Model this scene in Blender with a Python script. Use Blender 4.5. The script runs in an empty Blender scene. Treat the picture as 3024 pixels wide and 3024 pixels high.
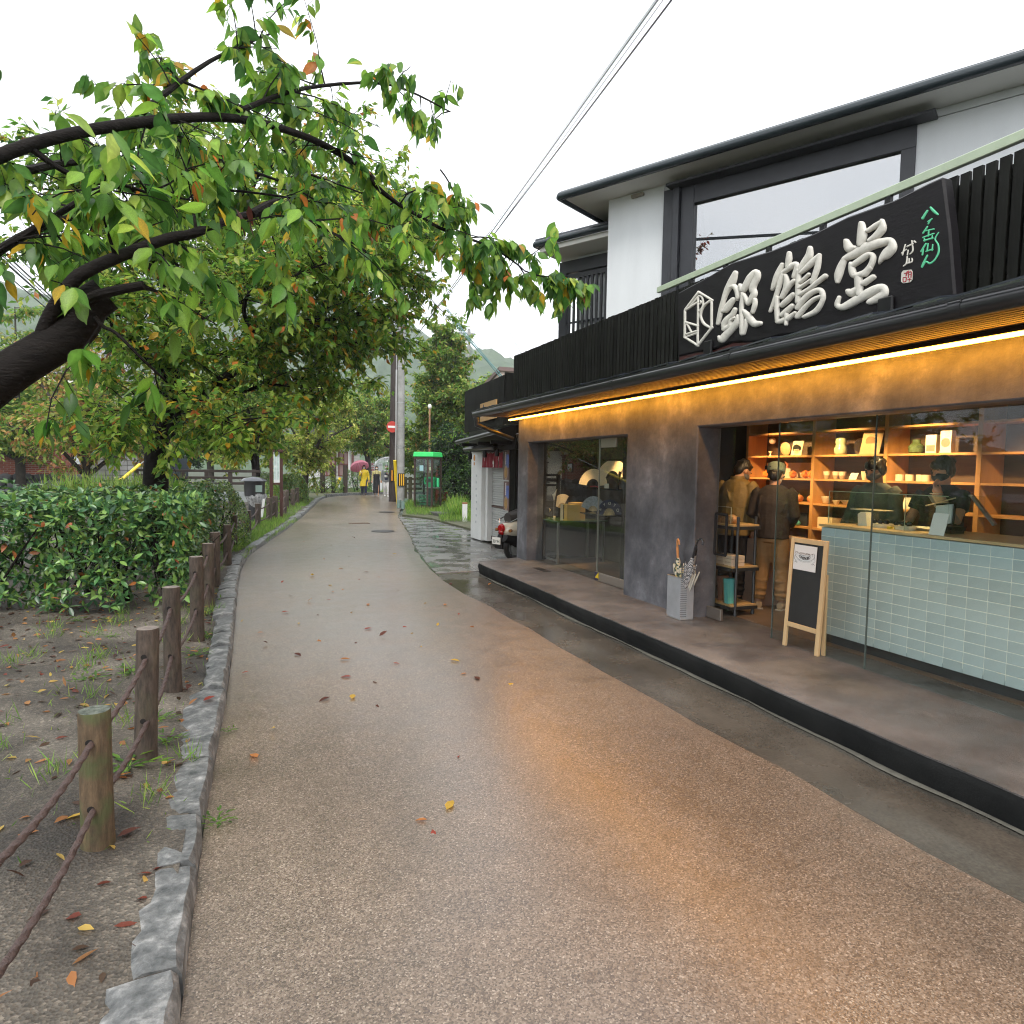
import bpy, bmesh, math, random
import numpy as np
from mathutils import Vector, Matrix
rnd = random.Random(11); nr = np.random.RandomState(5)
S = bpy.context.scene; COL = S.collection
rad = math.radians
HAZE = 0.0007
# ---------------------------------------------------------------- camera, world, light
FPX, CX, CY, EYE = 1960.0, 1512.0, 1511.5, 1.7
pit, rol, yaw = rad(3.74656), rad(0.88487), rad(21.6853)
cF = np.array([math.sin(yaw)*math.cos(pit), math.cos(yaw)*math.cos(pit), -math.sin(pit)])
_r = np.cross(cF, [0, 0, 1.0]); _r /= np.linalg.norm(_r); _u = np.cross(_r, cF)
cR = _r*math.cos(rol) + _u*math.sin(rol); cU = -_r*math.sin(rol) + _u*math.cos(rol)
cO = np.array([0, 0, EYE])
cam = bpy.data.cameras.new('camera'); camo = bpy.data.objects.new('camera', cam); COL.objects.link(camo)
cam.sensor_width = 36; cam.lens = 36*FPX/3024; cam.clip_start = .05; cam.clip_end = 3000
camo.matrix_world = Matrix(((cR[0], cU[0], -cF[0], 0), (cR[1], cU[1], -cF[1], 0), (cR[2], cU[2], -cF[2], EYE), (0, 0, 0, 1)))
S.camera = camo
# survey helpers: a sight line measured in the photograph, met with a known plane of the place
def sight(x, y): return cF + (x-CX)/FPX*cR - (y-CY)/FPX*cU
def gz(x, y, z=0.0): d = sight(x, y); return Vector(cO + d*((z-EYE)/d[2]))
def gx(x, y, X): d = sight(x, y); return Vector(cO + d*(X/d[0]))
def gy(x, y, Y): d = sight(x, y); return Vector(cO + d*(Y/d[1]))
def gp(x, y, p0, n): d = sight(x, y); n = np.array(n); return Vector(cO + d*(((np.array(p0)-cO)@n)/(d@n)))
S.render.engine = 'CYCLES'
S.view_settings.view_transform = 'Standard'; S.view_settings.look = 'None'
S.view_settings.exposure = 0.92; S.view_settings.gamma = 1
cy = S.cycles
cy.use_denoising = True; cy.filter_width = 1.1
try: cy.denoiser = 'OPENIMAGEDENOISE'
except Exception: pass
cy.use_adaptive_sampling = True; cy.adaptive_threshold = .02
cy.max_bounces = 7; cy.diffuse_bounces = 4; cy.glossy_bounces = 4; cy.transmission_bounces = 6; cy.transparent_max_bounces = 16; cy.volume_bounces = 0
cy.caustics_reflective = False; cy.caustics_refractive = False; cy.sample_clamp_indirect = 6
W = bpy.data.worlds.new('World'); S.world = W; W.use_nodes = True
nt = W.node_tree; nt.nodes.clear()
def N(t, ty, **k):
    n = t.nodes.new(ty)
    for a, v in k.items():
        if a[:2] == 'i_':
            key = a[2:]; key = int(key) if key.isdigit() else key.replace('_', ' ')
            n.inputs[key].default_value = v
        else: setattr(n, a, v)
    return n
sky = N(nt, 'ShaderNodeTexSky', sky_type='NISHITA', sun_disc=False); sky.sun_elevation = rad(52); sky.sun_rotation = rad(200); sky.dust_density = 4
tc = N(nt, 'ShaderNodeTexCoord'); ns = N(nt, 'ShaderNodeTexNoise', i_Scale=2.2, i_Detail=4.0)
mp = N(nt, 'ShaderNodeMapping'); mp.inputs['Scale'].default_value = (1, 1, 2.5)
nt.links.new(tc.outputs['Generated'], mp.inputs[0]); nt.links.new(mp.outputs[0], ns.inputs['Vector'])
cr = N(nt, 'ShaderNodeValToRGB'); cr.color_ramp.elements[0].position = .3; cr.color_ramp.elements[1].position = .75
cr.color_ramp.elements[0].color = (9.6, 10.0, 10.5, 1); cr.color_ramp.elements[1].color = (11.6, 11.7, 11.9, 1)
nt.links.new(ns.outputs[0], cr.inputs[0])
mx = N(nt, 'ShaderNodeMixRGB', i_Fac=.9); nt.links.new(sky.outputs[0], mx.inputs[1]); nt.links.new(cr.outputs[0], mx.inputs[2])
bg = N(nt, 'ShaderNodeBackground', i_Strength=.1); nt.links.new(mx.outputs[0], bg.inputs[0])
nt.links.new(bg.outputs[0], N(nt, 'ShaderNodeOutputWorld').inputs[0])
sl = bpy.data.lights.new('sun', 'SUN'); sl.energy = 1.4; sl.angle = rad(25); sl.color = (1, .96, .9)
so = bpy.data.objects.new('sun', sl); COL.objects.link(so); so.rotation_euler = (rad(90-52), 0, rad(180-200)); so.location = (0, 0, 30)
# ---------------------------------------------------------------- materials
MATS = {}
def M(name, col, rough=.6, metal=0., var=.0, vs=6., col2=None, bump=0., bs=30., stretch=None, orand=0., spec=.5, detail=5., coat=0., rvar=0., attr=False, world=False, emit=None, sheen=0., trans=0.):
    if name in MATS: return MATS[name]
    m = bpy.data.materials.new(name); m.use_nodes = True; t = m.node_tree; b = t.nodes['Principled BSDF']; L = t.links.new
    b.inputs['Roughness'].default_value = rough; b.inputs['Metallic'].default_value = metal
    b.inputs['Specular IOR Level'].default_value = spec; b.inputs['Coat Weight'].default_value = coat; b.inputs['Sheen Weight'].default_value = sheen
    c4 = (*col, 1)
    if world: src = N(t, 'ShaderNodeNewGeometry').outputs['Position']
    else: src = N(t, 'ShaderNodeTexCoord').outputs['Object']
    if stretch:
        q = N(t, 'ShaderNodeMapping'); q.inputs['Scale'].default_value = stretch; L(src, q.inputs[0]); src = q.outputs[0]
    out = None
    if attr: out = N(t, 'ShaderNodeVertexColor', layer_name='Col').outputs[0]
    if var or col2:
        n = N(t, 'ShaderNodeTexNoise', i_Scale=vs, i_Detail=detail, i_Roughness=.6); L(src, n.inputs['Vector'])
        r = N(t, 'ShaderNodeMapRange'); r.inputs[1].default_value = .3; r.inputs[2].default_value = .7; L(n.outputs[0], r.inputs[0])
        mxx = N(t, 'ShaderNodeMixRGB'); L(r.outputs[0], mxx.inputs[0])
        if out: 
            mm = N(t, 'ShaderNodeMixRGB', blend_type='MULTIPLY', i_Fac=1.0); L(out, mm.inputs[1]); L(r.outputs[0], mxx.inputs[0])
            mxx.inputs[1].default_value = (1-var,)*3+(1,); mxx.inputs[2].default_value = (1+var,)*3+(1,); L(mxx.outputs[0], mm.inputs[2]); out = mm.outputs[0]
        else:
            a = col2 or tuple(max(0, c*(1+var)) for c in col); d = col if col2 else tuple(c*(1-var) for c in col)
            mxx.inputs[1].default_value = (*d, 1); mxx.inputs[2].default_value = (*a, 1); out = mxx.outputs[0]
        if rvar:
            r2 = N(t, 'ShaderNodeMapRange'); r2.inputs[1].default_value = .3; r2.inputs[2].default_value = .7
            r2.inputs[3].default_value = max(.02, rough-rvar); r2.inputs[4].default_value = min(1, rough+rvar); L(n.outputs[0], r2.inputs[0]); L(r2.outputs[0], b.inputs['Roughness'])
    if orand:
        oi = N(t, 'ShaderNodeObjectInfo'); hs = N(t, 'ShaderNodeHueSaturation'); mr = N(t, 'ShaderNodeMapRange')
        mr.inputs[3].default_value = 1-orand; mr.inputs[4].default_value = 1+orand; L(oi.outputs['Random'], mr.inputs[0]); L(mr.outputs[0], hs.inputs['Value'])
        if out: L(out, hs.inputs['Color'])
        else: hs.inputs['Color'].default_value = c4
        out = hs.outputs[0]
    if out: L(out, b.inputs['Base Color'])
    else: b.inputs['Base Color'].default_value = c4
    if bump:
        n2 = N(t, 'ShaderNodeTexNoise', i_Scale=bs, i_Detail=6.0); L(src, n2.inputs['Vector'])
        bp = N(t, 'ShaderNodeBump', i_Strength=bump, i_Distance=.02); L(n2.outputs[0], bp.inputs['Height']); L(bp.outputs[0], b.inputs['Normal'])
    if emit: b.inputs['Emission Color'].default_value = (*emit[0], 1); b.inputs['Emission Strength'].default_value = emit[1]
    if trans:
        tr = N(t, 'ShaderNodeBsdfTranslucent'); ms = N(t, 'ShaderNodeMixShader', i_Fac=trans)
        if out: L(out, tr.inputs[0])
        else: tr.inputs[0].default_value = c4
        L(b.outputs[0], ms.inputs[1]); L(tr.outputs[0], ms.inputs[2]); L(ms.outputs[0], t.nodes['Material Output'].inputs[0])
    MATS[name] = m; return m
def mrange_(t, src, c, d):
    r = N(t, 'ShaderNodeMapRange'); r.inputs[3].default_value = c; r.inputs[4].default_value = d; t.links.new(src, r.inputs[0]); return r.outputs[0]
def glassmat(name, tint=(.95, .98, .96), ior=1.45, rough=0.0, boost=1.0):
    if name in MATS: return MATS[name]
    m = bpy.data.materials.new(name); m.use_nodes = True; t = m.node_tree; t.nodes.clear(); L = t.links.new
    f = N(t, 'ShaderNodeFresnel'); bf = mrange_(t, N(t, 'ShaderNodeNewGeometry').outputs['Backfacing'], ior, 1/ior); L(bf, f.inputs[0]); tr = N(t, 'ShaderNodeBsdfTransparent'); tr.inputs[0].default_value = (*tint, 1)
    g = N(t, 'ShaderNodeBsdfGlossy', i_Roughness=rough); ms = N(t, 'ShaderNodeMixShader')
    mu = N(t, 'ShaderNodeMath', operation='MULTIPLY', use_clamp=True); mu.inputs[1].default_value = boost; L(f.outputs[0], mu.inputs[0])
    L(mu.outputs[0], ms.inputs[0]); L(tr.outputs[0], ms.inputs[1]); L(g.outputs[0], ms.inputs[2])
    L(ms.outputs[0], N(t, 'ShaderNodeOutputMaterial').inputs[0]); MATS[name] = m; return m
# ---------------------------------------------------------------- mesh building
class MB:
    def __init__(s): s.v = []; s.f = []
    def add(s, vs, fs):
        o = len(s.v); s.v += [tuple(v) for v in vs]; s.f += [tuple(i+o for i in f) for f in fs]; return s
    def box(s, a, b, Mx=None):
        (x0, y0, z0), (x1, y1, z1) = a, b
        if x0 > x1: x0, x1 = x1, x0
        if y0 > y1: y0, y1 = y1, y0
        if z0 > z1: z0, z1 = z1, z0
        vs = [Vector(p) for p in ((x0, y0, z0), (x1, y0, z0), (x1, y1, z0), (x0, y1, z0), (x0, y0, z1), (x1, y0, z1), (x1, y1, z1), (x0, y1, z1))]
        if Mx is not None: vs = [Mx @ v for v in vs]
        return s.add(vs, [(0, 3, 2, 1), (4, 5, 6, 7), (0, 1, 5, 4), (1, 2, 6, 5), (2, 3, 7, 6), (3, 0, 4, 7)])
    def cbox(s, c, d, Mx=None):
        return s.box([c[i]-d[i]/2 for i in range(3)], [c[i]+d[i]/2 for i in range(3)], Mx)
    def tube(s, pts, r, n=8, cap=True):
        pts = [Vector(p) for p in pts]; k = len(pts); rs = r if isinstance(r, (list, tuple)) else [r]*k
        prev = None; vs = []; fs = []
        for i, p in enumerate(pts):
            d = (pts[min(i+1, k-1)]-pts[max(i-1, 0)])
            d = d.normalized() if d.length > 1e-9 else Vector((0, 0, 1))
            if prev is None: a = d.orthogonal().normalized()
            else:
                a = prev - d*prev.dot(d); a = a.normalized() if a.length > 1e-6 else d.orthogonal().normalized()
            prev = a; b = d.cross(a)
            vs += [p+(a*math.cos(2*math.pi*j/n)+b*math.sin(2*math.pi*j/n))*rs[i] for j in range(n)]
        for i in range(k-1):
            fs += [(i*n+j, i*n+(j+1) % n, (i+1)*n+(j+1) % n, (i+1)*n+j) for j in range(n)]
        if cap: fs += [tuple(range(n-1, -1, -1)), tuple((k-1)*n+j for j in range(n))]
        return s.add(vs, fs)
    def lathe(s, prof, c=(0, 0, 0), n=16, Mx=None, sx=1., sy=1.):
        vs = []; fs = []; k = len(prof)
        for r, z in prof: vs += [Vector((c[0]+r*sx*math.cos(2*math.pi*j/n), c[1]+r*sy*math.sin(2*math.pi*j/n), c[2]+z)) for j in range(n)]
        for i in range(k-1): fs += [(i*n+j, i*n+(j+1) % n, (i+1)*n+(j+1) % n, (i+1)*n+j) for j in range(n)]
        fs += [tuple(range(n-1, -1, -1)), tuple((k-1)*n+j for j in range(n))]
        if Mx is not None: vs = [Mx @ v for v in vs]
        return s.add(vs, fs)
    def ell(s, c, r, n=14, m=9, Mx=None):
        return s.lathe([(max(.02, math.sin(math.pi*i/m))*1.0, 0) for i in ()] or [(max(.001, math.sin(math.pi*i/m)), -math.cos(math.pi*i/m)) for i in range(m+1)], (0, 0, 0), n,
                       (Mx or Matrix()) @ Matrix.Translation(c) @ Matrix.Diagonal((*r, 1)))
    def stack(s, rings, n=18):     # rings of (z, cx, cy, rx, ry)
        vs = []; fs = []
        for z, x, y, rx, ry in rings: vs += [(x+rx*math.cos(2*math.pi*j/n), y+ry*math.sin(2*math.pi*j/n), z) for j in range(n)]
        for i in range(len(rings)-1): fs += [(i*n+j, i*n+(j+1) % n, (i+1)*n+(j+1) % n, (i+1)*n+j) for j in range(n)]
        fs += [tuple(range(n-1, -1, -1)), tuple((len(rings)-1)*n+j for j in range(n))]
        return s.add(vs, fs)
    def prism(s, poly, O, U, V, D):      # polygon in plane (O,U,V) pushed along vector D
        O, U, V, D = map(Vector, (O, U, V, D)); n = len(poly)
        a = [O+U*p[0]+V*p[1] for p in poly]; b = [p+D for p in a]
        fs = [tuple(range(n-1, -1, -1)), tuple(range(n, 2*n))]+[(i, (i+1) % n, n+(i+1) % n, n+i) for i in range(n)]
        return s.add(a+b, fs)
    def mesh(s, name, mat, smooth=False, bevel=0., fix=True):
        me = bpy.data.meshes.new(name); me.from_pydata([tuple(v) for v in s.v], [], s.f)
        if fix or bevel:
            bm = bmesh.new(); bm.from_mesh(me); bmesh.ops.recalc_face_normals(bm, faces=bm.faces)
            if bevel:
                es = [e for e in bm.edges if len(e.link_faces) == 2 and e.calc_face_angle(0) > .5]
                bmesh.ops.bevel(bm, geom=es, offset=bevel, segments=1, affect='EDGES', clamp_overlap=True)
            bm.to_mesh(me); bm.free()
        if mat: me.materials.append(mat)
        if smooth:
            me.shade_smooth()
            try: me.set_sharp_from_angle(angle=smooth if not isinstance(smooth, bool) else .75)
            except Exception: pass
        return me
    def build(s, name, mat, parent=None, smooth=False, bevel=0., **tags):
        return link(name, s.mesh(name, mat, smooth, bevel), parent, **tags)
def link(name, me, parent=None, label=None, cat=None, group=None, kind=None, loc=None):
    o = bpy.data.objects.new(name, me); COL.objects.link(o)
    if loc is not None: o.location = loc
    if parent is not None: o.parent = parent; o.matrix_parent_inverse = Matrix.Translation(-Vector(root_loc(parent)))
    tag(o, label, cat, group, kind); return o
ROOT = {}
def root_loc(p):
    if p.name in ROOT: return ROOT[p.name]
    return (0, 0, 0) if p.parent is None and p.type != 'EMPTY' else (0, 0, 0)
def tag(o, label=None, cat=None, group=None, kind=None):
    if label: o['label'] = label
    if cat: o['category'] = cat
    if group: o['group'] = group
    if kind: o['kind'] = kind
    return o
def thing(name, label, cat, loc=(0, 0, 0), group=None, kind=None):
    e = bpy.data.objects.new(name, None); COL.objects.link(e); e.empty_display_size = .2; e.location = loc; ROOT[e.name] = tuple(loc)
    return tag(e, label, cat, group, kind)
def copy_tree(o, parent=None, pinv=None):
    c = o.copy(); COL.objects.link(c)
    if parent is not None: c.parent = parent; c.matrix_parent_inverse = o.matrix_parent_inverse
    for ch in list(o.children): copy_tree(ch, c)
    return c
def text(body, size, O, U, V, mat, parent, name='lettering', depth=.001, align='CENTER'):
    c = bpy.data.curves.new(name, 'FONT'); c.body = body; c.size = size; c.extrude = depth; c.align_x = align; c.align_y = 'CENTER'; c.materials.append(mat)
    o = bpy.data.objects.new(name, c); COL.objects.link(o)
    U = Vector(U).normalized(); V = Vector(V).normalized(); Nn = U.cross(V)
    m = Matrix((U, V, Nn)).transposed().to_4x4(); m.translation = Vector(O); 
    o.matrix_world = m; me = bpy.data.meshes.new_from_object(o.evaluated_get(bpy.context.evaluated_depsgraph_get())); bpy.data.objects.remove(o); me.name = name; me.transform(m)
    return link(name, me, parent)
def xybox(mb, a, b, z0, z1, t):       # upright wall slab from a to b (xy), thickness t to the right of a->b
    a = Vector((*a, 0)); b = Vector((*b, 0)); d = (b-a).normalized(); n = Vector((d.y, -d.x, 0))*t
    p = [a, b, b+n, a+n]
    return mb.add([Vector((q.x, q.y, z0)) for q in p]+[Vector((q.x, q.y, z1)) for q in p], [(0, 3, 2, 1), (4, 5, 6, 7), (0, 1, 5, 4), (1, 2, 6, 5), (2, 3, 7, 6), (3, 0, 4, 7)])
def interp(pts, y):
    for (x0, y0), (x1, y1) in zip(pts, pts[1:]):
        if y <= y1: return x0+(x1-x0)*(y-y0)/(y1-y0)
    return pts[-1][0]
# ---------------------------------------------------------------- ground, road, pavement
def groundmat(name, fn):
    m = bpy.data.materials.new(name); m.use_nodes = True; t = m.node_tree; b = t.nodes['Principled BSDF']; p = N(t, 'ShaderNodeNewGeometry').outputs['Position']; fn(t, b, p, t.links.new); MATS[name] = m; return m
def ramp(t, src, stops):
    r = N(t, 'ShaderNodeValToRGB'); e = r.color_ramp.elements
    e[0].position, e[0].color = stops[0][0], (*stops[0][1], 1); e[1].position, e[1].color = stops[-1][0], (*stops[-1][1], 1)
    for q, c in stops[1:-1]: x = e.new(q); x.color = (*c, 1)
    t.links.new(src, r.inputs[0]); return r.outputs[0]
def mrange(t, src, a, b, c, d):
    r = N(t, 'ShaderNodeMapRange'); r.inputs[1].default_value = a; r.inputs[2].default_value = b; r.inputs[3].default_value = c; r.inputs[4].default_value = d
    t.links.new(src, r.inputs[0]); return r.outputs[0]
def noise(t, p, sc, det=4., rough=.55):
    n = N(t, 'ShaderNodeTexNoise', i_Scale=sc, i_Detail=det, i_Roughness=rough); t.links.new(p, n.inputs['Vector']); return n.outputs[0]
def mulc(t, a, b):
    m = N(t, 'ShaderNodeMixRGB', blend_type='MULTIPLY', i_Fac=1.0); t.links.new(a, m.inputs[1]); t.links.new(b, m.inputs[2]); return m.outputs[0]
def vor(t, p, sc, feat='F1', out='Color'):
    v = N(t, 'ShaderNodeTexVoronoi', i_Scale=sc, feature=feat); t.links.new(p, v.inputs['Vector']); return v
def road_nodes(t, b, p, L):
    v = vor(t, p, 170.); sep = N(t, 'ShaderNodeSeparateColor'); L(v.outputs['Color'], sep.inputs[0])
    st = ramp(t, sep.outputs[0], [(0, (.07, .052, .039)), (.3, (.12, .09, .066)), (.62, (.175, .135, .1)), (.88, (.215, .172, .132)), (.95, (.27, .225, .178)), (1, (.36, .305, .245))])
    big = noise(t, p, .55, 6.); mid = noise(t, p, 5., 4.)
    d = ramp(t, big, [(.3, (.72, .7, .7)), (.7, (1.12, 1.08, 1.05))]); d2 = ramp(t, mid, [(.3, (.85, .85, .85)), (.7, (1.1, 1.1, 1.1))])
    col = mulc(t, mulc(t, st, d), d2)
    ck = vor(t, p, .33, 'DISTANCE_TO_EDGE'); wob = noise(t, p, 3., 5.)
    e = mrange(t, ck.outputs['Distance'], .0, .0016, 0, 1); wv = N(t, 'ShaderNodeMixRGB', blend_type='ADD', i_Fac=.12); nz = N(t, 'ShaderNodeTexNoise', i_Scale=2.5, i_Detail=5.0); L(p, nz.inputs['Vector']); L(p, wv.inputs[1]); L(nz.outputs['Color'], wv.inputs[2]); L(wv.outputs[0], ck.inputs['Vector'])
    col = mulc(t, col, ramp(t, e, [(0, (.72, .7, .68)), (1, (1, 1, 1))])); L(col, b.inputs['Base Color'])
    r = N(t, 'ShaderNodeMath', operation='ADD'); L(mrange(t, big, .35, .65, .34, .42), r.inputs[0]); L(mrange(t, mid, .3, .7, -.04, .06), r.inputs[1]); L(r.outputs[0], b.inputs['Roughness'])
    bp = N(t, 'ShaderNodeBump', i_Strength=.2, i_Distance=.003); L(v.outputs['Distance'], bp.inputs['Height']); bp.invert = True
    bq = N(t, 'ShaderNodeBump', i_Strength=.12, i_Distance=.02); L(noise(t, p, 2.2, 3.), bq.inputs['Height']); L(bq.outputs[0], bp.inputs['Normal'])
    L(bp.outputs[0], b.inputs['Normal']); b.inputs['Specular IOR Level'].default_value = .6; L(mrange(t, big, .36, .62, .75, .5), b.inputs['Coat Weight']); b.inputs['Coat Roughness'].default_value = .25; L(bq.outputs[0], b.inputs['Coat Normal'])
def wetconc(c0, c1, r0, r1, wet=.5, sc=1.1, grain=60., bump=.15, gc=.18):
    def fn(t, b, p, L):
        a = noise(t, p, sc, 7., .62); g = noise(t, p, grain, 4.)
        c = mulc(t, ramp(t, a, [(.3, c0), (.7, c1)]), ramp(t, g, [(.3, (1-gc,)*3), (.7, (1+gc,)*3)]))
        L(c, b.inputs['Base Color']); L(mrange(t, noise(t, p, sc*1.7, 5.), wet-.08, wet+.08, r0, r1), b.inputs['Roughness'])
        bp = N(t, 'ShaderNodeBump', i_Strength=bump, i_Distance=.006); L(g, bp.inputs['Height']); L(bp.outputs[0], b.inputs['Normal'])
    return fn
groundmat('wet_aggregate', road_nodes)
groundmat('wet_concrete', wetconc((.04, .037, .031), (.1, .092, .078), .06, .28, .5))
groundmat('slab_concrete', wetconc((.1, .1, .098), (.21, .21, .205), .03, .38, .47, 1.3, 70., .08))
groundmat('step_top', wetconc((.055, .052, .051), (.165, .156, .152), .3, .6, .5, 1.6, 150., .6, .42))
groundmat('step_side', wetconc((.008, .009, .0095), (.02, .021, .021), .6, .8, .5, 2., 90., .3)); MATS['step_side'].node_tree.nodes['Principled BSDF'].inputs['Specular IOR Level'].default_value = .12
def soil_nodes(t, b, p, L):
    a = noise(t, p, 1.4, 6.); g = vor(t, p, 85.); sep = N(t, 'ShaderNodeSeparateColor'); L(g.outputs['Color'], sep.inputs[0])
    c = mulc(t, ramp(t, a, [(.32, (.028, .024, .02)), (.5, (.085, .074, .06)), (.7, (.2, .18, .15))]), ramp(t, sep.outputs[0], [(0, (.6, .6, .6)), (.8, (1.05, 1.03, 1.)), (1, (1.7, 1.65, 1.6))]))
    L(c, b.inputs['Base Color']); b.inputs['Roughness'].default_value = .72
    bp = N(t, 'ShaderNodeBump', i_Strength=.6, i_Distance=.012); L(g.outputs['Distance'], bp.inputs['Height']); L(bp.outputs[0], b.inputs['Normal'])
groundmat('sandy_soil', soil_nodes)
def kerb_nodes(t, b, p, L):
    a = noise(t, p, 9., 8., .7); w = noise(t, p, 40., 4.)
    L(mulc(t, ramp(t, a, [(.32, (.04, .045, .047)), (.52, (.14, .145, .145)), (.7, (.36, .36, .35))]), ramp(t, w, [(.3, (.75, .75, .75)), (.7, (1.2, 1.2, 1.2))])), b.inputs['Base Color'])
    b.inputs['Roughness'].default_value = .5
    bp = N(t, 'ShaderNodeBump', i_Strength=.8, i_Distance=.015); L(a, bp.inputs['Height']); L(bp.outputs[0], b.inputs['Normal'])
groundmat('granite', kerb_nodes)

LE = [(-.21, -4), (-.21, 3.4), (-.19, 4.2), (-.16, 5.3), (-.15, 7), (-.15, 10), (-.12, 11.6), (0, 13.3), (.38, 15.5), (.97, 18.7), (1.79, 23.8), (2.68, 29.9), (3.3, 34.), (4.1, 37.5)]
RE = [(2.86, -4), (2.84, 2.6), (2.80, 3.84), (2.76, 5.), (2.76, 6.), (2.76, 7.06), (2.72, 8.2), (2.68, 9.), (2.8, 10.7), (3.15, 13.25), (3.66, 15.9), (4.74, 22.5), (5.7, 26.5), (6.6, 29.5), (8.2, 33.), (11, 35.4)]
def le(y): return interp(LE, y)
def re(y): return interp(RE, y)
mb = MB(); mb.add([(-900, -60, -.12), (900, -60, -.12), (900, 1500, -.12), (-900, 1500, -.12)], [(0, 1, 2, 3)])
mb.build('ground', M('far_ground', (.05, .06, .035), .9, var=.3, vs=.4, world=True), kind='structure')
mb = MB(); ys = [-4+.4*i for i in range(104)]; rows = []
for i, y in enumerate(ys):
    a, b = le(y), re(y)+.012*math.sin(y*5.1)+.01*math.sin(y*11.7+1)
    rows.append([(a+(b-a)*k/6, y, .012*math.sin(math.pi*k/6)) for k in range(7)])
vs = [p for r in rows for p in r]; fs = [(i*7+k, i*7+k+1, i*7+8+k, i*7+7+k) for i in range(len(rows)-1) for k in range(6)]
mb.add(vs, fs)
q = len(mb.v); far = [(4.1, 37.2), (7.6, 33.0), (11, 35.4), (24, 40), (24, 45), (9, 41.2), (5.6, 39.6)]
mb.add([(x, y, .001) for x, y in far], [tuple(range(len(far)))])
road = mb.build('road', MATS['wet_aggregate'], kind='structure', smooth=True)
mb = MB(); yy = [-4+.5*i for i in range(60)]
mb.add([p for y in yy for p in ((re(y)-.25, y, -.006), (5.6, y, -.006))], [(2*i, 2*i+1, 2*i+3, 2*i+2) for i in range(len(yy)-1)])
apron = mb.build('gutter_apron', MATS['wet_concrete'], kind='structure')
# broken wet slabs between the road and the shuttered shop
yc = [10.3, 11.2, 12.3, 13.1, 14.4, 15.6, 16.6, 17.9, 19.4, 21.0, 22.3]
for i in range(len(yc)-1):
    nx = 3 if i < 6 else 2
    for k in range(nx):
        def ex(y, f): a = re(y)+.03; return a+(6.4 if y > 15.5 else 4.95)*f-a*f
        c = []
        for (yy_, f) in ((yc[i]+.008, k/nx), (yc[i]+.008, (k+1)/nx-.003), (yc[i+1], (k+1)/nx-.003), (yc[i+1], k/nx)):
            h = math.sin(yy_*7+round(f*nx)*3.1)*.22
            c.append((ex(yy_, f)+(h*.3 if 0 < round(f*nx) < nx else 0), yy_+h*.6*(1 if yc[0]+.1 < yy_ < 22 else 0)))
        t_ = MB(); z = .003+rnd.random()*.006
        t_.prism(c, (0, 0, z-.04), (1, 0, 0), (0, 1, 0), (0, 0, .04)); t_.build('paving_slab', MATS['slab_concrete'], apron, bevel=.006)
# step in front of the shop
mb = MB(); ed = [(3.42, -4)]+[(3.42+.012*math.sin(y*1.7)+rnd.uniform(-.006, .006), y) for y in [0.16*i for i in range(-18, 62)]]+[(3.43, 10.05), (3.5, 10.2), (4.35, 10.5), (4.75, 10.5), (4.75, -4)]
mb.prism(ed, (0, 0, .17), (1, 0, 0), (0, 1, 0), (0, 0, .01)); step = mb.build('step', MATS['step_top'], kind='structure')
mb = MB(); n0 = len(ed)-4
e2 = ed[:len(ed)-2]
mb.add([p for (x, y) in e2 for p in ((x+.004, y, .1685), (x-.012 if y < 10.1 else x, y+(.0 if y < 10.1 else .02), .13), (x+.03 if y < 10.1 else x, y, -.02))], [(3*i+k, 3*i+3+k, 3*i+4+k, 3*i+1+k) for i in range(len(e2)-1) for k in (0, 1)])
mb.build('step_face', MATS['step_side'], step, smooth=True)
mb = MB(); mb.add([p for (x, y) in e2[:-2] for p in ((x-.012-.014*math.sin(y*3)-.008*math.sin(y*7.7), y, .002), (x+.04, y, .004))], [(2*i, 2*i+1, 2*i+3, 2*i+2) for i in range(len(e2)-3)])
mb.build('mortar_line', M('mortar', (.12, .115, .095), .7, var=.25, vs=20, world=True), step)
mb = MB(); g0 = gz(1600, 1682, .18); mb.cbox((g0.x, g0.y, .1815), (.12, .42, .004)); mb.build('drain_cover', M('cast_iron', (.035, .034, .033), .5, .6, var=.3, vs=40), step)
# bed on the left
mb = MB(); gxn, gyn = 40, 110
def bedz(x, y):
    a = le(y)-.12
    return .068+.047*min(1, max(0, (a-x)/.5))+.03*math.sin(x*1.3+y*.7)+.025*math.sin(x*3.7+1)*math.sin(y*2.9)+.012*math.sin(x*9)*math.sin(y*8+x)
vs = []
for j in range(gyn+1):
    y = -4+j*(34/gyn)
    for i in range(gxn+1):
        f = i/gxn; x = (le(y)-.06)-(f**1.6)*9.5; vs.append((x, y, bedz(x, y)))
mb.add(vs, [(j*(gxn+1)+i, j*(gxn+1)+i+1, (j+1)*(gxn+1)+i+1, (j+1)*(gxn+1)+i) for j in range(gyn) for i in range(gxn)])
bed = mb.build('garden_bed', MATS['sandy_soil'], kind='structure', smooth=True)
mb = MB(); mb.add([(-60, 28, -.05), (1.5, 28, -.05), (1.5, 46, -.05), (-60, 46, -.05)], [(0, 1, 2, 3)]); mb.build('side_street', M('asphalt', (.075, .078, .085), .35, var=.25, vs=2, world=True), kind='structure')
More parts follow.
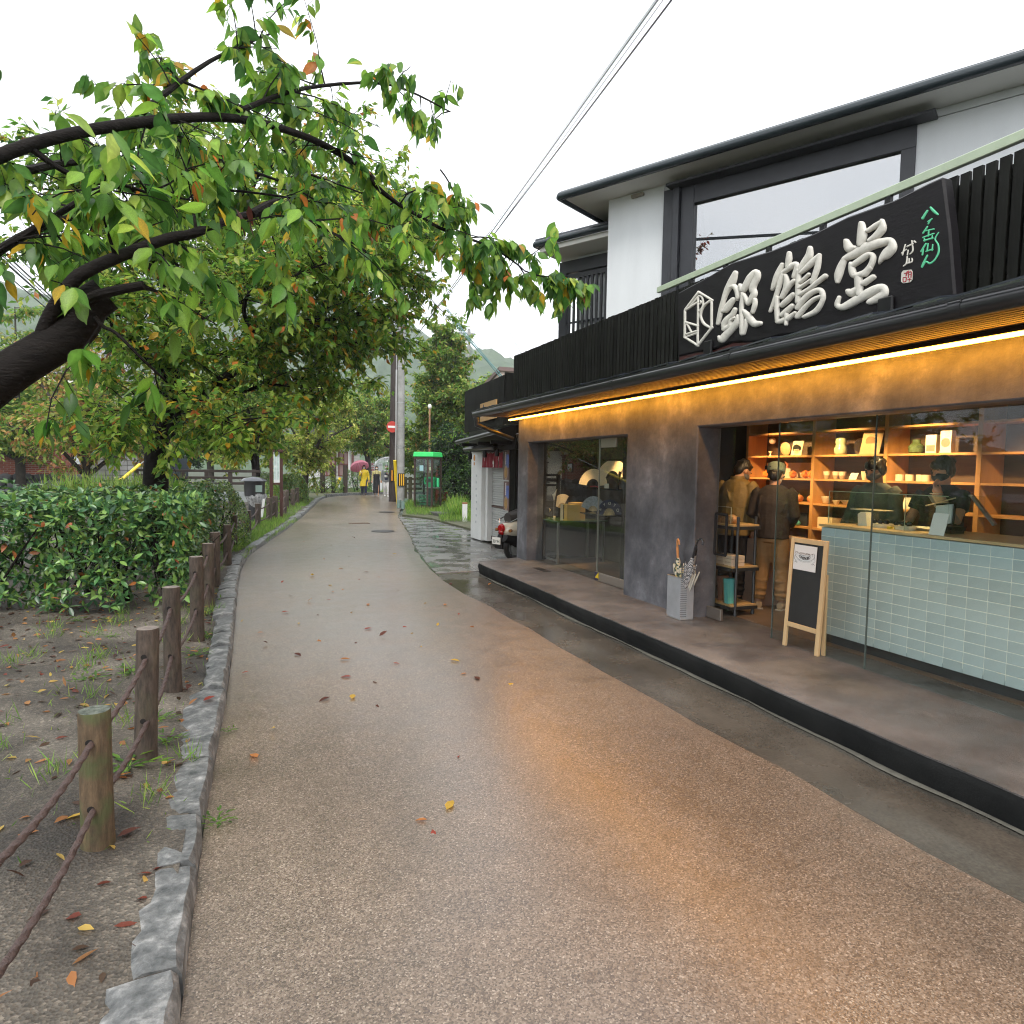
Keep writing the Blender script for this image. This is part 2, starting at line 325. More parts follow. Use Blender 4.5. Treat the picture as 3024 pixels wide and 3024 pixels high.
# far bed behind the bend
mb = MB(); mb.prism([(2.3, 30.2), (4.0, 37.8), (5.6, 39.8), (9, 41.5), (24, 45.4), (24, 49), (1.5, 49), (1.5, 30)], (0, 0, -.04), (1, 0, 0), (0, 1, 0), (0, 0, .12)); mb.build('far_verge', M('leafy_soil', (.12, .1, .06), .85, col2=(.06, .1, .03), vs=1.2, world=True), kind='structure')
mb = MB(); mb.prism([(re(y)+.15, y) for y in (22.6, 24, 26.5, 28, 29.5, 31.5, 33)]+[(11.5, 35.2), (24, 39.6), (24, 16.5), (5.6, 16.5), (5.5, 20.8)], (0, 0, -.04), (1, 0, 0), (0, 1, 0), (0, 0, .1)); mb.build('grass_verge', M('verge_soil', (.05, .065, .025), .85, col2=(.09, .085, .05), vs=2, world=True), kind='structure')
# kerb stones
mb = MB(); kerb = thing('kerb', None, None, (0, 0, 0), kind='structure'); y = .2; k = 0
while y < 36:
    ln = rnd.choice([.42, .5, .62, .75]) if y < 14 else rnd.uniform(.7, 1.1)
    y1 = y+ln; x0, x1 = le(y), le(y1); d = Vector((x1-x0, ln, 0)); d.normalize(); nn = Vector((-d.y, d.x, 0)); w = rnd.uniform(.15, .24); z = rnd.uniform(.098, .125)
    A = Vector((x0, y+.012, 0)); B = Vector((x1, y1-.012, 0)); t_ = MB(); vs = []; st = 5
    for i in range(st+1):
        p = A.lerp(B, i/st); j = lambda a: rnd.uniform(-a, a)
        for (o, zz) in ((-.004, -.08), (.004+j(.008), z*.75+j(.008)), (.022+j(.01), z+j(.007)), (w*.6+j(.01), z+j(.012)), (w+j(.02), z-.02+j(.01)), (w+.02, -.08)):
            vs.append(p+nn*o+Vector((0, 0, zz)))
    fs = [(i*6+a, i*6+a+1, i*6+7+a, i*6+6+a) for i in range(st) for a in range(5)]+[tuple(range(6)), tuple(st*6+5-a for a in range(6))]
    t_.add(vs, fs); t_.build('kerb_stone', MATS['granite'], kerb, smooth=.6); y = y1
mb = MB(); fk = [(4.0, 37.7), (5.6, 39.75), (9, 41.4), (16, 43.4)]
for (a, b) in zip(fk, fk[1:]): xybox(mb, a, b, -.03, .13, -.18)
mb.build('far_kerb', MATS['granite'], kind='structure')
# manhole covers and grating in the road
ci = MATS['cast_iron']
for lab, (px, py), r in (('round iron manhole cover in the road, nearer of the two', (1131, 1569.5), .3), ('round iron manhole cover in the road by the phone booth kerb', (1142, 1512.5), .3)):
    p = gz(px, py); z = .014
    if r: m_ = MB().lathe([(0.01, 0), (r, 0), (r, .004), (r-.03, .006), (r-.04, .003), (.01, .003)], (p.x, p.y, z), 28)
    o = m_.build('manhole_cover', ci); tag(o, lab, 'manhole cover', 'manhole covers in the road')
p = gz(1060, 1546); mb = MB()
for i in range(9): mb.cbox((p.x-.27+.068*i, p.y, .014), (.05, .3, .012))
tag(mb.build('drain_grate', M('rust_iron', (.12, .06, .03), .6, .4, var=.3, vs=30)), 'small rusty drain grate set in the middle of the road', 'drain grate')
# ---------------------------------------------------------------- main shop building
def plaster_nodes(t, b, p, L):
    a = noise(t, p, 1.5, 8., .65); s = N(t, 'ShaderNodeMapping'); s.inputs['Scale'].default_value = (1, 3.2, .35); L(p, s.inputs[0]); k = noise(t, s.outputs[0], 1.6, 6., .6)
    c = ramp(t, a, [(.33, (.042, .046, .055)), (.46, (.08, .086, .10)), (.57, (.135, .141, .158)), (.70, (.28, .29, .315))])
    L(mulc(t, c, ramp(t, k, [(.3, (.84, .84, .86)), (.7, (1.12, 1.1, 1.1))])), b.inputs['Base Color']); b.inputs['Roughness'].default_value = .55
    bp = N(t, 'ShaderNodeBump', i_Strength=.45, i_Distance=.02); L(noise(t, p, 7., 8., .65), bp.inputs['Height']); L(bp.outputs[0], b.inputs['Normal'])
groundmat('grey_plaster', plaster_nodes)
DK = M('black_wood', (.009, .0095, .008), .6, spec=.12, var=.35, vs=14, stretch=(1, 1, .1), bump=.15, bs=60, orand=.35)
DKF = M('dark_frame', (.022, .024, .03), .45, var=.15, vs=5)
BLK = M('black_metal', (.01, .01, .011), .4, spec=.25)
shop = thing('shop_building', 'two-storey dark shop building with glowing grey plaster front and white upper wall', 'building', (4.42, 5, 0))
mb = MB(); out = [(10.5, .0), (10.08, .0), (10.08, 2.13), (7.0, 2.13), (7.0, .0), (5.64, .0), (5.64, 2.155), (-3, 2.155), (-3, 2.62), (10.5, 2.62)]
mb.prism(out, (4.27, 0, 0), (0, 1, 0), (0, 0, 1), (.3, 0, 0)); mb.build('wall', MATS['grey_plaster'], shop, bevel=.012)
PL2 = M('side_plaster', (.3, .29, .26), .8, var=.25, vs=3, world=True)
mb = MB(); mb.box((4.58, 10.2, 0), (9.5, 10.5, 3.4)); mb.build('side_wall', PL2, shop)
INT = M('interior_dark', (.02, .019, .018), .8, var=.3, vs=3, world=True)
mb = MB(); mb.box((6.62, -3, 0), (6.8, 7.6, 2.6)); MB().box((4.58, 7.52, .18), (6.61, 7.6, 2.5)).build('inner_wall', INT, shop); mb.build('inner_wall', M('brown_wall', (.12, .075, .042), .7, var=.3, vs=3, stretch=(1, .4, 3), world=True), shop)
MB().box((4.6, 10.17, .18), (5.62, 10.198, 2.5)).build('display_dark_lining', INT, shop)  # lining added; its near-black colour stands in for the interior's shade
mb = MB(); mb.box((4.58, -3, 2.5), (6.8, 10.2, 2.58)); mb.build('ceiling', INT, shop)
mb = MB(); mb.box((4.76, -3, .14), (6.62, 10.2, .18)); mb.build('shop_floor', M('shop_floor', (.16, .12, .09), .45, var=.3, vs=4, world=True), shop)
mb = MB(); mb.box((5.62, 7.6, .18), (5.7, 10.2, 2.5)); mb.box((4.58, 7.45, .18), (5.3, 7.515, 2.5)); mb.build('display_back_wall', M('display_plaster', (.1, .09, .078), .7, var=.3, vs=2.5, bump=.15, bs=8, world=True), shop)
mb = MB(); mb.box((-.2+5.5, 5.9, .18), (6.05, 7.45, .95)); mb.build('inner_cabinet', M('cabinet_plaster', (.42, .31, .24), .7, var=.12, vs=4, world=True), shop)
# glass
GL = glassmat('shop_glass', (.93, .965, .95)); GE = M('glass_edge', (.10, .13, .12), .15); STL = M('brushed_steel', (.55, .55, .54), .3, .9)
def pane(a, b, z0, z1, x=4.445, tp='glass_pane'):
    m_ = MB(); m_.box((x, a, z0), (x+.01, b, z1)); return m_.build(tp, GL, shop)
pane(8.0, 10.06, .185, 2.125); pane(7.02, 7.985, .30, 2.12); pane(4.70, 5.06, .185, 2.15, 4.452) if False else None
for a, b in ((3.71, 4.695), (2.55, 3.70), (1.2, 2.54), (-.4, 1.19)): pane(a, b, .185, 2.15)
# sliding door leaf pushed open beside the entrance
m_ = MB(); m_.box((4.50, 5.35, .3), (4.51, 5.60, 2.14)); m_.build('glass_door', GL, shop)
for y in (4.698, 3.705, 2.545, 1.195): MB().box((4.443, y-.003, .185), (4.457, y+.003, 2.15)).build('glass_joint', GE, shop)
MB().box((4.442, 7.986, .185), (4.46, 7.999, 2.12)).build('glass_joint', M('joint_steel', (.4, .42, .38), .3, .7), shop)
for a, b in (((4.435, 7.03, .185), (4.465, 7.98, .3)), ((4.438, 7.55, 2.0), (4.462, 7.95, 2.12)), ((4.44, 5.40, .185), (4.475, 5.62, .30))): MB().box(a, b).build('door_fitting', M('fitting_steel', (.4, .37, .33), .35, .8), shop, bevel=.003)
h0 = gx(2103, 1516, 4.40); h1 = gx(2132, 1640, 4.40)
mb = MB(); ya, yb, za, zb = 5.50, 5.33, gx(2115, 1517, 4.4).z, gx(2115, 1636, 4.4).z
mb.tube([(4.42, ya, za), (4.42, ya, zb)], .014, 8); mb.tube([(4.42, yb, za), (4.42, yb, zb)], .014, 8); mb.tube([(4.42, ya, za), (4.42, yb, za)], .014, 8); mb.tube([(4.42, ya, zb), (4.42, yb, zb)], .014, 8); mb.build('door_handle', BLK, shop, smooth=True)
mb = MB(); s0 = gx(1762, 1700, 4.43); mb.box((4.428, s0.y-.05, s0.z-.055), (4.431, s0.y+.05, s0.z+.055)); st_ = mb.build('door_sticker', M('sticker_yellow', (.8, .6, .02), .4), shop)
mb = MB(); mb.prism([(s0.y+.05, s0.z+.055), (s0.y-.05, s0.z+.055), (s0.y+.05, s0.z-.03)], (4.427, 0, 0), (0, 1, 0), (0, 0, 1), (-.001, 0, 0)); mb.box((4.4255, s0.y-.05, s0.z-.055), (4.4275, s0.y+.05, s0.z-.03)); mb.build('sticker_corner', M('sticker_navy', (.02, .02, .08), .4), st_)
# eave: soffit slats, light strip, tiles, gutter
mb = MB(); mb.box((3.60, -3, 2.585), (4.27, 10.56, 2.60)); mb.build('soffit', M('soffit_black', (.02, .017, .014), .6), shop)
sl_ = None
for i in range(12):
    mb = MB(); x = 3.63+.05*i
    if sl_ is None: mb.box((-.016, -3, 2.562), (.016, 10.6, 2.583)); me_ = mb.mesh('soffit_slat', M('soffit_wood', (.075, .04, .02), .6, var=.2, vs=20)); sl_ = me_
    link('soffit_slat', sl_, shop, loc=(x, 0, 0))
o_ = [o for o in shop.children if o.name.startswith('soffit_slat')]
for o in o_: o.matrix_parent_inverse = Matrix.Translation(-Vector(ROOT[shop.name]))
AMB = (1.0, .47, .075)
mb = MB(); mb.box((4.095, -3, 2.506), (4.13, 10.52, 2.526)); mb.build('light_strip', M('led_strip', (1, .8, .4), .5, emit=((1, .385, .025), 29.)), shop)
mb = MB(); mb.box((4.085, -3, 2.527), (4.14, 10.53, 2.561)); mb.build('strip_housing', BLK, shop)
TM = M('wet_roof_metal', (.03, .035, .045), .12, .0, var=.2, vs=3, spec=.7)
tl = None
for i in range(33):
    y = 10.56-.42*i
    if tl is None:
        m_ = MB(); m_.add([(3.50, .0, 2.652), (4.0, 0, 2.735), (4.0, -.44, 2.755), (3.50, -.44, 2.672), (3.50, 0, 2.640), (4.0, 0, 2.723), (4.0, -.44, 2.743), (3.50, -.44, 2.66)], [(0, 1, 2, 3), (7, 6, 5, 4), (0, 3, 7, 4), (1, 5, 6, 2), (0, 4, 5, 1), (3, 2, 6, 7)]); tl = m_.mesh('roof_tile', TM)
    link('roof_tile', tl, shop, loc=(0, y, 0))
GM = M('gutter_black', (.016, .017, .019), .28, var=.2, vs=4)
mb = MB(); mb.tube([(3.52, 10.6, 2.585), (3.52, -3, 2.575)], .052, 14); mb.box((3.46, -3, 2.618), (3.472, 10.6, 2.634)); mb.build('gutter', GM, shop, smooth=.9)
for y in (9.3, 7.9, 6.1, 4.3, 2.5): MB().tube([(3.52, y, 2.582), (3.52, y-.07, 2.582)], .056, 14).build('gutter_joint', GM, shop, smooth=.9)
mb = MB(); mb.box((3.555, -3, 2.55), (3.6, 10.56, 2.645)); mb.build('fascia', BLK, shop)
mb = MB(); mb.tube([(3.52, 10.50, 2.53), (3.52, 10.50, 2.42), (3.75, 10.52, 2.34), (4.2, 10.56, 2.2)], [.05, .045, .038, .036], 10); mb.tube([(4.3, 10.6, 2.3), (4.45, 10.62, 1.9), (4.45, 10.62, .1)], .04, 10); mb.build('downpipe', GM, shop, smooth=.8)
# low roof strip behind the fence and balcony deck
mb = MB(); mb.box((4.0, -3, 2.70), (9, 10.5, 2.76)); mb.build('balcony_deck', INT, shop)
# slat fence on the roof edge : its own thing
fen = thing('slat_fence', 'long black vertical slat fence along the roof edge above the glowing wall', 'fence', (4.0, 5, 2.76))
m_ = MB(); m_.box((-.011, -.028, 2.775), (.011, .028, 3.50)); ms = m_.mesh('slat', DK)
for i in range(172): link('slat', ms, fen, loc=(3.99+rnd.uniform(-.002, .002), 10.0-.075*i, rnd.uniform(-.004, .004)))
mb = MB(); [mb.box((4.003, -2.95, z), (4.03, 10.02, z+.05)) for z in (2.85, 3.38)]; mb.box((4.034, -2.95, 2.78), (4.045, 10.02, 3.46)); mb.build('fence_rail', DK, fen)
# handrail behind it
hr = thing('handrail', 'pale green flat handrail on black posts behind the sign and roof fence', 'handrail', (4.12, 5, 2.8))
a = gx(1943, 848, 4.1); mb = MB(); mb.box((4.085, -3, 3.60), (4.125, a.y, 3.66)); mb.build('rail', M('rail_green', (.42, .5, .36), .35, var=.08, vs=8), hr, bevel=.004)
for px, py in ((2142, 790), (2270, 725), (2430, 655), (2625, 560), (2040, 800)):
    m_ = MB(); y = gx(px, py, 4.1).y; m_.box((4.09, y-.022, 2.8), (4.12, y+.022, 3.6)); m_.build('post', BLK, hr)
for y in (2.5, 1.6, .7): MB().box((4.09, y-.022, 2.8), (4.12, y+.022, 3.6)).build('post', BLK, hr)
# ------------------------------------------------ upper storey, turned 29 degrees to the street
up = Vector((5.2, 9.24, 0)); uu = Vector((.485, -.8745, 0)); un = Vector((-.8745, -.485, 0))
def ub(mb, u0, u1, z0, z1, d0, d1):       # box in the upper storey's own frame; d is depth behind the white wall plane
    p = [up+uu*a-un*d for a, d in ((u0, d0), (u1, d0), (u1, d1), (u0, d1))]
    return mb.add([q+Vector((0, 0, z)) for z in (z0, z1) for q in p], [(0, 3, 2, 1), (4, 5, 6, 7), (0, 1, 5, 4), (1, 2, 6, 5), (2, 3, 7, 6), (3, 0, 4, 7)])
WH = M('white_plaster', (.66, .685, .70), .85, var=.07, vs=2.2, stretch=(1, 1, .22), detail=8, bump=.08, bs=5, world=True)
ub(MB(), 0, .93, 2.76, 5.838, 0, 5.).build('upper_wall', WH, shop)
ub(MB(), -1.15, -.012, 2.76, 5.62, .9, 5).build('upper_wall', WH, shop)
ub(MB(), .935, 7.5, 5.75, 5.838, .02, 5).build('upper_wall', WH, shop)
ub(MB(), 4.1, 7.5, 2.76, 5.74, .02, 5).build('upper_wall', WH, shop)
mb = MB(); ub(mb, .94, 1.09, 2.76, 5.74, -.03, .1); ub(mb, 1.11, 1.20, 2.76, 5.76, -.08, .1); ub(mb, 1.21, 1.40, 2.76, 5.72, -.02, .1); ub(mb, 1.40, 4.1, 5.47, 5.72, -.01, .1); ub(mb, 1.40, 4.1, 3.2, 3.5, -.01, .1); ub(mb, 1.05, 4.3, 5.722, 5.76, -.2, .05); ub(mb, 3.95, 4.1, 3.5, 5.47, -.01, .1)
wf = mb.build('window_frame', DKF, shop, bevel=.004)
m_ = MB(); ub(m_, 1.40, 3.95, 3.5, 5.47, .045, .055); m_.build('window_glass', glassmat('mirror_glass', (.45, .5, .55), 1.9, 0, 4.5), shop)
m_ = MB(); ub(m_, 1.4, 4.1, 3.2, 5.7, .35, .37); m_.build('window_blind', M('pale_blind', (.42, .42, .4), .8), shop)
for (u, z, d) in ((.41, 5.76, -.05), (-.62, 5.47, .85)):
    m_ = MB(); ub(m_, u, u+.2, z, z+.05, d, d+.05); m_.build('vent_light', M('beige_metal', (.28, .25, .2), .5), shop, bevel=.006)
# lattice on the set-back part
mb = MB(); ub(mb, -1.48, -.012, 5.15, 5.36, .80, .9); ub(mb, -1.48, -1.33, 2.76, 5.15, .80, .9); ub(mb, -1.33, -.012, 5.05, 5.13, .83, .88); ub(mb, -1.33, -.012, 4.28, 4.31, .85, .88); lat = mb.build('lattice_frame', DKF, shop)
for i in range(14): m_ = MB(); u = -1.29+.093*i; ub(m_, u, u+.04, 2.76, 5.05, .815, .845); m_.build('lattice_slat', DKF, shop)
# roofs with step edged metal courses
def hiproof(u0, u1, z, d0, depth, pitch, ncol, nm):
    m_ = MB(); s = Vector((0, 0, pitch))
    for k in range(ncol):
        a = k/ncol; b = (k+1)/ncol+.01; zz = z+pitch*depth*a+.018
        def P(u, f, h=0): return up+uu*u-un*(d0+depth*f)+Vector((0, 0, z+pitch*depth*f+h))
        l0, l1 = u0+depth*a*.9, u0+depth*b*.9
        q = MB(); q.add([P(l0, a, .03), P(u1, a, .03), P(u1, b, .0), P(l1, b, .0), P(l0, a, .0), P(u1, a, 0), P(u1, b, -.02), P(l1, b, -.02)], [(0, 1, 2, 3), (7, 6, 5, 4), (0, 4, 5, 1), (1, 5, 6, 2), (2, 6, 7, 3), (3, 7, 4, 0)]); q.build('roof_course', TM, shop)
hiproof(-.58, 7.8, 5.92, -.5, 3.0, .42, 9, 'roof'); hiproof(-1.62, .2, 5.62, .26, 1.9, .42, 7, 'roof')
mb = MB()
def g3(u, d, z): return up+uu*u-un*d+Vector((0, 0, z))
mb.tube([g3(-.58, -.5, 5.875), g3(7.8, -.5, 5.875)], .06, 10); mb.tube([g3(-.58, -.5, 5.875), g3(-.58, 3, 5.875)], .06, 10); mb.build('gutter', M('gutter_navy', (.02, .03, .036), .25), shop, smooth=.9)
mb = MB(); mb.tube([g3(-1.62, .26, 5.56), g3(-.05, .26, 5.56)], .055, 10); mb.tube([g3(-1.62, .26, 5.56), g3(-1.62, 3, 5.56)], .055, 10); mb.build('gutter', MATS['gutter_navy'], shop, smooth=.9)
SOF = M('soffit_white', (.7, .69, .65), .85)
m_ = MB(); ub(m_, -.51, 7.6, 5.84, 5.9, -.44, 5.0); m_.build('eave_soffit', SOF, shop); m_ = MB(); ub(m_, -.5, 7.6, 5.845, 5.95, -.47, -.442); ub(m_, -.55, -.512, 5.845, 5.95, -.44, 4); m_.build('fascia_board', DKF, shop)
m_ = MB(); ub(m_, -1.56, -.012, 5.43, 5.52, .31, 5); m_.build('eave_soffit', SOF, shop)
# ---------------------------------------------------------------- the carved shop sign
sx0 = 3.80
sgn = thing('shop_sign', 'black wooden shop sign carved with three big white brush characters and a hexagon emblem', 'sign', (3.83, 4.1, 2.9))
top = [(2001, 864), (2080, 822), (2160, 775), (2280, 738), (2400, 690), (2500, 640), (2640, 590), (2740, 540), (2785, 520), (2791, 560), (2806, 680), (2822, 890)]
bot = [(2760, 898), (2700, 912), (2640, 924), (2560, 944), (2480, 958), (2400, 978), (2300, 990), (2240, 1008), (2160, 1010), (2110, 1030), (2040, 1042), (2001, 1052)]
poly = [(gx(x, y, sx0).y, gx(x, y, sx0).z) for x, y in top+bot]
mb = MB(); mb.prism(poly, (sx0, 0, 0), (0, 1, 0), (0, 0, 1), (.085, 0, 0)); mb.build('board', M('sign_black', (.009, .008, .0095), .5, spec=.2, var=.25, vs=5, stretch=(1, .6, 4), bump=.06, bs=20), sgn, bevel=.012)
mb = MB(); pb = [(gx(x, y, sx0).y, gx(x, y, sx0).z) for x, y in bot]
mb.prism([(a, b-.003) for a, b in pb]+[(a, b-.035) for a, b in reversed(pb)], (sx0+.022, 0, 0), (0, 1, 0), (0, 0, 1), (.06, 0, 0)); mb.build('lower_edge', M('sign_red', (.07, .012, .012), .5, var=.3, vs=9), sgn)
def stroke(mb, pts, ox, oy, sc, h=.013, rough=1.0):
    P = [(ox+x/sc, oy+y/sc, w/sc/2*rough) for x, y, w in pts]
    q = []
    for i in range(len(P)-1):                      # smooth the polyline
        a = P[max(i-1, 0)]; b = P[i]; c = P[i+1]; d = P[min(i+2, len(P)-1)]
        for k in range(5):
            t = k/5; q.append(tuple(.5*((2*b[j])+(-a[j]+c[j])*t+(2*a[j]-5*b[j]+4*c[j]-d[j])*t*t+(-a[j]+3*b[j]-3*c[j]+d[j])*t**3) for j in range(3)))
    q.append(P[-1])
    def cap(p, q_, sgn_):
        dx, dy = p[0]-q_[0], p[1]-q_[1]; l = math.hypot(dx, dy) or 1; dx /= l; dy /= l
        return [(p[0]+dx*p[2]*f, p[1]+dy*p[2]*f, p[2]*g) for f, g in ((.5, .84), (.85, .5), (.98, .12))]
    q = list(reversed(cap(q[0], q[1], 1)))+q+cap(q[-1], q[-2], 1)
    vs = []; prof = ((-1, .0), (-.93, .55), (-.5, .9), (0, 1.), (.5, .9), (.93, .55), (1, .0))
    for i, (x, y, w) in enumerate(q):
        a = q[max(i-1, 0)]; b = q[min(i+1, len(q)-1)]; dx, dy = b[0]-a[0], b[1]-a[1]; l = math.hypot(dx, dy) or 1; nx, ny = -dy/l, dx/l
        w = max(w, .2)
        for s, hh in prof:
            p = gx(x+nx*w*s, y+ny*w*s, sx0); vs.append((sx0-.0005-h*hh*min(1, w*.16+.3)-rnd.uniform(0, .0006), p.y, p.z))
    n = len(prof); mb.add(vs, [(i*n+k, i*n+k+1, i*n+n+k+1, i*n+n+k) for i in range(len(q)-1) for k in range(n-1)])
A_ = (1980, 700, 4.83); B_ = (2280, 600, 3.604)
gin = [[(935, 510, 70), (885, 640, 115), (815, 760, 85), (765, 900, 66), (722, 1070, 72), (685, 1235, 50)], [(850, 715, 60), (910, 700, 75), (955, 760, 75), (965, 850, 55), (958, 900, 25)], [(905, 890, 70), (850, 960, 95), (795, 1035, 90), (755, 1060, 50)], [(930, 1030, 60), (890, 1110, 75), (820, 1170, 85), (775, 1240, 85), (775, 1310, 70)], [(780, 1310, 75), (850, 1270, 70), (870, 1190, 45), (930, 1150, 40)], [(970, 1120, 40), (950, 1220, 85), (880, 1310, 100), (795, 1400, 105), (735, 1465, 95), (705, 1425, 50)],
 [(1005, 690, 60), (1030, 760, 90), (1090, 680, 100), (1150, 580, 110), (1230, 505, 100), (1245, 570, 95), (1200, 670, 95), (1180, 740, 105), (1200, 810, 95), (1155, 890, 80), (1115, 950, 55)], [(1040, 810, 60), (1080, 870, 60), (1110, 950, 50)], [(1040, 830, 60), (1022, 1000, 60), (1025, 1200, 62), (1030, 1370, 72)], [(1045, 1370, 66), (1080, 1260, 58), (1090, 1180, 45)], [(1215, 890, 55), (1212, 960, 66), (1180, 1070, 55)], [(1060, 1050, 50), (1110, 1120, 95), (1160, 1190, 105), (1210, 1235, 105), (1290, 1230, 70)]]
tsu = [[(190, 535, 50), (185, 600, 65), (170, 680, 45)], [(115, 650, 38), (70, 760, 72), (30, 860, 55), (8, 920, 28)], [(120, 745, 40), (200, 680, 60), (260, 648, 58), (268, 685, 50), (240, 780, 48)], [(120, 760, 42), (90, 850, 50), (60, 950, 45), (20, 1070, 40), (-12, 1150, 32)], [(58, 1000, 45), (58, 1120, 52), (65, 1260, 48)], [(150, 770, 42), (162, 830, 58), (150, 920, 62), (110, 1000, 48)], [(245, 825, 50), (200, 865, 52), (140, 945, 60)], [(232, 970, 48), (170, 1032, 60), (110, 1085, 52)], [(222, 1090, 48), (170, 1140, 60), (112, 1190, 55)], [(255, 1165, 36), (180, 1222, 58), (85, 1262, 52)], [(160, 1180, 46), (155, 1290, 36)],
 [(412, 480, 55), (400, 560, 80), (340, 650, 70), (300, 725, 48)], [(290, 720, 45), (285, 850, 56), (285, 950, 60), (278, 1050, 50)], [(512, 550, 40), (440, 625, 68), (370, 690, 58), (310, 742, 38)], [(512, 555, 42), (490, 680, 60), (450, 800, 54), (430, 850, 38)], [(400, 755, 36), (310, 842, 38)], [(430, 812, 36), (300, 902, 38)], [(575, 775, 56), (500, 832, 50), (400, 912, 44), (300, 972, 46)], [(280, 1110, 60), (350, 1015, 58), (440, 945, 56), (520, 925, 56), (548, 985, 56), (535, 1055, 48), (470, 1150, 58), (350, 1210, 44)], [(280, 1205, 58), (360, 1105, 48), (450, 1025, 46), (530, 990, 36)]]
dou = [[(960, 225, 70), (965, 330, 105), (948, 430, 80)], [(1180, 190, 50), (1180, 270, 85), (1120, 345, 76), (1050, 395, 55)], [(1025, 295, 45), (1110, 240, 58), (1175, 200, 50)], [(800, 410, 66), (830, 480, 105), (885, 475, 55)], [(780, 592, 58), (900, 530, 95), (1050, 452, 105), (1200, 412, 90), (1270, 400, 70), (1285, 470, 100), (1220, 545, 105), (1175, 590, 60), (1148, 645, 14)], [(782, 590, 58), (740, 680, 80), (712, 770, 84), (705, 832, 50)], [(850, 650, 56), (860, 720, 76), (885, 770, 66), (980, 748, 68), (1050, 690, 58)], [(860, 665, 58), (950, 602, 68), (1040, 545, 58), (1082, 572, 60), (1060, 660, 60), (995, 750, 70)], [(925, 800, 85), (930, 880, 90), (930, 955, 76)], [(830, 945, 76), (855, 952, 86), (925, 905, 56)], [(990, 850, 66), (1085, 785, 58)], [(722, 1000, 36), (700, 1080, 58), (752, 1108, 70), (850, 1062, 86), (980, 985, 96), (1100, 922, 96), (1185, 900, 86), (1200, 960, 86), (1130, 1012, 86), (1050, 1050, 66)]]
CAR = M('carved_white', (.6, .58, .52), .5, var=.12, vs=16, bump=.15, bs=40)
for nm, ss, z in (('gin', gin, A_), ('tsuru', tsu, B_), ('dou', dou, B_)):
    mb = MB(); [stroke(mb, s, *z, h=.02) for s in ss]; mb.build('carved_character', CAR, sgn, smooth=1.2)
hexa = [[(405, 780, 34), (600, 900, 34)], [(592, 900, 34), (590, 1290, 34)], [(600, 1285, 34), (395, 1545, 36)], [(400, 1550, 36), (205, 1425, 34)], [(208, 1425, 32), (212, 1040, 32)], [(212, 1040, 32), (405, 785, 34)], [(400, 850, 26), (392, 1520, 30)], [(215, 1045, 30), (400, 925, 30)], [(400, 850, 24), (285, 990, 24)], [(228, 1215, 34), (395, 1265, 34)], [(245, 1240, 30), (305, 1360, 30)], [(230, 1385, 30), (395, 1335, 34)], [(225, 1425, 26), (392, 1365, 28)],
 [(575, 905, 40), (490, 975, 34), (440, 1080, 34), (445, 1160, 34), (490, 1240, 40), (580, 1295, 36)], [(412, 835, 26), (455, 860, 26), (472, 940, 26), (455, 1010, 26), (412, 1060, 26)], [(425, 955, 22), (445, 930, 30), (432, 905, 18)]]
mb = MB(); [stroke(mb, s, *A_, h=.014) for s in hexa]; mb.build('emblem', CAR, sgn, smooth=1.2)
gre = [[(1655, 80, 22), (1605, 160, 30)], [(1690, 45, 22), (1722, 82, 32), (1765, 118, 22)], [(1660, 195, 14), (1705, 165, 14)], [(1692, 175, 14), (1665, 218, 16)], [(1655, 250, 18), (1610, 318, 18)], [(1640, 292, 14), (1725, 275, 16)], [(1605, 365, 14), (1725, 322, 16)], [(1670, 290, 16), (1665, 350, 16)], [(1620, 398, 18), (1712, 370, 18)], [(1708, 345, 14), (1706, 378, 14)], [(1622, 370, 14), (1626, 402, 16)], [(1640, 430, 18), (1588, 512, 18)], [(1612, 490, 16), (1602, 548, 18)], [(1662, 430, 14), (1652, 510, 16)], [(1640, 512, 14), (1712, 490, 16)], [(1712, 440, 14), (1706, 502, 16)], [(1655, 555, 18), (1612, 640, 22), (1596, 682, 18), (1640, 622, 18), (1682, 640, 20), (1735, 600, 18), (1775, 520, 20), (1770, 440, 18), (1738, 380, 16), (1775, 310, 12)]]
mb = MB(); [stroke(mb, s, *B_, h=.006) for s in gre]; mb.build('green_lettering', M('sign_green', (.10, .52, .28), .5), sgn)
whi = [[(1380, 530, 12), (1432, 490, 12)], [(1420, 440, 14), (1390, 550, 16)], [(1440, 460, 16), (1502, 430, 18)], [(1490, 400, 16), (1500, 500, 16), (1470, 540, 12)], [(1450, 500, 14), (1442, 550, 14)], [(1516, 405, 20), (1528, 415, 20)], [(1440, 570, 16), (1430, 640, 16), (1400, 668, 12)], [(1430, 642, 14), (1490, 622, 16), (1490, 585, 12)], [(1460, 590, 14), (1460, 632, 14)]]
mb = MB(); [stroke(mb, s, *B_, h=.006) for s in whi]; mb.build('signature', CAR, sgn)
sq = [(1400, 715), (1485, 705), (1498, 730), (1495, 815), (1475, 840), (1400, 852), (1378, 835), (1378, 790), (1382, 740)]
pl_ = [(gx(2280+x/3.604, 600+y/3.604, sx0).y, gx(2280+x/3.604, 600+y/3.604, sx0).z) for x, y in sq]
mb = MB(); mb.prism(pl_, (sx0-.0005, 0, 0), (0, 1, 0), (0, 0, 1), (-.004, 0, 0)); seal = mb.build('seal', CAR, sgn)
sx0 -= .004
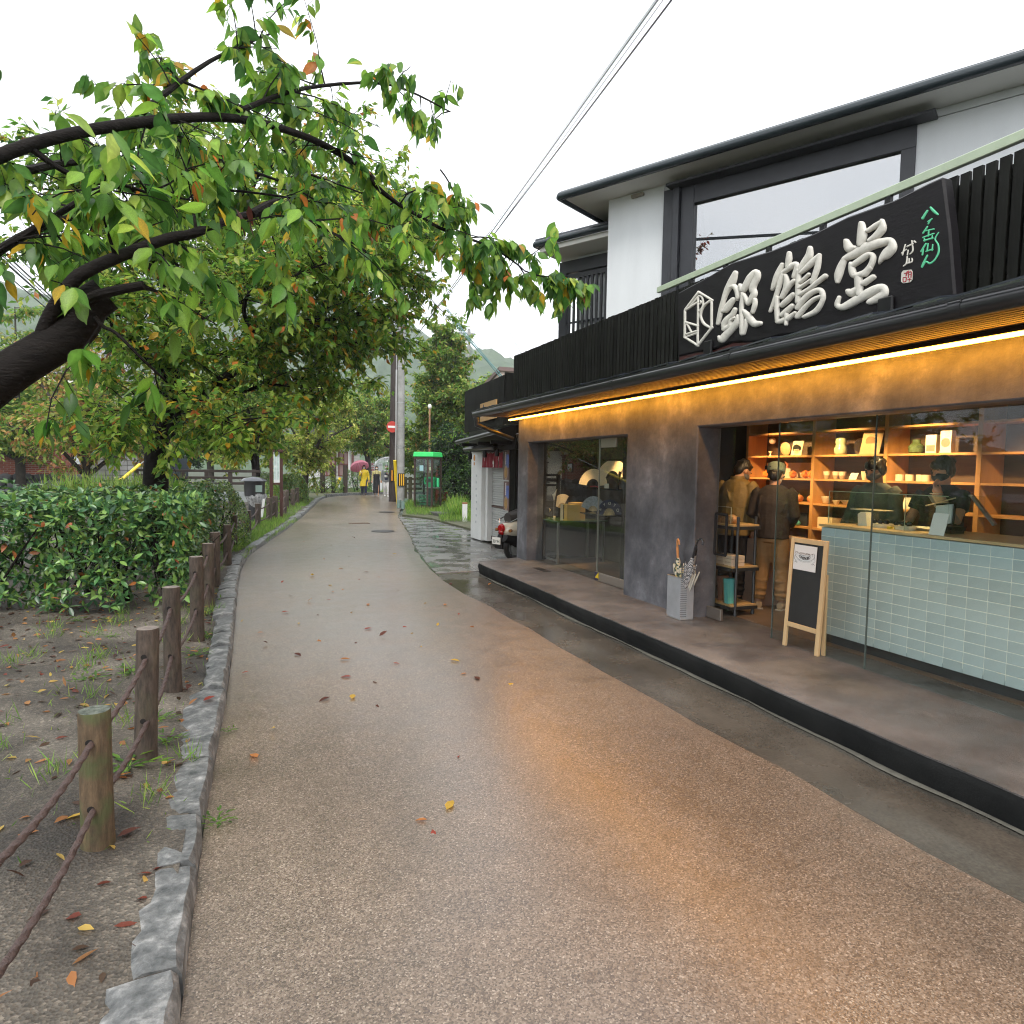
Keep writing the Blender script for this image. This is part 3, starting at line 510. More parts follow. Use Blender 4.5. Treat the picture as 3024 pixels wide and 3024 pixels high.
red = [[(1412, 745, 12), (1448, 740, 12)], [(1440, 725, 12), (1428, 770, 12)], [(1455, 720, 10), (1452, 790, 10)], [(1455, 735, 10), (1482, 730, 10), (1480, 790, 10)], [(1455, 760, 9), (1480, 757, 9)], [(1395, 800, 10), (1400, 835, 10), (1425, 830, 10)], [(1398, 790, 10), (1430, 788, 10), (1425, 832, 10)], [(1445, 812, 9), (1485, 806, 9)], [(1465, 800, 9), (1460, 835, 9)]]
mb = MB(); [stroke(mb, s, *B_, h=.004) for s in red]; mb.build('seal_mark', M('seal_red', (.32, .02, .03), .5), seal)
sx0 += .004
for px, py in ((2095, 1040), (2620, 925)):
    p = gx(px, py, sx0); m_ = MB(); m_.box((sx0-.03, p.y-.055, p.z-.06), (sx0-.004, p.y+.055, p.z+.10)); m_.box((sx0-.03, p.y-.055, p.z-.1), (3.99, p.y+.055, p.z-.06)); m_.build('bracket', BLK, sgn, bevel=.008)
# ---------------------------------------------------------------- inside the shop: shelves, goods, counter
OAK = M('oak', (.5, .25, .085), .5, var=.2, vs=7, stretch=(1, 1, .15), bump=.05, bs=40)
shf = thing('shelf_unit', 'tall oak shelf unit with three bays along the back of the shop', 'shelf', (6.35, 5.5, .18))
for y in (7.12, 6.0, 5.04, 4.08, 3.1): MB().box((6.2, y-.022, .18), (6.52, y+.022, 2.45)).build('upright', OAK, shf)
ups = [7.12, 6.0, 5.04, 4.08, 3.1]; lev = [.62, 1.055, 1.345, 1.635, 1.915, 2.20]
for a, b in zip(ups, ups[1:]):
    for z in lev: MB().box((6.205, b+.023, z-.022), (6.52, a-.023, z)).build('shelf', OAK, shf)
    MB().box((6.525, b+.023, .18), (6.54, a-.023, 2.45)).build('back_panel', M('shelf_back', (.11, .065, .035), .6, var=.35, vs=3, stretch=(1, .5, 4)), shf)
for a, b in zip(ups[:1], ups[1:2]): MB().box((6.50, b+.03, 1.64), (6.523, a-.03, 1.83)).build('pale_panel', M('pale_panel', (.5, .36, .2), .6, var=.1, vs=5), shf)
CER = M('cream_ceramic', (.72, .6, .42), .25, var=.06, vs=12); CER2 = M('biscuit_ceramic', (.42, .3, .17), .4); ORG = M('persimmon', (.6, .17, .03), .35, var=.2, vs=20); CARD = M('white_card', (.75, .68, .55), .6); BOXC = M('cream_paper', (.7, .55, .34), .6, var=.05, vs=10)
def item(name, lab, cat, group=None, loc=None, parts=()):
    if len(parts) == 1: 
        o = parts[0][1].build(name, parts[0][2], None, smooth=parts[0][3] if len(parts[0]) > 3 else False); return tag(o, lab, cat, group)
    t = thing(name, lab, cat, loc or (0, 0, 0), group)
    for p in parts: p[1].build(p[0], p[2], t, smooth=p[3] if len(p) > 3 else False)
    return t
def cup(y, z, r, h, lab, group, two=True, x=6.3):
    a = MB().lathe([(.001, 0), (r*.6, 0), (r*.78, h*.25), (r*.9, h*.5)], (x, y, z), 16); b = MB().lathe([(r*.9, h*.5), (r, h), (r*.9, h), (r*.8, h*.55), (.001, h*.55)], (x, y, z), 16)
    item('tea_cup', lab, 'cup', group, (x, y, z), [('lower_half', a, CER2 if two else CER, .9), ('upper_half', b, CER, .9)])
z3 = 1.635
for y, w in ((5.88, 'two-tone cream cup standing alone beside the left upright on the cup shelf'), (5.75, 'two-tone cream cup, left one of the touching pair on the cup shelf'), (5.66, 'two-tone cream cup, right one of the touching pair on the cup shelf')): cup(y, z3, .04, .088, w, 'cups on the middle shelf')
for y, w in ((5.36, 'tall plain cream cup between the small card and the dark-haired clerk'), (5.24, 'tall plain cream cup partly hidden by the dark-haired clerk')): cup(y, z3, .042, .094, w, 'cups on the middle shelf', False)
def card(nm, lab, y, z, w, h, lean=.04, m=CARD, x=6.28, parts=(), th=.006):
    b = MB(); b.add([(x-.0, y-w/2, z), (x, y+w/2, z), (x+lean, y+w/2, z+h), (x+lean, y-w/2, z+h), (x+th, y-w/2, z), (x+th, y+w/2, z), (x+lean+th, y+w/2, z+h), (x+lean+th, y-w/2, z+h)], [(0, 1, 2, 3), (7, 6, 5, 4), (0, 4, 5, 1), (1, 5, 6, 2), (2, 6, 7, 3), (3, 7, 4, 0)])
    if parts: return item(nm, lab, nm.split('_')[-1], None, (x, y, z), [('sheet', b, m)]+list(parts))
    return item(nm, lab, nm.split('_')[-1], None, (x, y, z), [('sheet', b, m)])
card('price_card', 'small bright card leaning on the cup shelf among the cups', 5.51, z3, .1, .075)
for y, w in ((4.94, 'short cream tumbler nearest the right-hand upright on the cup shelf'), (4.83, 'short cream tumbler, second from the upright behind the clerk'), (4.71, 'short cream tumbler, left one of a touching pair'), (4.655, 'short cream tumbler, right one of a touching pair next to the second clerk')):
    a = MB().lathe([(.001, 0), (.04, 0), (.041, .066), (.036, .066), (.034, .02), (.001, .02)], (6.3, y, z3), 16); item('tumbler', w, 'cup', 'short tumblers on the right bay', None, [('tumbler', a, CER, .9)])
def gem(y, z, r, lab, g='faceted orange ornaments', m=ORG):
    b = bmesh.new(); bmesh.ops.create_icosphere(b, subdivisions=1, radius=r); bmesh.ops.translate(b, verts=b.verts, vec=(6.3, y, z+r*.9)); me = bpy.data.meshes.new('orange_ornament'); b.to_mesh(me); b.free(); me.materials.append(m); link('orange_ornament', me, None, lab, 'ornament', g)
for y, r, w in ((6.86, .05, 'faceted orange ornament left of the green cap on the cup shelf'), (6.40, .052, 'squat faceted orange ornament right of the white pot'), (6.20, .055, 'faceted orange ornament, left of the touching pair by the upright'), (6.11, .055, 'faceted orange ornament, right of the touching pair by the upright')): gem(y, z3, r, w)
item('white_pot', 'white square pot with a small plant behind the green cap', 'pot', None, (6.3, 6.50, z3), [('pot', MB().lathe([(.05, 0), (.055, .12), (.045, .12), (.04, .02)], (6.3, 6.5, z3), 4), CER), ('sprig', MB().tube([(6.3, 6.5, z3+.1), (6.31, 6.51, z3+.17), (6.29, 6.54, z3+.21)], [.02, .015, .004], 6), M('sprig', (.3, .08, .03), .6))])
z2 = 1.915
item('round_ornament', 'white knobbly ball hanging in the top left bay', 'ornament', None, None, [('b', MB().ell((6.4, 6.88, z2+.2), (.045, .045, .045)), CER, True)])
item('small_goblet', 'tiny white goblet in the top left bay', 'cup', None, None, [('g', MB().lathe([(.02, 0), (.008, .015), (.008, .03), (.028, .06), (.02, .06)], (6.3, 6.80, z2), 12), CER, True)])
pm = Matrix.Translation((6.36, 6.62, z2+.088)) @ Matrix.Rotation(rad(82), 4, 'Y')
item('round_plate', 'round tan wooden plate standing in the top left bay', 'plate', None, None, [('p', MB().lathe([(.001, 0), (.055, 0), (.085, .014), (.085, .02), (.001, .008)], (0, 0, 0), 24, pm), M('tan_wood', (.6, .36, .17), .5, var=.15, vs=12), True)])
pp = MB()
for i in range(-5, 6):
    for j in range(-5, 6):
        if i*i+j*j < 24: pp.cbox((6.283+.012*(j+6)/12, 6.35-.0105*i-.005*(j % 2), z2+.075+.0115*j), (.004, .0065, .007))
card('print_card', 'cream card with a black lattice disc in the top left bay', 6.35, z2, .17, .18, .04, BOXC, parts=[('disc', MB().lathe([(.001, 0), (.062, 0), (.062, .004), (.001, .004)], (0, 0, 0), 24, Matrix.Translation((6.289, 6.35, z2+.075)) @ Matrix.Rotation(rad(78.5), 4, 'Y')), M('print_black', (.02, .018, .016), .5)), ('dots', pp, BOXC)])
item('gourd_vase', 'pale green gourd-shaped vase on the top shelf of the middle bay', 'vase', None, None, [('v', MB().lathe([(.05, 0), (.066, .02), (.07, .06), (.056, .10), (.05, .12), (.058, .155), (.05, .185), (.025, .195)], (6.32, 5.72, z2), 22, sy=1.05), M('celadon', (.42, .45, .25), .3, var=.12, vs=20), .9)])
item('dark_bowl', 'dark round bowl standing on edge beside the gourd vase', 'bowl', None, None, [('b', MB().lathe([(.001, 0), (.06, 0), (.09, .05), (.08, .05), (.001, .02)], (0, 0, 0), 20, Matrix.Translation((6.36, 5.52, z2+.09)) @ Matrix.Rotation(rad(80), 4, 'Y')), M('dark_lacquer', (.03, .02, .015), .3), True)])
card('framed_print', 'large tan sheet with a faint round motif leaning in the middle bay', 5.30, z2, .25, .255, .06, M('tan_paper', (.4, .27, .12), .7, var=.1, vs=6), parts=[('motif', MB().lathe([(.001, 0), (.07, 0), (.07, .004), (.001, .004)], (0, 0, 0), 22, Matrix.Translation((6.296, 5.30, z2+.125)) @ Matrix.Rotation(rad(76.3), 4, 'Y')), M('tan_ink', (.26, .16, .07), .7))], x=6.27)
item('glass_jars', 'green glass jar cluster on the top right shelf', 'jar', None, None, [('j', MB().lathe([(.05, 0), (.07, .015), (.072, .075), (.035, .11), (.04, .14), (.03, .14), (.025, .11)], (6.32, 4.79, z2), 20), M('green_glass', (.1, .14, .06), .1, var=.4, vs=30), True)])
for y, w, l in ((4.60, .11, 'white box with red print at its foot on the top right shelf'), (4.45, .11, 'white box with a pink disc at the end of the top right shelf')):
    h = .18 if y > 4.5 else .215
    item('gift_box', l, 'box', None, (6.3, y, z2), [('carton', MB().box((6.27, y-w/2, z2), (6.33, y+w/2, z2+h)), CARD), ('print', MB().box((6.267, y-w*.4, z2+.02), (6.2695, y+w*.4, z2+.08)) if y > 4.5 else MB().lathe([(.001, 0), (.045, 0), (.045, .003), (.001, .003)], (0, 0, 0), 18, Matrix.Translation((6.268, y, z2+.1)) @ Matrix.Rotation(rad(90), 4, 'Y')), M('pink_print', (.6, .2, .15), .6))])
z4 = 1.345
for y, w in ((6.28, 'round orange pottery fruit just right of the capped man'), (6.10, 'round orange pottery fruit with green stalk next to the upright'), (6.86, 'round orange pottery fruit left of the capped man')):
    item('pottery_fruit', w, 'ornament', 'round orange pottery fruit', (6.3, y, z4), [('fruit', MB().ell((6.3, y, z4+.045), (.048, .048, .045)), M('terracotta', (.5, .17, .05), .5, var=.2, vs=25), True), ('stalk', MB().tube([(6.3, y, z4+.085), (6.3, y+.006, z4+.105)], .006, 5), M('stalk', (.1, .2, .04), .6))])
for y, r, h, w in ((5.86, .055, .085, 'deep white bowl at the left end of the lower middle shelf'), (5.71, .045, .05, 'small white bowl between two other bowls'), (5.56, .068, .05, 'wide shallow white bowl right of the small bowls')):
    item('white_bowl', w, 'bowl', 'white bowls on the lower middle shelf', None, [('b', MB().lathe([(.02, 0), (r*.6, .01), (r, h), (r*.92, h), (r*.5, .02), (.001, .02)], (6.28, y, z4), 18), CER, .9)])
card('price_card', 'cream folded card standing right of the white bowls', 5.36, z4, .12, .11, .05)
for k, y in enumerate((4.86, 4.81, 4.76)): card('gift_card', ('pale card, left of three leaning on the low right shelf', 'pale card, middle of three leaning on the low right shelf', 'pale card, right of three leaning on the low right shelf')[k], y, z4, .045, .12, .03)
z5 = 1.055
item('paper_stack', 'cream paper block at the left of the lowest visible shelf behind the counter', 'box', None, None, [('b', MB().box((6.24, 5.72, z5), (6.40, 5.93, z5+.13)), BOXC)])
item('glass_fish', 'teal glass ornaments in front of a small frame beside the capped man', 'ornament', None, (6.3, 6.3, z5), [('shards', MB().ell((6.27, 6.38, z5+.03), (.03, .06, .03)).ell((6.27, 6.27, z5+.03), (.03, .05, .035)), M('teal_glass', (.08, .3, .28), .15), True), ('frame', MB().box((6.32, 6.16, z5), (6.33, 6.36, z5+.16)), DKF)])
# pendant cord over the capped man
item('pendant_cord', 'thin black pendant cord ending in a black clip above the green cap', 'lamp', None, (5.8, 6.2, 2.5), [('cord', MB().tube([gx(2270, 1255, 5.6), gx(2264, 1375, 5.6)], .004, 5), BLK), ('clip', MB().cbox(gx(2264, 1380, 5.6), (.02, .035, .04)), BLK)])
# counter with pale tiles
ctr = thing('shop_counter', 'shop counter faced with rows of pale blue-green wide tiles behind the glass', 'counter', (5.0, 3, .18))
MB().box((4.8025, -2, .30), (5.4, 4.51, 1.215)).build('core', M('grout', (.85, .87, .8), .7), ctr)
MB().box((4.86, -2, .18), (5.36, 4.48, .30)).build('plinth', M('plinth', (.02, .025, .028), .4), ctr)
MB().box((4.79, -2, 1.224), (5.45, 4.53, 1.245)).build('worktop', M('worktop_oak', (.62, .43, .22), .4, var=.12, vs=8, stretch=(1, .2, 1)), ctr)
TILE = M('glazed_tile', (.5, .6, .63), .16, var=.07, vs=2.5, bump=.03, bs=12, orand=.06)
TILE = MATS['glazed_tile']; tm = MB().box((-.012, -.0717, -.0369), (0, .0717, .0369)).mesh('tile', TILE, bevel=.0022)
for r in range(12):
    for c in range(24): link('tile', tm, ctr, loc=(4.812, 4.51-.0735-.147*c, 1.18-.0795*r))
for r in range(12): MB().box((4.83, 4.511, 1.142-.0795*r), (5.39, 4.52, 1.217-.0795*r)).build('end_tile', TILE, ctr)
gc = thing('glass_case', 'low glass display case standing on the tiled counter', 'display case', (5.1, 4, 1.245)); CG = glassmat('case_glass', (.96, .98, .96))
for a, b in (((4.93, 3.45, 1.246), (4.936, 4.56, 1.535)), ((4.937, 4.554, 1.246), (5.35, 4.56, 1.535)), ((4.937, 3.45, 1.246), (5.35, 3.456, 1.535)), ((4.93, 3.45, 1.536), (5.35, 4.56, 1.542)), ((4.937, 3.8, 1.246), (5.34, 3.806, 1.534))): MB().box(a, b).build('case_pane', CG, gc)
mb = MB(); [mb.box((4.926, a, z), (4.930, b, z+.006)) for a, b, z in ((3.45, 4.56, 1.537),)]; mb.box((4.926, 4.556, 1.246), (4.93, 4.562, 1.54)); mb.box((4.926, 3.798, 1.246), (4.929, 3.804, 1.535)); mb.build('case_edge', M('case_edge', (.35, .42, .3), .2), gc)
zt = 1.246
def disp(nm, lab, cat, y, parts, x=5.05): return item(nm, lab, cat, None, (x, y, zt), parts)
disp('white_device', 'small white desk device with rounded back inside the glass case', 'device', 4.25, [('d', MB().prism([(0, 0), (.09, 0), (.10, .10), (.07, .12), (.02, .12), (.01, .07)], (5.0, 4.21, zt), (0, 1, 0), (0, 0, 1), (.07, 0, 0)), M('white_plastic', (.8, .78, .72), .3))])
disp('clear_box', 'clear box with a pale frame inside the glass case', 'box', 4.42, [('lid', MB().box((5.12, 4.2, zt+.13), (5.3, 4.5, zt+.135)), M('pale_edge', (.6, .55, .42), .3)), ('side', MB().box((5.12, 4.2, zt), (5.124, 4.5, zt+.13)), CG)])
for y, l in ((4.08, 'white oval dish holding shiny dark goods, left one in the glass case'), (3.87, 'white oval dish holding shiny dark goods, right one in the glass case')):
    t = thing('oval_dish', l, 'dish', (5.03, y, zt)); MB().lathe([(.07, 0), (.08, .035), (.075, .035), (.065, .01)], (5.03, y, zt), 20, sy=1.15).build('dish', M('white_china', (.75, .72, .65), .2), t, smooth=.8)
    for k in range(5): MB().ell((5.0+.03*(k % 2), y-.06+.03*k, zt+.05), (.028, .02, .022), 8, 6).build('dark_wrapper', M('shiny_dark', (.03, .035, .05), .12, .4), t, smooth=True)
disp('oval_tray', 'shallow white oval tray with yellow pieces behind the dishes', 'tray', 3.85, [('tray', MB().lathe([(.1, 0), (.125, .02), (.115, .02), (.09, .006)], (5.2, 3.82, zt), 22, sy=1.5), M('white_china', (.75, .72, .65), .2), .8), ('yellow_piece', MB().cbox((4.98, 3.97, zt+.01), (.03, .03, .02)).cbox((4.99, 3.92, zt+.01), (.03, .025, .02)), M('yellow_candy', (.8, .6, .05), .4))])
disp('tablet_stand', 'tablet computer seen edge-on tilted on a metal stand behind the case', 'tablet', 3.86, [('tablet', MB().prism([(0, 0), (.03, 0), (.22, -.22), (.20, -.235)], (5.4, 3.62, zt+.3), (0, -1, 0), (0, 0, 1), (.03, 0, 0)).prism([(.06, .05), (.085, .06), (-.09, .30), (-.115, .285)], (5.38, 3.84, zt), (0, -1, 0), (0, 0, 1), (.16, 0, 0)), M('tablet_grey', (.3, .3, .3), .3, .5)), ('stand_arm', MB().tube([(5.42, 3.83, zt), (5.44, 3.85, zt+.16)], .008, 6), STL)])
disp('register_screen', 'white register screen on a black stand at the right of the case', 'screen', 3.6, [('screen', MB().prism([(0, 0), (.13, .02), (.11, .17), (-.02, .15)], (5.08, 3.66, zt+.06), (0, -1, 0), (.25, 0, 1), (.012, 0, 0)), M('screen_white', (.7, .75, .78), .3)), ('bezel', MB().prism([(-.012, -.012), (.142, .008), (.12, .185), (-.032, .165)], (5.093, 3.66, zt+.06), (0, -1, 0), (.25, 0, 1), (.012, 0, 0)), BLK), ('stand', MB().box((5.06, 3.5, zt), (5.2, 3.68, zt+.055)), BLK)])
cf = card('menu_card', 'white printed menu card in a clear stand at the counter edge', 3.47, zt, .12, .165, .05, M('menu_white', (.78, .78, .74), .5), x=4.84, parts=[('print', MB().add([(4.8475+.05*a/.165, 3.47+s, zt+a) for a, s in ((.03, -.045), (.03, .045), (.14, .045), (.14, -.045))], [(0, 1, 2, 3)]), M('menu_grey', (.36, .36, .35), .6, var=.5, vs=60))])
# pen / chopstick held at right
item('pointer_stick', 'thin pale wooden stick held out over the counter at the right edge', 'stick', None, None, [('s', MB().tube([gx(2734, 1493, 5.15), gx(2822, 1470, 5.0)], .005, 6), M('pale_wood', (.7, .55, .38), .5))])
# display window: table, glass shelves, fans
tb = thing('display_table', 'glass-topped display table with slim steel legs in the shop window', 'table', (5.1, 10, .18))
MB().box((4.58, 9.55, .85), (5.5, 10.19, .875)).build('tabletop', M('green_glass_top', (.10, .16, .11), .1), tb)
for p in ((4.62, 9.6), (4.62, 10.15), (5.45, 9.6), (5.45, 10.15)): MB().box((p[0]-.015, p[1]-.015, .18), (p[0]+.015, p[1]+.015, .85)).build('leg', STL, tb)
MB().box((4.61, 9.61, .21), (4.63, 10.14, .24)).build('stretcher', STL, tb)
tb2 = thing('wall_shelf', 'two dark glass shelves on the lit wall of the shop window', 'shelf', (5.2, 9, 1.3))
zs = gx(1790, 1440, 5.2).z; zs2 = gx(1790, 1517, 4.95).z
MB().box((5.0, 8.45, zs-.02), (5.6, 9.5, zs)).build('upper_shelf', M('smoked_glass', (.02, .022, .02), .1), tb2); MB().box((4.75, 8.3, zs2-.02), (5.2, 9.1, zs2)).build('lower_shelf', MATS['smoked_glass'], tb2)
MB().box((5.1, 9.05, zs+.42), (5.6, 9.07, zs+.44)).box((5.1, 8.4, zs+.42), (5.12, 9.0, zs+.44)).build('bracket_bar', BLK, tb2)
WF = M('fan_paper', (.8, .66, .46), .7); WR = M('fan_rib', (.6, .42, .22), .6); NV = M('fan_navy', (.012, .016, .045), .7); GYF = M('fan_grey', (.3, .32, .34), .7, var=.3, vs=40)
def fan(lab, O, r0, r1, a0, a1, m, rib, U=(.42, -.9, 0), V=(0.1, 0.05, 1), npl=30):
    O = Vector(O); U = Vector(U).normalized(); V = Vector(V).normalized(); Nn = U.cross(V)
    t = thing('folding_fan', lab, 'fan', O, 'folding fans in the shop window'); mb = MB(); vs = []
    for i in range(npl*2+1):
        a = rad(a0+(a1-a0)*i/(npl*2)); h = .006*(i % 2)
        vs += [O+(U*math.cos(a)+V*math.sin(a))*r+Nn*(h*r/r1) for r in (r0, r1)]
    mb.add(vs, [(2*i, 2*i+1, 2*i+3, 2*i+2) for i in range(npl*2)]); mb.build('leaf_paper', m, t)
    mb = MB()
    for i in range(npl//2+1):
        a = rad(a0+(a1-a0)*i/(npl//2)); d = U*math.cos(a)+V*math.sin(a); s = U*-math.sin(a)+V*math.cos(a)
        mb.add([O+s*.002, O-s*.002, O+d*r0*1.05-s*.004, O+d*r0*1.05+s*.004], [(0, 1, 2, 3)])
    mb.build('ribs', rib, t)
    return t, O, U, V
f0 = gx(1750, 1436, 5.25); fan('white pleated fan on the upper shelf, lower of the two white fans', (5.25, f0.y, zs+.005), .125, .29, 6, 174, WF, BLK)
f1 = gx(1808, 1412, 5.42); fan('white pleated fan standing higher against the lit wall', (5.42, f1.y, f1.z), .12, .30, 6, 172, WF, BLK)
f2 = gx(1750, 1513, 5.0); fan('grey printed fan beside the navy one on the lower shelf', (5.0, f2.y, zs2+.002), .09, .24, 12, 165, GYF, WR)
f3 = gx(1793, 1516, 4.82); t_, O3, U3, V3 = fan('navy fan lettered KYOTO on the lower shelf', (4.84, f3.y-.02, zs2+.002), .10, .225, 5, 178, NV, WR)
for i, ch in enumerate('KYOTO'):
    a = rad(152-31*i); d = U3*math.cos(a)+V3*math.sin(a); text(ch, .062, O3+d*.168-Vector((.012, .007, 0)), U3*math.sin(a)-V3*math.cos(a), d, M('fan_letter', (.55, .52, .45), .6), t_)
f4 = gx(1668, 1497, 4.95); fan('white pleated fan leaning on the window table', (4.9, f4.y, f4.z-.02), .09, .24, 60, 170, WF, WR)
def onT(nm, lab, cat, parts): return item(nm, lab, cat, None, (4.8, 9.8, .876), parts)
p = gx(1705, 1530, 4.78)
onT('yellow_box', 'tall yellow gift box with a dark arrow-shaped band on the window table', 'box', [('carton', MB().box((4.75, 9.56, .876), (4.98, 9.70, 1.14)), M('yellow_card', (.72, .45, .10), .5)), ('band', MB().prism([(0, .02), (.03, 0), (.03, .02), (.03, .24), (0, .24)], (4.748, 9.66, .885), (0, 1, 0), (0, 0, 1), (.0015, 0, 0)), BLK), ('pale_side', MB().box((4.745, 9.70, .876), (4.98, 9.79, 1.135)), M('pale_cream', (.7, .6, .42), .6))])
onT('wooden_box', 'tan wooden box behind the fan on the window table', 'box', [('b', MB().box((5.0, 9.78, .876), (5.2, 10.02, 1.15)), M('tan_box', (.55, .35, .12), .5, var=.1, vs=10))])
for lab, px, py, pts, zz in (('cream paper triangle pennant on a thin stand in the shop window', 1636, 1460, [(-.07, .0), (.0, -.11), (.11, .1), (0, .02)], .0), ('cream paper bird-shaped dish on a small glass foot', 1620, 1507, [(-.085, .01), (0, -.05), (.09, .015), (.03, .03), (.0, .06), (-.02, .03)], .0)):
    q = gx(px, py, 4.72)
    onT('paper_ornament', lab, 'ornament', [('paper', MB().prism(pts, q, (0, -1, 0), (0, 0, 1), (.006, 0, 0)), M('cream_leaf', (.8, .62, .42), .6)), ('stand', MB().tube([(4.723, q.y, .876), (4.723, q.y, q.z-.04)], .004, 6).lathe([(.001, 0), (.03, 0), (.03, .006), (.001, .006)], (4.723, q.y, .876), 12), STL)])
q = gx(1598, 1513, 4.7); onT('tilted_card', 'small white card propped at the left end of the window table', 'card', [('c', MB().prism([(0, 0), (.09, .02), (.12, .11), (.03, .09)], (4.66, q.y+.05, .878), (0, -1, 0), (.3, 0, 1), (.005, 0, 0)), CARD)])
onT('small_jar', 'little white jar on the window table below the paper bird', 'jar', [('j', MB().lathe([(.02, 0), (.025, .05), (.02, .055)], (4.68, 9.88, .876), 12), CER, True)])
# fan stand & little sign near the door leaf
q = gx(1818, 1725, 4.75)
item('black_stool', 'black tapered stool beside the window door', 'stool', None, (4.85, 7.4, .18), [('seat', MB().lathe([(.17, .48), (.17, .5), (.001, .5)], (4.9, 7.30, .18), 24), M('stool_black', (.008, .014, .02), .4), .7), ('body', MB().lathe([(.21, 0), (.165, .475)], (4.9, 7.30, .18), 24), MATS['stool_black'], .7)])
item('little_sign', 'small white sign card on thin legs on top of the black stool', 'sign', None, (4.85, 7.2, .68), [('card', MB().box((4.84, 7.10, .80), (4.85, 7.30, .97)), M('menu_white', (.78, .78, .74), .5)), ('leg', MB().tube([(4.845, 7.26, .685), (4.845, 7.26, .8)], .004, 5).tube([(4.845, 7.18, .685), (4.845, 7.18, .8)], .004, 5).box((4.81, 7.14, .681), (4.88, 7.29, .69)), STL)])
item('book_pair', 'dark upright frame and white cards on the upper window shelf', 'card', None, (5.2, 8.8, zs), [('frame', MB().prism([(0, 0), (.05, 0), (.10, .25), (.06, .26)], (5.15, 8.72, zs+.001), (0, -1, 0), (0, 0, 1), (.02, 0, 0)), BLK), ('card', MB().box((5.10, 8.86, zs+.001), (5.105, 8.99, zs+.07)), CARD)])
item('red_cord', 'red tasselled cord lying under the lower white fan', 'cord', None, None, [('c', MB().tube([(5.05, 9.35, zs+.012), (5.06, 9.2, zs+.02), (5.05, 9.1, zs+.012)], .01, 6), M('red_silk', (.4, .02, .03), .6))])
# corner rack with boxes and books by the entrance
rk = thing('corner_rack', 'open rack of oak boards on black steel legs just inside the entrance', 'rack', (4.85, 5.75, .18)); SB = M('rack_board', (.55, .38, .18), .5, var=.12, vs=9, stretch=(1, .2, 1))
for (x, y) in ((4.70, 5.86), (4.76, 5.56), (5.0, 5.93), (5.03, 5.6)): MB().lathe([(.02, 0), (.02, .04), (.016, .05), (.016, 1.05)], (x, y, .18), 10).build('leg', M('rack_steel', (.06, .065, .07), .4, .4), rk, smooth=.8)
for z in (1.13, .69, .28): MB().box((4.70, 5.56, z), (5.04, 5.95, z+.018)).build('shelf', SB, rk); MB().box((4.69, 5.55, z-.035), (5.05, 5.96, z-.002)).build('shelf_frame', MATS['rack_steel'], rk)
item('acrylic_box', 'clear acrylic box of small goods on top of the rack', 'box', None, (4.8, 5.7, 1.15), [('side', MB().box((4.72, 5.63, 1.15), (4.723, 5.94, 1.33)).box((4.723, 5.63, 1.15), (4.95, 5.633, 1.33)), CG), ('edge', MB().box((4.718, 5.625, 1.15), (4.724, 5.631, 1.33)).box((4.718, 5.631, 1.326), (4.724, 5.94, 1.331)), M('pale_edge', (.6, .55, .42), .3)), ('goods', MB().cbox((4.8, 5.78, 1.19), (.1, .2, .08)).ell((4.78, 5.68, 1.2), (.05, .06, .05)), M('sweets', (.6, .32, .16), .5, var=.5, vs=40))])
for i in range(3):
    for j in range(2): item('white_box', ('bottom', 'middle', 'top')[i]+' flat white box of the '+('right' if j == 0 else 'left')+' stack on the rack', 'box', 'flat white boxes on the rack', None, [('b', MB().box((4.72, 5.58+.14*j, .709+.037*i), (4.88, 5.71+.14*j, .742+.037*i)), M('white_carton', (.72, .62, .5), .6))])
for i, (c, l) in enumerate((((.15, .55, .55), 'turquoise booklet leaning on the lowest rack shelf'), ((.35, .3, .15), 'olive booklet behind the turquoise one on the rack'), ((.45, .2, .12), 'rust-coloured booklet at the left of the lowest rack shelf'))):
    yb = (5.68, 5.73, 5.86)[i]; item('booklet', l, 'booklet', None, None, [('b', MB().prism([(0, 0), (.05, 0), (.02, .26), (-.03, .26)], (4.72+.03*i, yb, .30), (0, -1, 0), (0, 0, 1), (.12, 0, 0)), M('booklet_%s' % ('blue', 'olive', 'rust')[i], c, .5))])
# spot lamps under the ceiling
def spot(x, y, tx, ty, tz, e, ang=62, z=2.44, col=(1, .62, .27)):
    t = thing('spot_lamp', SPOTL[len(SPOTS) % len(SPOTL)], 'lamp', (x, y, z), 'ceiling spot lamps in the shop'); SPOTS.append(t)
    d = (Vector((tx, ty, tz))-Vector((x, y, z))).normalized(); P0 = Vector((x, y, z))
    MB().tube([P0-d*.06, P0+d*.03], .035, 12).build('lamp_can', BLK, t, smooth=.8); MB().box((x-.01, y-.01, z), (x+.01, y+.01, 2.499)).build('lamp_stem', BLK, t)
    MB().tube([P0+d*.0302, P0+d*.031], .026, 12).build('bulb', M('bulb', (1, .9, .7), .4, emit=((1, .75, .4), 25.)), t)
    l = bpy.data.lights.new('spot_beam', 'SPOT'); l.energy = e; l.spot_size = rad(ang); l.spot_blend = .6; l.color = col; l.shadow_soft_size = .04
    o = bpy.data.objects.new('spot_beam', l); COL.objects.link(o); o.location = P0+d*.05; o.rotation_mode = 'QUATERNION'; o.rotation_quaternion = (-d).to_track_quat('Z', 'Y'); o.parent = t; o.matrix_parent_inverse = Matrix.Translation(-P0)
SPOTS = []; SPOTL = ['ceiling spot lamp above the left shelf bay', 'ceiling spot lamp above the middle shelf bay', 'ceiling spot lamp above the right shelf bay', 'ceiling spot lamp at the far right of the shelves', 'ceiling spot lamp over the glass case', 'ceiling spot lamp over the entrance floor', 'ceiling spot lamp lighting the white fans', 'ceiling spot lamp over the window table']
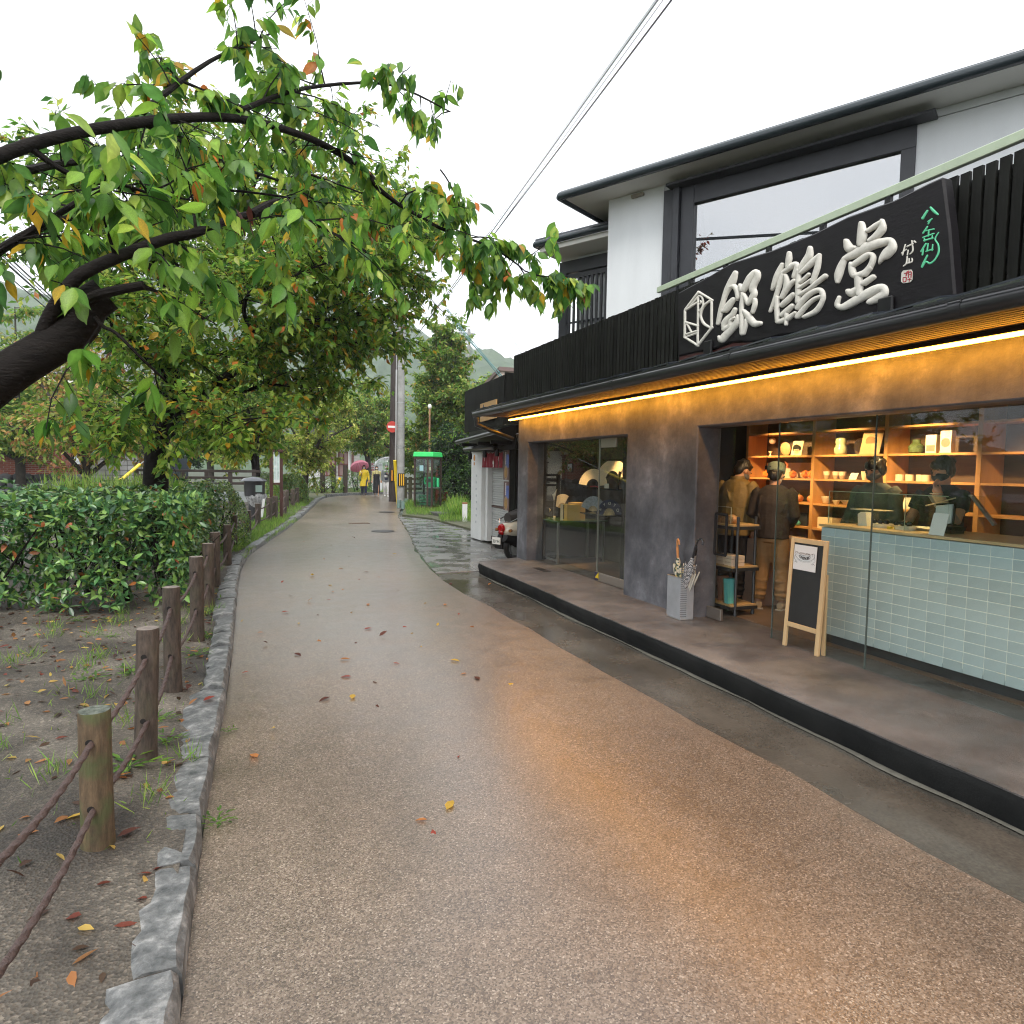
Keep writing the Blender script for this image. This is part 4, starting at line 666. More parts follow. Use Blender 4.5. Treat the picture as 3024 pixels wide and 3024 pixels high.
spot(5.35, 6.55, 6.4, 6.55, 1.6, 125); spot(5.35, 5.5, 6.4, 5.52, 1.6, 125); spot(5.35, 4.55, 6.4, 4.6, 1.6, 125); spot(5.35, 3.4, 6.4, 3.5, 1.6, 60); spot(5.5, 4.0, 5.05, 4.1, 1.25, 85, 55); spot(5.15, 5.0, 5.45, 6.2, .9, 45, 80)
spot(5.15, 8.75, 5.62, 9.05, 1.5, 95, 50); spot(5.0, 9.6, 4.85, 9.75, .95, 80, 50)
# ---------------------------------------------------------------- chalkboard, umbrella stand, scooter
PINE = M('pine', (.62, .45, .24), .5, var=.12, vs=8, stretch=(1, 1, .15), bump=.04, bs=40)
cb = thing('chalkboard', 'wooden A-frame chalkboard with a white paper notice in front of the tiled counter', 'sign board', (4.52, 4.38, .18))
fa, fb = gz(2318, 1893, .18), gz(2408, 1926, .18); ta, tb_ = gx(2340, 1583, 4.56), gx(2432, 1597, 4.56)
def lerp(a, b, t): return a+(b-a)*t
D1 = Vector((.022, 0, 0))
yA, yB, zT = fa.y+.02, fb.y-.02, .18+1.10
xb, xt = 4.37, 4.50                                   # foot nearer the street, top leaning back to the glass
yA, yB = gx(2312, 1895, 4.38).y, gx(2417, 1930, 4.38).y; zT = gx(2380, 1590, 4.42).z
xb, xt = 4.37, 4.425
def leg(y0, y1, nm):
    m_ = MB(); m_.add([(xb, y0, .181), (xb+.028, y0, .181), (xb+.028, y1, .181), (xb, y1, .181), (xt, y0, zT), (xt+.022, y0, zT), (xt+.022, y1, zT), (xt, y1, zT)], [(0, 3, 2, 1), (4, 5, 6, 7), (0, 1, 5, 4), (1, 2, 6, 5), (2, 3, 7, 6), (3, 0, 4, 7)]); m_.build(nm, PINE, cb, bevel=.003)
leg(yA-.035, yA, 'leg'); leg(yB, yB+.04, 'leg')
def xz(z): return xb+(xt-xb)*(z-.18)/(zT-.18)
zl = gx(2360, 1850, 4.39).z
for z0, z1 in ((zT-.045, zT-.002), (zl-.02, zl+.02)):
    m_ = MB(); m_.box((xz(z0)+.002, yB+.041, z0), (xz(z1)+.024, yA-.036, z1)); m_.build('rail', PINE, cb, bevel=.002)
m_ = MB(); m_.add([(xz(zl+.02)+.010, yB+.04, zl+.02), (xz(zl+.02)+.010, yA-.035, zl+.02), (xz(zT)+.010, yA-.035, zT-.045), (xz(zT)+.010, yB+.04, zT-.045), (xz(zl+.02)+.018, yB+.04, zl+.02), (xz(zl+.02)+.018, yA-.035, zl+.02), (xz(zT)+.018, yA-.035, zT-.045), (xz(zT)+.018, yB+.04, zT-.045)], [(0, 3, 2, 1), (4, 5, 6, 7), (0, 1, 5, 4), (1, 2, 6, 5), (2, 3, 7, 6), (3, 0, 4, 7)])
m_.build('slate', M('slate', (.018, .02, .021), .5, var=.25, vs=6), cb)
pz1, pz0 = gx(2385, 1612, 4.42).z, gx(2380, 1686, 4.41).z; py0, py1 = gx(2344, 1650, 4.42).y, gx(2411, 1650, 4.42).y
m_ = MB(); xo = lambda z: xz(z)+.004
m_.add([(xo(pz0), py0, pz0), (xo(pz0), py1, pz0), (xo(pz1)-.003, py1, pz1), (xo(pz1), py0, pz1), (xo(pz0)+.0015, py0, pz0), (xo(pz0)+.0015, py1, pz0), (xo(pz1)+.0015, py1, pz1), (xo(pz1)+.0015, py0, pz1)], [(0, 3, 2, 1), (4, 5, 6, 7), (0, 1, 5, 4), (1, 2, 6, 5), (2, 3, 7, 6), (3, 0, 4, 7)])
pap = m_.build('paper_notice', M('notice_white', (.72, .74, .74), .6), cb)
INK = M('print_ink', (.05, .05, .055), .6); ym, zm = (py0+py1)/2, (pz0+pz1)/2; ww = py0-py1
tb_v = Vector((xt-xb, 0, zT-.18)).normalized()
for i, ch in enumerate('GINKAKUDO'):
    a = (i-4)*.115; text(ch, ww*.15, (xo(zm)-.004, ym-ww*.45*math.sin(a)*1.05*.95, zm-.004+ww*.55*(1-math.cos(a))*.8), (0, -math.cos(a), math.sin(a)*.7), tb_v, INK, pap, depth=.0005)
text('KYOTO  JAPAN', ww*.065, (xo(zm)-.004, ym, zm+ww*.155), (0, -1, 0), tb_v, INK, pap, depth=.0005)
def wire(mb, pts, r=.0011): mb.tube([(xo(zm)-.003, ym-y*ww, zm+z*ww) for y, z in pts], r, 4)
mb = MB()
arc = lambda r, c, a0, a1: [(r*math.sin(rad(a0+(a1-a0)*k/10)), c-r*math.cos(rad(a0+(a1-a0)*k/10))) for k in range(11)]
wire(mb, arc(.62, .5, -38, 38)); wire(mb, arc(.62, .7, -36, 36)); wire(mb, arc(.62, .465, -30, 30), .0007)
for s in (-1, 1): wire(mb, [(s*.38, .0), (s*.44, .1), (s*.40, .2), (s*.34, .17), (s*.36, .08)]); wire(mb, [(s*.44, .06), (s*.46, -.06), (s*.36, -.14)], .0008); [wire(mb, [(s*(.30+.03*k), -.17+.02*(k % 2)), (s*(.36+.03*k), -.20+.03*(k % 3))], .0012) for k in range(4)]
mb.build('banner_drawing', INK, pap)
m_ = MB(); m_.add([(4.44, yB+.0, .181), (4.46, yB+.0, .181), (4.46, yB+.03, .181), (4.44, yB+.03, .181), (xz(.85)+.026, yB, .86), (xz(.85)+.044, yB, .86), (xz(.85)+.044, yB+.03, .86), (xz(.85)+.026, yB+.03, .86)], [(0, 3, 2, 1), (4, 5, 6, 7), (0, 1, 5, 4), (1, 2, 6, 5), (2, 3, 7, 6), (3, 0, 4, 7)]); m_.build('rear_leg', PINE, cb)
MB().tube([(xt+.005, yB+.02, zT-.01), (xt-.003, yB+.02, zT-.01)], .004, 6).build('bolt', STL, cb)
# umbrella stand
q = gz(2013, 1818, .18); us = thing('umbrella_stand', 'grey perforated steel umbrella stand against the plaster wall', 'umbrella stand', (4.17, q.y, .18))
USM = M('stand_steel', (.45, .47, .5), .45, .5, var=.12, vs=6)
pts = [(-.09, -.11), (-.02, -.12), (.06, -.12), (.06, .13), (-.02, .13), (-.09, .12)]; x0, y0 = 4.165, q.y-.07
hS = gx(2010, 1703, 4.12).z-.18
mb = MB()
for (a, b) in zip(pts, pts[1:]+pts[:1]): xybox(mb, (x0+a[0], y0+a[1]), (x0+b[0], y0+b[1]), .19, .18+hS, .003)
mb.build('side_panel', USM, us)
mb = MB(); P3 = [Vector((x0+a, y0+b, 0)) for a, b in pts+pts[:1]]
for z in (.186, .18+hS): mb.tube([p+Vector((0, 0, z)) for p in P3], .006, 6)
mb.prism([(x0+a, y0+b) for a, b in pts], (0, 0, .19), (1, 0, 0), (0, 1, 0), (0, 0, .004)); mb.build('rim', STL, us)
mb = MB(); side = [(-.0935, -.105), (-.0225, -.1235)]
for i in range(11):
    for j in range(24): f = (i+.5)/11; mb.cbox((x0-.0955+.07*f, y0-.112-.012*f-.0012, .22+.022*j), (.0035, .003, .011))
h_ = mb.build('perforation', M('hole_dark', (.17, .18, .19), .7), us); h_['kind'] = 'stuff'
def shut_umbrella(lab, foot, head, rc, mat, hm, hook, extra=None):
    foot, head = Vector(foot), Vector(head); d = (head-foot); L = d.length; d.normalize(); t = thing('folded_umbrella', lab, 'umbrella', foot)
    P = lambda f: foot+d*L*f
    mb = MB(); mb.tube([P(.03), P(.2), P(.5), P(.68), P(.80)], [.008, rc*.55, rc*.9, rc, rc*.5], 9)
    for k in range(5): a = k*1.26; o = d.orthogonal(); o.rotate(Matrix.Rotation(a, 3, d)); mb.tube([P(.3)+o*rc*.4, P(.6)+o*rc*.9, P(.72)+o*rc*1.15], [.004, .012, .006], 5)
    mb.build('canopy', mat, t, smooth=1.); MB().tube([P(.78), P(.96)], [.013, .014], 8).build('grip', hm[0], t, smooth=True)
    hk = [P(.96), P(1.0)]+[P(1.0)+d*(.05*math.sin(a))+Vector(hook)*(.05*(1-math.cos(a))) for a in (.5, 1., 1.6, 2.2, 2.8, 3.3)]
    MB().tube(hk, .0095, 8).build('hook_handle', hm[1], t, smooth=True); return t
BR = M('bamboo', (.5, .22, .07), .35, var=.2, vs=20)
def printmat(n, c0, c1, sc):
    def fn(t, b, p, L):
        v = vor(t, p, sc); sp = N(t, 'ShaderNodeSeparateColor'); L(v.outputs['Color'], sp.inputs[0]); L(ramp(t, sp.outputs[0], [(0, c0), (.35, c0), (.36, c1), (.7, c1), (.71, (.6, .5, .15)), (1, (.6, .6, .55))]), b.inputs['Base Color']); b.inputs['Roughness'].default_value = .7
    return groundmat(n, fn)
def checkmat(n, sc):
    def fn(t, b, p, L): c = N(t, 'ShaderNodeTexChecker', i_Scale=sc); c.inputs[1].default_value = (.02, .02, .03, 1); c.inputs[2].default_value = (.6, .6, .6, 1); L(p, c.inputs[0]); L(c.outputs[0], b.inputs['Base Color'])
    return groundmat(n, fn)
a = gx(1998, 1600, 4.17); shut_umbrella('folded umbrella with leaf print and bamboo handle in the stand', (4.2, y0+.05, .2), gx(2000, 1605, 4.2), .036, printmat('leaf_print', (.55, .52, .42), (.04, .07, .05), 42), (BR, BR), (0, -.35, 0))
shut_umbrella('folded umbrella with black and white check and black crook handle in the stand', (4.14, y0+.03, .2), gx(2058, 1603, 4.12), .036, checkmat('check_print', 85), (M('rubber_black', (.015, .015, .018), .6), M('dark_chrome', (.1, .1, .11), .2, .8)), (0, -.95, 0))
shut_umbrella('folded clear white umbrella behind the checked one in the stand', (4.19, y0+.02, .2), gx(2055, 1632, 4.17), .05, M('milky_plastic', (.62, .62, .55), .25), (STL, BLK), (0, .2, 0))
# scooter seen from behind, half hidden by the shop corner
sc_ = thing('motor_scooter', 'cream and black motor scooter parked behind the shop corner, tail towards the street', 'scooter', (4.6, 11.5, 0)); CRM = M('scooter_cream', (.72, .66, .52), .22, coat=.4); RUB = M('tyre_rubber', (.012, .012, .012), .7); RED = M('tail_red', (.35, .008, .01), .15)
b0 = Vector((4.36, 11.42, 0)); f_ = Vector((.93, .36, 0)).normalized(); r_ = Vector((f_.y, -f_.x, 0)); SM = Matrix((f_, -r_, Vector((0, 0, 1)))).transposed().to_4x4(); SM.translation = b0
def sp(*a): return SM @ Vector(a)
for c_ in (.30, 1.42): MB().tube([sp(c_+.20*math.cos(a), 0, .215+.20*math.sin(a)) for a in [2*math.pi*i/20 for i in range(21)]], .052, 8).build('tyre', RUB, sc_, smooth=True)
for k_ in (0,): pass; MB().tube([sp(.30, -.05, .215), sp(.30, .05, .215)], .13, 16).tube([sp(1.42, -.05, .215), sp(1.42, .05, .215)], .12, 16).build('wheel_rim', STL, sc_, smooth=.8)
m_ = MB(); secs = [(.0, .10, .50, .62), (.08, .17, .45, .70), (.22, .205, .42, .745), (.45, .21, .42, .755), (.75, .18, .45, .74)]; n = 14; vs = []
for x, w, zb, zt_ in secs: vs += [sp(x, w*math.cos(2*math.pi*j/n)*(1.0 if math.sin(2*math.pi*j/n) < .2 else .93), (zb+zt_)/2+(zt_-zb)/2*math.sin(2*math.pi*j/n)) for j in range(n)]
m_.add(vs, [(i*n+j, i*n+(j+1) % n, (i+1)*n+(j+1) % n, (i+1)*n+j) for i in range(len(secs)-1) for j in range(n)]+[tuple(range(n-1, -1, -1)), tuple((len(secs)-1)*n+j for j in range(n))]); m_.build('tail_body', CRM, sc_, smooth=1.1)
MB().tube([sp(.05, 0, .43), sp(.3, 0, .36), sp(.8, 0, .3), sp(1.2, 0, .28)], [.09, .15, .16, .1], 10).build('lower_body', BLK, sc_, smooth=True)
MB().tube([sp(.12, 0, .775), sp(.4, 0, .80), sp(.8, 0, .79)], [.10, .15, .12], 12).build('seat', M('seat_vinyl', (.05, .045, .042), .45), sc_, smooth=True)
MB().tube([sp(-.02, 0, .60), sp(-.07, 0, .60)], [.085, .06], 14).tube([sp(-.03, 0, .52), sp(-.06, 0, .5)], [.06, .05], 10).build('tail_light', RED, sc_, smooth=.8)
for s in (-1, 1): MB().tube([sp(.06, s*.17, .56), sp(.0, s*.2, .56)], .03, 12).build('indicator', M('indicator_amber', (.25, .11, .03), .2), sc_, smooth=.8)
MB().tube([sp(.25, .2, .80), sp(.02, .19, .72), sp(-.02, 0, .70), sp(.02, -.19, .72), sp(.25, -.2, .80)], .011, 8).tube([sp(.05, .13, .76), sp(.0, .1, .62)], .008, 6).build('grab_rail', M('chrome', (.7, .7, .7), .1, 1.), sc_, smooth=True)
m_ = MB(); m_.box((-.158, -.115, .31), (-.152, .115, .44), SM); npl = m_.build('number_plate', M('plate_white', (.75, .75, .72), .4), sc_, bevel=.002)
text('30 94', .085, sp(-.1595, .0, .36), -(SM.to_3x3() @ Vector((0, 1, 0))) if False else SM.to_3x3() @ Vector((0, -1, 0)), (0, 0, 1), M('plate_green', (.02, .05, .03), .5), npl, depth=.001)
MB().box((-.10, -.10, .22), (-.06, .10, .31), SM).tube([sp(-.05, 0, .48), sp(-.09, 0, .3)], .05, 6).build('mudguard', BLK, sc_)
MB().tube([sp(.0, .17, .26), sp(.5, .19, .3)], [.06, .07], 12).build('silencer', M('muffler', (.05, .05, .052), .4, .4), sc_, smooth=True)
MB().tube([sp(1.30, 0, .3), sp(1.18, 0, .98)], .045, 8).tube([sp(1.2, .33, 1.0), sp(1.17, 0, .98), sp(1.2, -.33, 1.0)], .016, 8).ell(sp(1.22, 0, .96), (.13, .12, .11), 12, 8).build('steering_column', CRM, sc_, smooth=True)
# ---------------------------------------------------------------- shuttered shop next door
sh = thing('shuttered_shop', 'small closed shop with white post, grey roller shutter and black slatted upper front', 'building', (5.1, 13.8, 0))
WP = M('white_paint', (.72, .73, .72), .6, var=.06, vs=3, bump=.05, bs=9, world=True)
mb = MB(); mb.box((4.97, 14.42, .03), (5.22, 15.18, 2.08)); mb.build('post', WP, sh, bevel=.006)
mb = MB(); mb.box((5.06, 14.26, .03), (5.22, 14.415, 1.80)); mb.box((5.0, 12.96, 1.805), (5.22, 14.415, 2.08)); mb.build('door_surround', WP, sh, bevel=.004)
SH = M('shutter_metal', (.5, .51, .5), .4, .25, orand=.05); SBR = M('shutter_brown', (.09, .06, .05), .45)
mb = MB(); mb.box((5.19, 12.70, .1), (5.21, 14.26, 1.82)); mb.build('shutter_backing', SBR, sh)
sl2 = MB(); sl2.add([(0, -.78, 0), (0, .78, 0), (-.014, .78, .012), (-.014, -.78, .012), (-.008, .78, .046), (-.008, -.78, .046), (.0, .78, .05), (0, -.78, .05)], [(0, 1, 2, 3), (3, 2, 4, 5), (5, 4, 6, 7)]); s2 = sl2.mesh('shutter_slat', SH, fix=False)
for i in range(33): 
    if i != 13: link('shutter_slat', s2, sh, loc=(5.187, 13.48, .155+.0505*i))
mb = MB(); mb.box((5.165, 12.70, .08), (5.186, 14.26, .155)); mb.box((5.165, 12.70, .813), (5.186, 14.26, .86)); mb.box((5.15, 13.12, .08), (5.164, 13.17, 1.82)); mb.build('shutter_rail', SBR, sh)
mb = MB(); mb.box((5.0, 12.36, 0), (5.22, 12.69, 2.55)); mb.build('dark_pier', BLK, sh)
for i in range(7): m_ = MB(); m_.box((4.975, 12.38+.045*i, .3), (4.998, 12.405+.045*i, 2.2)); m_.build('pier_slat', DK, sh)
mb = MB(); mb.box((5.23, 12.3, 0), (10, 15.2, 2.5)); mb.build('wall', M('shop2_wall', (.1, .095, .085), .8), sh)
mb = MB(); mb.box((4.9, 12.2, 2.085), (5.25, 15.15, 2.6)); mb.build('lintel', BLK, sh)
def sheet(nm, q, th, mat): m_ = MB(); m_.add([Vector(p) for p in q]+[Vector(p)-Vector((0, 0, th)) for p in q], [(0, 1, 2, 3), (7, 6, 5, 4), (0, 4, 5, 1), (1, 5, 6, 2), (2, 6, 7, 3), (3, 7, 4, 0)]); return m_.build(nm, mat, sh)
WT = M('wet_sheet_roof', (.09, .10, .12), .06, .0, spec=.9)
e0, e1, e2, e3 = gx(1348, 1299, 4.4), gx(1476, 1264, 4.4), gx(1503, 1245, 5.2), gx(1398, 1275, 5.25)
sheet('canopy_roof', (e0, e1, (5.2, e1.y-.1, e1.z+.22), (5.25, e0.y+.1, e0.z+.22)), .02, WT); mb = MB(); mb.tube([e0-Vector((0, 0, .05)), e1-Vector((0, 0, .05))], .045, 8); mb.build('canopy_gutter', GM, sh, smooth=True)
for y in (14.3, 13.2, 12.4): m_ = MB(); m_.box((4.45, y-.03, 2.18), (5.1, y+.03, 2.25)); m_.box((4.98, y-.03, 2.0), (5.04, y+.03, 2.2)); m_.build('canopy_bracket', BLK, sh)
a, b = gx(1380, 1322, 4.75), gx(1468, 1306, 4.75); sheet('lower_canopy', ((4.7, a.y, a.z), (4.7, b.y, a.z), (5.0, b.y, a.z+.1), (5.0, a.y, a.z+.1)), .06, GM)
mb = MB(); mb.tube([(4.68, a.y, a.z-.04), (4.68, b.y, a.z-.04)], .04, 8); mb.build('lower_gutter', GM, sh, smooth=True)
q0, q1 = gx(1402, 1307, 4.85), gx(1490, 1296, 4.85); mb = MB(); mb.tube([(4.85, q0.y, 2.22), (4.85, q1.y, 2.24)], .012, 6); mb.build('lamp_bar', STL, sh)
for px, py in ((1389, 1347), (1432, 1341), (1468, 1337)):
    q = gx(px, py, 4.8); t = thing('spotlight', {1389: 'small black cylinder spotlight left of the white post', 1432: 'black cylinder spotlight hanging before the left half of the red curtain', 1468: 'black cylinder spotlight hanging before the right half of the red curtain'}[px], 'spotlight', q, 'black spotlights under the lower canopy'); MB().tube([q+Vector((0, 0, .07)), q-Vector((0, 0, .07))], .042, 12).build('can', BLK, t, smooth=.8); MB().tube([q+Vector((0, 0, .07)), q+Vector((.0, 0, .16))], .01, 6).build('stem', BLK, t)
# slatted upper front of the neighbour
A = Vector((4.45, 14.05, 0)); B = Vector((4.28, 11.25, 0)); d = (B-A); ln = d.length; d.normalize(); nsl = 37
fe2 = thing('slat_fence', 'shorter black slat fence with the wooden sign, above the shuttered shop', 'fence', A+Vector((0, 0, 2.5)))
m2 = MB().box((-.011, -.028, 2.47), (.011, .028, 3.37)).mesh('slat', DK)
for i in range(nsl): link('slat', m2, fe2, loc=A+d*(ln*i/(nsl-1)))
mb = MB(); xybox(mb, (A+Vector((.016, 0, 0))).xy, (B+Vector((.016, 0, 0))).xy, 2.5, 2.55, -.03); xybox(mb, (A+Vector((.016, 0, 0))).xy, (B+Vector((.016, 0, 0))).xy, 3.2, 3.25, -.03); xybox(mb, (A+Vector((.05, 0, 0))).xy, (B+Vector((.05, 0, 0))).xy, 2.5, 3.33, -.01); xybox(mb, (B+Vector((.02, -.02, 0))).xy, (B+Vector((.9, -.02, 0))).xy, 2.5, 3.42, -.05); mb.build('fence_rail', DK, fe2)
ws = thing('wooden_sign', 'pale wooden shop sign with a small jar mark on the short slat fence', 'sign', (4.25, 12, 2.7)); w0_, w1_ = gx(1415, 1193, 4.25), gx(1464, 1178, 4.25); w2_ = gx(1414, 1246, 4.25)
m_ = MB(); m_.add([(4.27, w0_.y, w2_.z), (4.25, w1_.y, w2_.z+.02), (4.25, w1_.y, w1_.z), (4.27, w0_.y, w0_.z), (4.30, w0_.y, w2_.z), (4.28, w1_.y, w2_.z+.02), (4.28, w1_.y, w1_.z), (4.30, w0_.y, w0_.z)], [(0, 1, 2, 3), (7, 6, 5, 4), (0, 4, 5, 1), (1, 5, 6, 2), (2, 6, 7, 3), (3, 7, 4, 0)]); m_.build('board', M('sign_pine', (.5, .3, .12), .5, var=.1, vs=6, stretch=(1, .3, 3)), ws)
q = gx(1426, 1208, 4.25); MB().lathe([(.045, -.09), (.055, -.02), (.045, .04), (.02, .07), (.025, .09)], (4.262, q.y, q.z), 12, sx=.12).build('jar_mark', M('mark_dark', (.03, .03, .04), .5), ws); text('銀鶴堂', .07, (4.248, q.y-.22, q.z-.01), (0, -1, 0), (0, 0, 1), M('mark_white', (.75, .72, .66), .5), ws); 
# curtain, posters, pale pier marks
nr_ = thing('noren_curtain', 'dark red half curtain with white crests hanging over the shutter', 'curtain', (4.98, 13.5, 1.6)); c0, c1 = gx(1427, 1336, 4.96), gx(1486, 1335, 4.96); zt_, zb_ = c0.z, gx(1425, 1380, 4.96).z; NR = M('noren_red', (.24, .022, .035), .85, var=.12, vs=8)
L_ = c0.y-c1.y
for k in range(5):
    m_ = MB(); vs = []; n = 10
    for j in range(7):
        for i in range(n+1):
            f = i/n; y = c0.y-L_*(k+f*.97)/5; z = zt_-(zt_-zb_)*j/6+(.03*math.sin(math.pi*f) if j == 0 else 0)*-1; vs.append((4.955+.02*math.sin(f*7+k*2)*(j/6)-.02*(j/6), y+.015*math.sin(k*3)*(j/6), z))
    m_.add(vs, [(j*(n+1)+i, j*(n+1)+i+1, (j+1)*(n+1)+i+1, (j+1)*(n+1)+i) for j in range(6) for i in range(n)]); m_.build('cloth_panel', NR, nr_, smooth=True)
MB().tube([(4.955, c0.y+.05, zt_+.01), (4.955, c1.y-.05, zt_+.01)], .01, 6).build('curtain_rod', BLK, nr_)
q = gx(1456, 1366, 4.92); MB().ell((4.925, q.y, q.z), (.004, .05, .05), 12, 6).ell((4.925, q.y-.01, q.z-.07), (.004, .03, .03), 10, 6).build('crest', M('crest_white', (.75, .7, .68), .8), nr_)
for k, f in enumerate((.15, .85)): 
    mb = MB(); yy_ = c0.y-L_*f; [mb.cbox((4.928, yy_+.015*math.sin(i*4), (zt_+zb_)/2-.02*i+.04), (.003, .03, .012)) for i in range(4)]; mb.build('crest_mark', MATS['crest_white'], nr_)
for (ya, yb, nm) in ((1330, 1417, 'upper vertical poster with a noodle bowl, white script on blue and brown'), (1421, 1508, 'lower vertical poster with a noodle bowl, white script on blue and brown')):
    p0_, p1_ = gx(1489, ya, 4.965), gx(1502, yb, 4.965); t = thing('poster', nm, 'poster', (4.97, p0_.y, p1_.z), 'twin posters beside the shutter'); y_l, y_r = p0_.y+.03, p1_.y-.0; hh = p0_.z-p1_.z; zb = p1_.z
    MB().box((4.966, y_r, zb), (4.972, y_l, p0_.z)).build('sheet', M('poster_brown', (.17, .1, .09), .4, var=.3, vs=8), t); MB().box((4.962, y_r+.004, zb+hh*.42), (4.9655, y_r+(y_l-y_r)*.62, zb+hh*.86)).build('blue_field', M('poster_blue', (.1, .15, .42), .4, var=.4, vs=10), t)
    ym_ = (y_l+y_r)/2; MB().lathe([(.001, 0), (.12, 0), (.12, .003), (.1, .004), (.001, .004)], (0, 0, 0), 20, Matrix.Translation((4.964, ym_, zb+hh*.24)) @ Matrix.Rotation(rad(-90), 4, 'Y') @ Matrix.Diagonal((1.25, .9, 1, 1))).build('bowl_print', M('bowl_rim', (.35, .26, .2), .5), t); MB().lathe([(.001, .0045), (.09, .0045), (.09, .006), (.001, .006)], (0, 0, 0), 18, Matrix.Translation((4.964, ym_, zb+hh*.24)) @ Matrix.Rotation(rad(-90), 4, 'Y') @ Matrix.Diagonal((1.25, .9, 1, 1))).build('noodle_print', M('noodles', (.4, .22, .06), .5, var=.4, vs=40), t)
    mb = MB(); [mb.cbox((4.960, ym_+.02, zb+hh*(.93-.062*i)), (.003, .05, .028)).cbox((4.960, ym_+.03, zb+hh*(.91-.062*i)), (.003, .02, .02)) for i in range(7)]; mb.build('script', MATS['crest_white'], t)
mb = MB(); [mb.cbox((4.968, 14.78+.02*math.sin(i), 1.52-.155*i), (.003, .07, .05)) for i in range(8)]; mb.build('faint_lettering', M('faint_grey', (.48, .5, .52), .6), sh)
q = gx(1401, 1352, 4.968); MB().ell((4.966, q.y, q.z), (.003, .07, .075), 14, 8).box((4.962, q.y-.03, q.z-.17), (4.966, q.y+.03, q.z-.1)).build('pot_emblem', M('emblem_orange', (.6, .27, .06), .6), sh)
# ---------------------------------------------------------------- phone booth
pb_a, pb_b, pb_c = gz(1213, 1496, .08), gz(1232, 1502, .08), gz(1286, 1504, .08)
pbt = thing('phone_booth', 'glass telephone booth with bright green roof and brown frame', 'phone booth', ((pb_b.x+pb_c.x)/2, pb_b.y, .06))
ux = Vector((pb_c.x-pb_b.x, pb_c.y-pb_b.y, 0)); wB = ux.length; ux.normalize(); uy = Vector((-ux.y, ux.x, 0)); hB = 2.03; o = Vector((pb_b.x, pb_b.y, .06))-ux*.16
BM = Matrix((ux, uy, Vector((0, 0, 1)))).transposed().to_4x4(); BM.translation = o; BRN = M('booth_brown', (.045, .025, .02), .4, var=.15, vs=5); wB = .78; dB = .86
f4_ = .05
for x, y in ((0, 0), (wB-f4_, 0), (0, dB-f4_), (wB-f4_, dB-f4_)): MB().box((x, y, 0), (x+f4_+.02, y+f4_, hB), BM).build('corner_post', BRN, pbt, bevel=.004)
mb = MB()
for z0, z1 in ((0, .14), (hB-.08, hB)):
    mb.box((.07, .005, z0), (wB-.05, .045, z1), BM); mb.box((.07, dB-.045, z0), (wB-.05, dB-.005, z1), BM); mb.box((.005, .05, z0), (.045, dB-.05, z1), BM); mb.box((wB-.045, .05, z0), (wB-.005, dB-.05, z1), BM)
mb.build('frame_rails', BRN, pbt)['kind'] = 'stuff'; MB().box((.56, -.012, .01), (.63, .004, hB-.02), BM).build('door_stile', BRN, pbt); BG = glassmat('booth_glass', (.78, .86, .84), 1.45, .0, 1.2)
for a, b in (((.07, .02, .141), (.56, .028, hB-.08)), ((.63, .02, .141), (wB-.05, .028, hB-.08)), ((.02, .05, .141), (.028, dB-.05, hB-.08)), ((wB-.028, .05, .141), (wB-.02, dB-.05, hB-.08)), ((.07, dB-.028, .141), (wB-.05, dB-.02, hB-.08))): MB().box(a, b, BM).build('glass_pane', BG, pbt)
GRN = M('booth_green', (.03, .58, .13), .4, var=.06, vs=4)
m_ = MB(); m_.add([BM @ Vector(p) for p in ((-.03, -.04, hB+.01), (wB+.05, -.04, hB+.01), (wB+.05, dB+.04, hB+.01), (-.03, dB+.04, hB+.01), (-.01, -.0, hB+.2), (wB+.03, 0, hB+.2), (wB+.03, dB, hB+.2), (-.01, dB, hB+.2))], [(0, 3, 2, 1), (4, 5, 6, 7), (0, 1, 5, 4), (1, 2, 6, 5), (2, 3, 7, 6), (3, 0, 4, 7)]); m_.build('roof', GRN, pbt, bevel=.02)
for i in range(4): MB().box((.09, .3+.0*i, .16+.11*i), (wB-.07, .32, .23+.11*i), BM).build('inner_slat', M('booth_slat', (.07, .2, .11), .5), pbt)
MB().box((.24, .026, 1.5), (.40, .03, 1.71), BM).build('notice', M('notice_blue', (.45, .66, .74), .5), pbt); MB().box((.66, .026, 1.52), (.74, .03, 1.64), BM).build('small_notice', M('notice_yellow', (.6, .6, .35), .5), pbt)
ph = thing('public_phone', 'light green public telephone on a shelf inside the booth', 'telephone', BM @ Vector((.5, .55, .9))); PG = M('phone_green', (.06, .6, .25), .35)
MB().box((.32, .45, .86), (.66, .7, 1.26), BM).box((.70, .52, .86), (.78, .7, 1.22), BM).build('phone_body', PG, ph, bevel=.02); MB().box((.36, .438, 1.05), (.52, .449, 1.2), BM).build('keypad', M('phone_dark', (.06, .09, .1), .4), ph); MB().tube([BM @ Vector(p) for p in ((.27, .47, .98), (.25, .44, 1.1), (.28, .47, 1.24))], [.04, .028, .04], 8).build('receiver', PG, ph, smooth=True); MB().tube([BM @ Vector(p) for p in ((.28, .47, .97), (.33, .45, .8), (.42, .45, .78), (.46, .47, .86))], .009, 5).build('phone_cord', MATS['phone_dark'], ph); MB().box((.28, .42, .82), (.80, .72, .855), BM).build('phone_shelf', STL, ph)
MB().box((.40, .5, .06), (.5, .62, .815), BM).build('phone_stand', MATS['phone_dark'], ph)
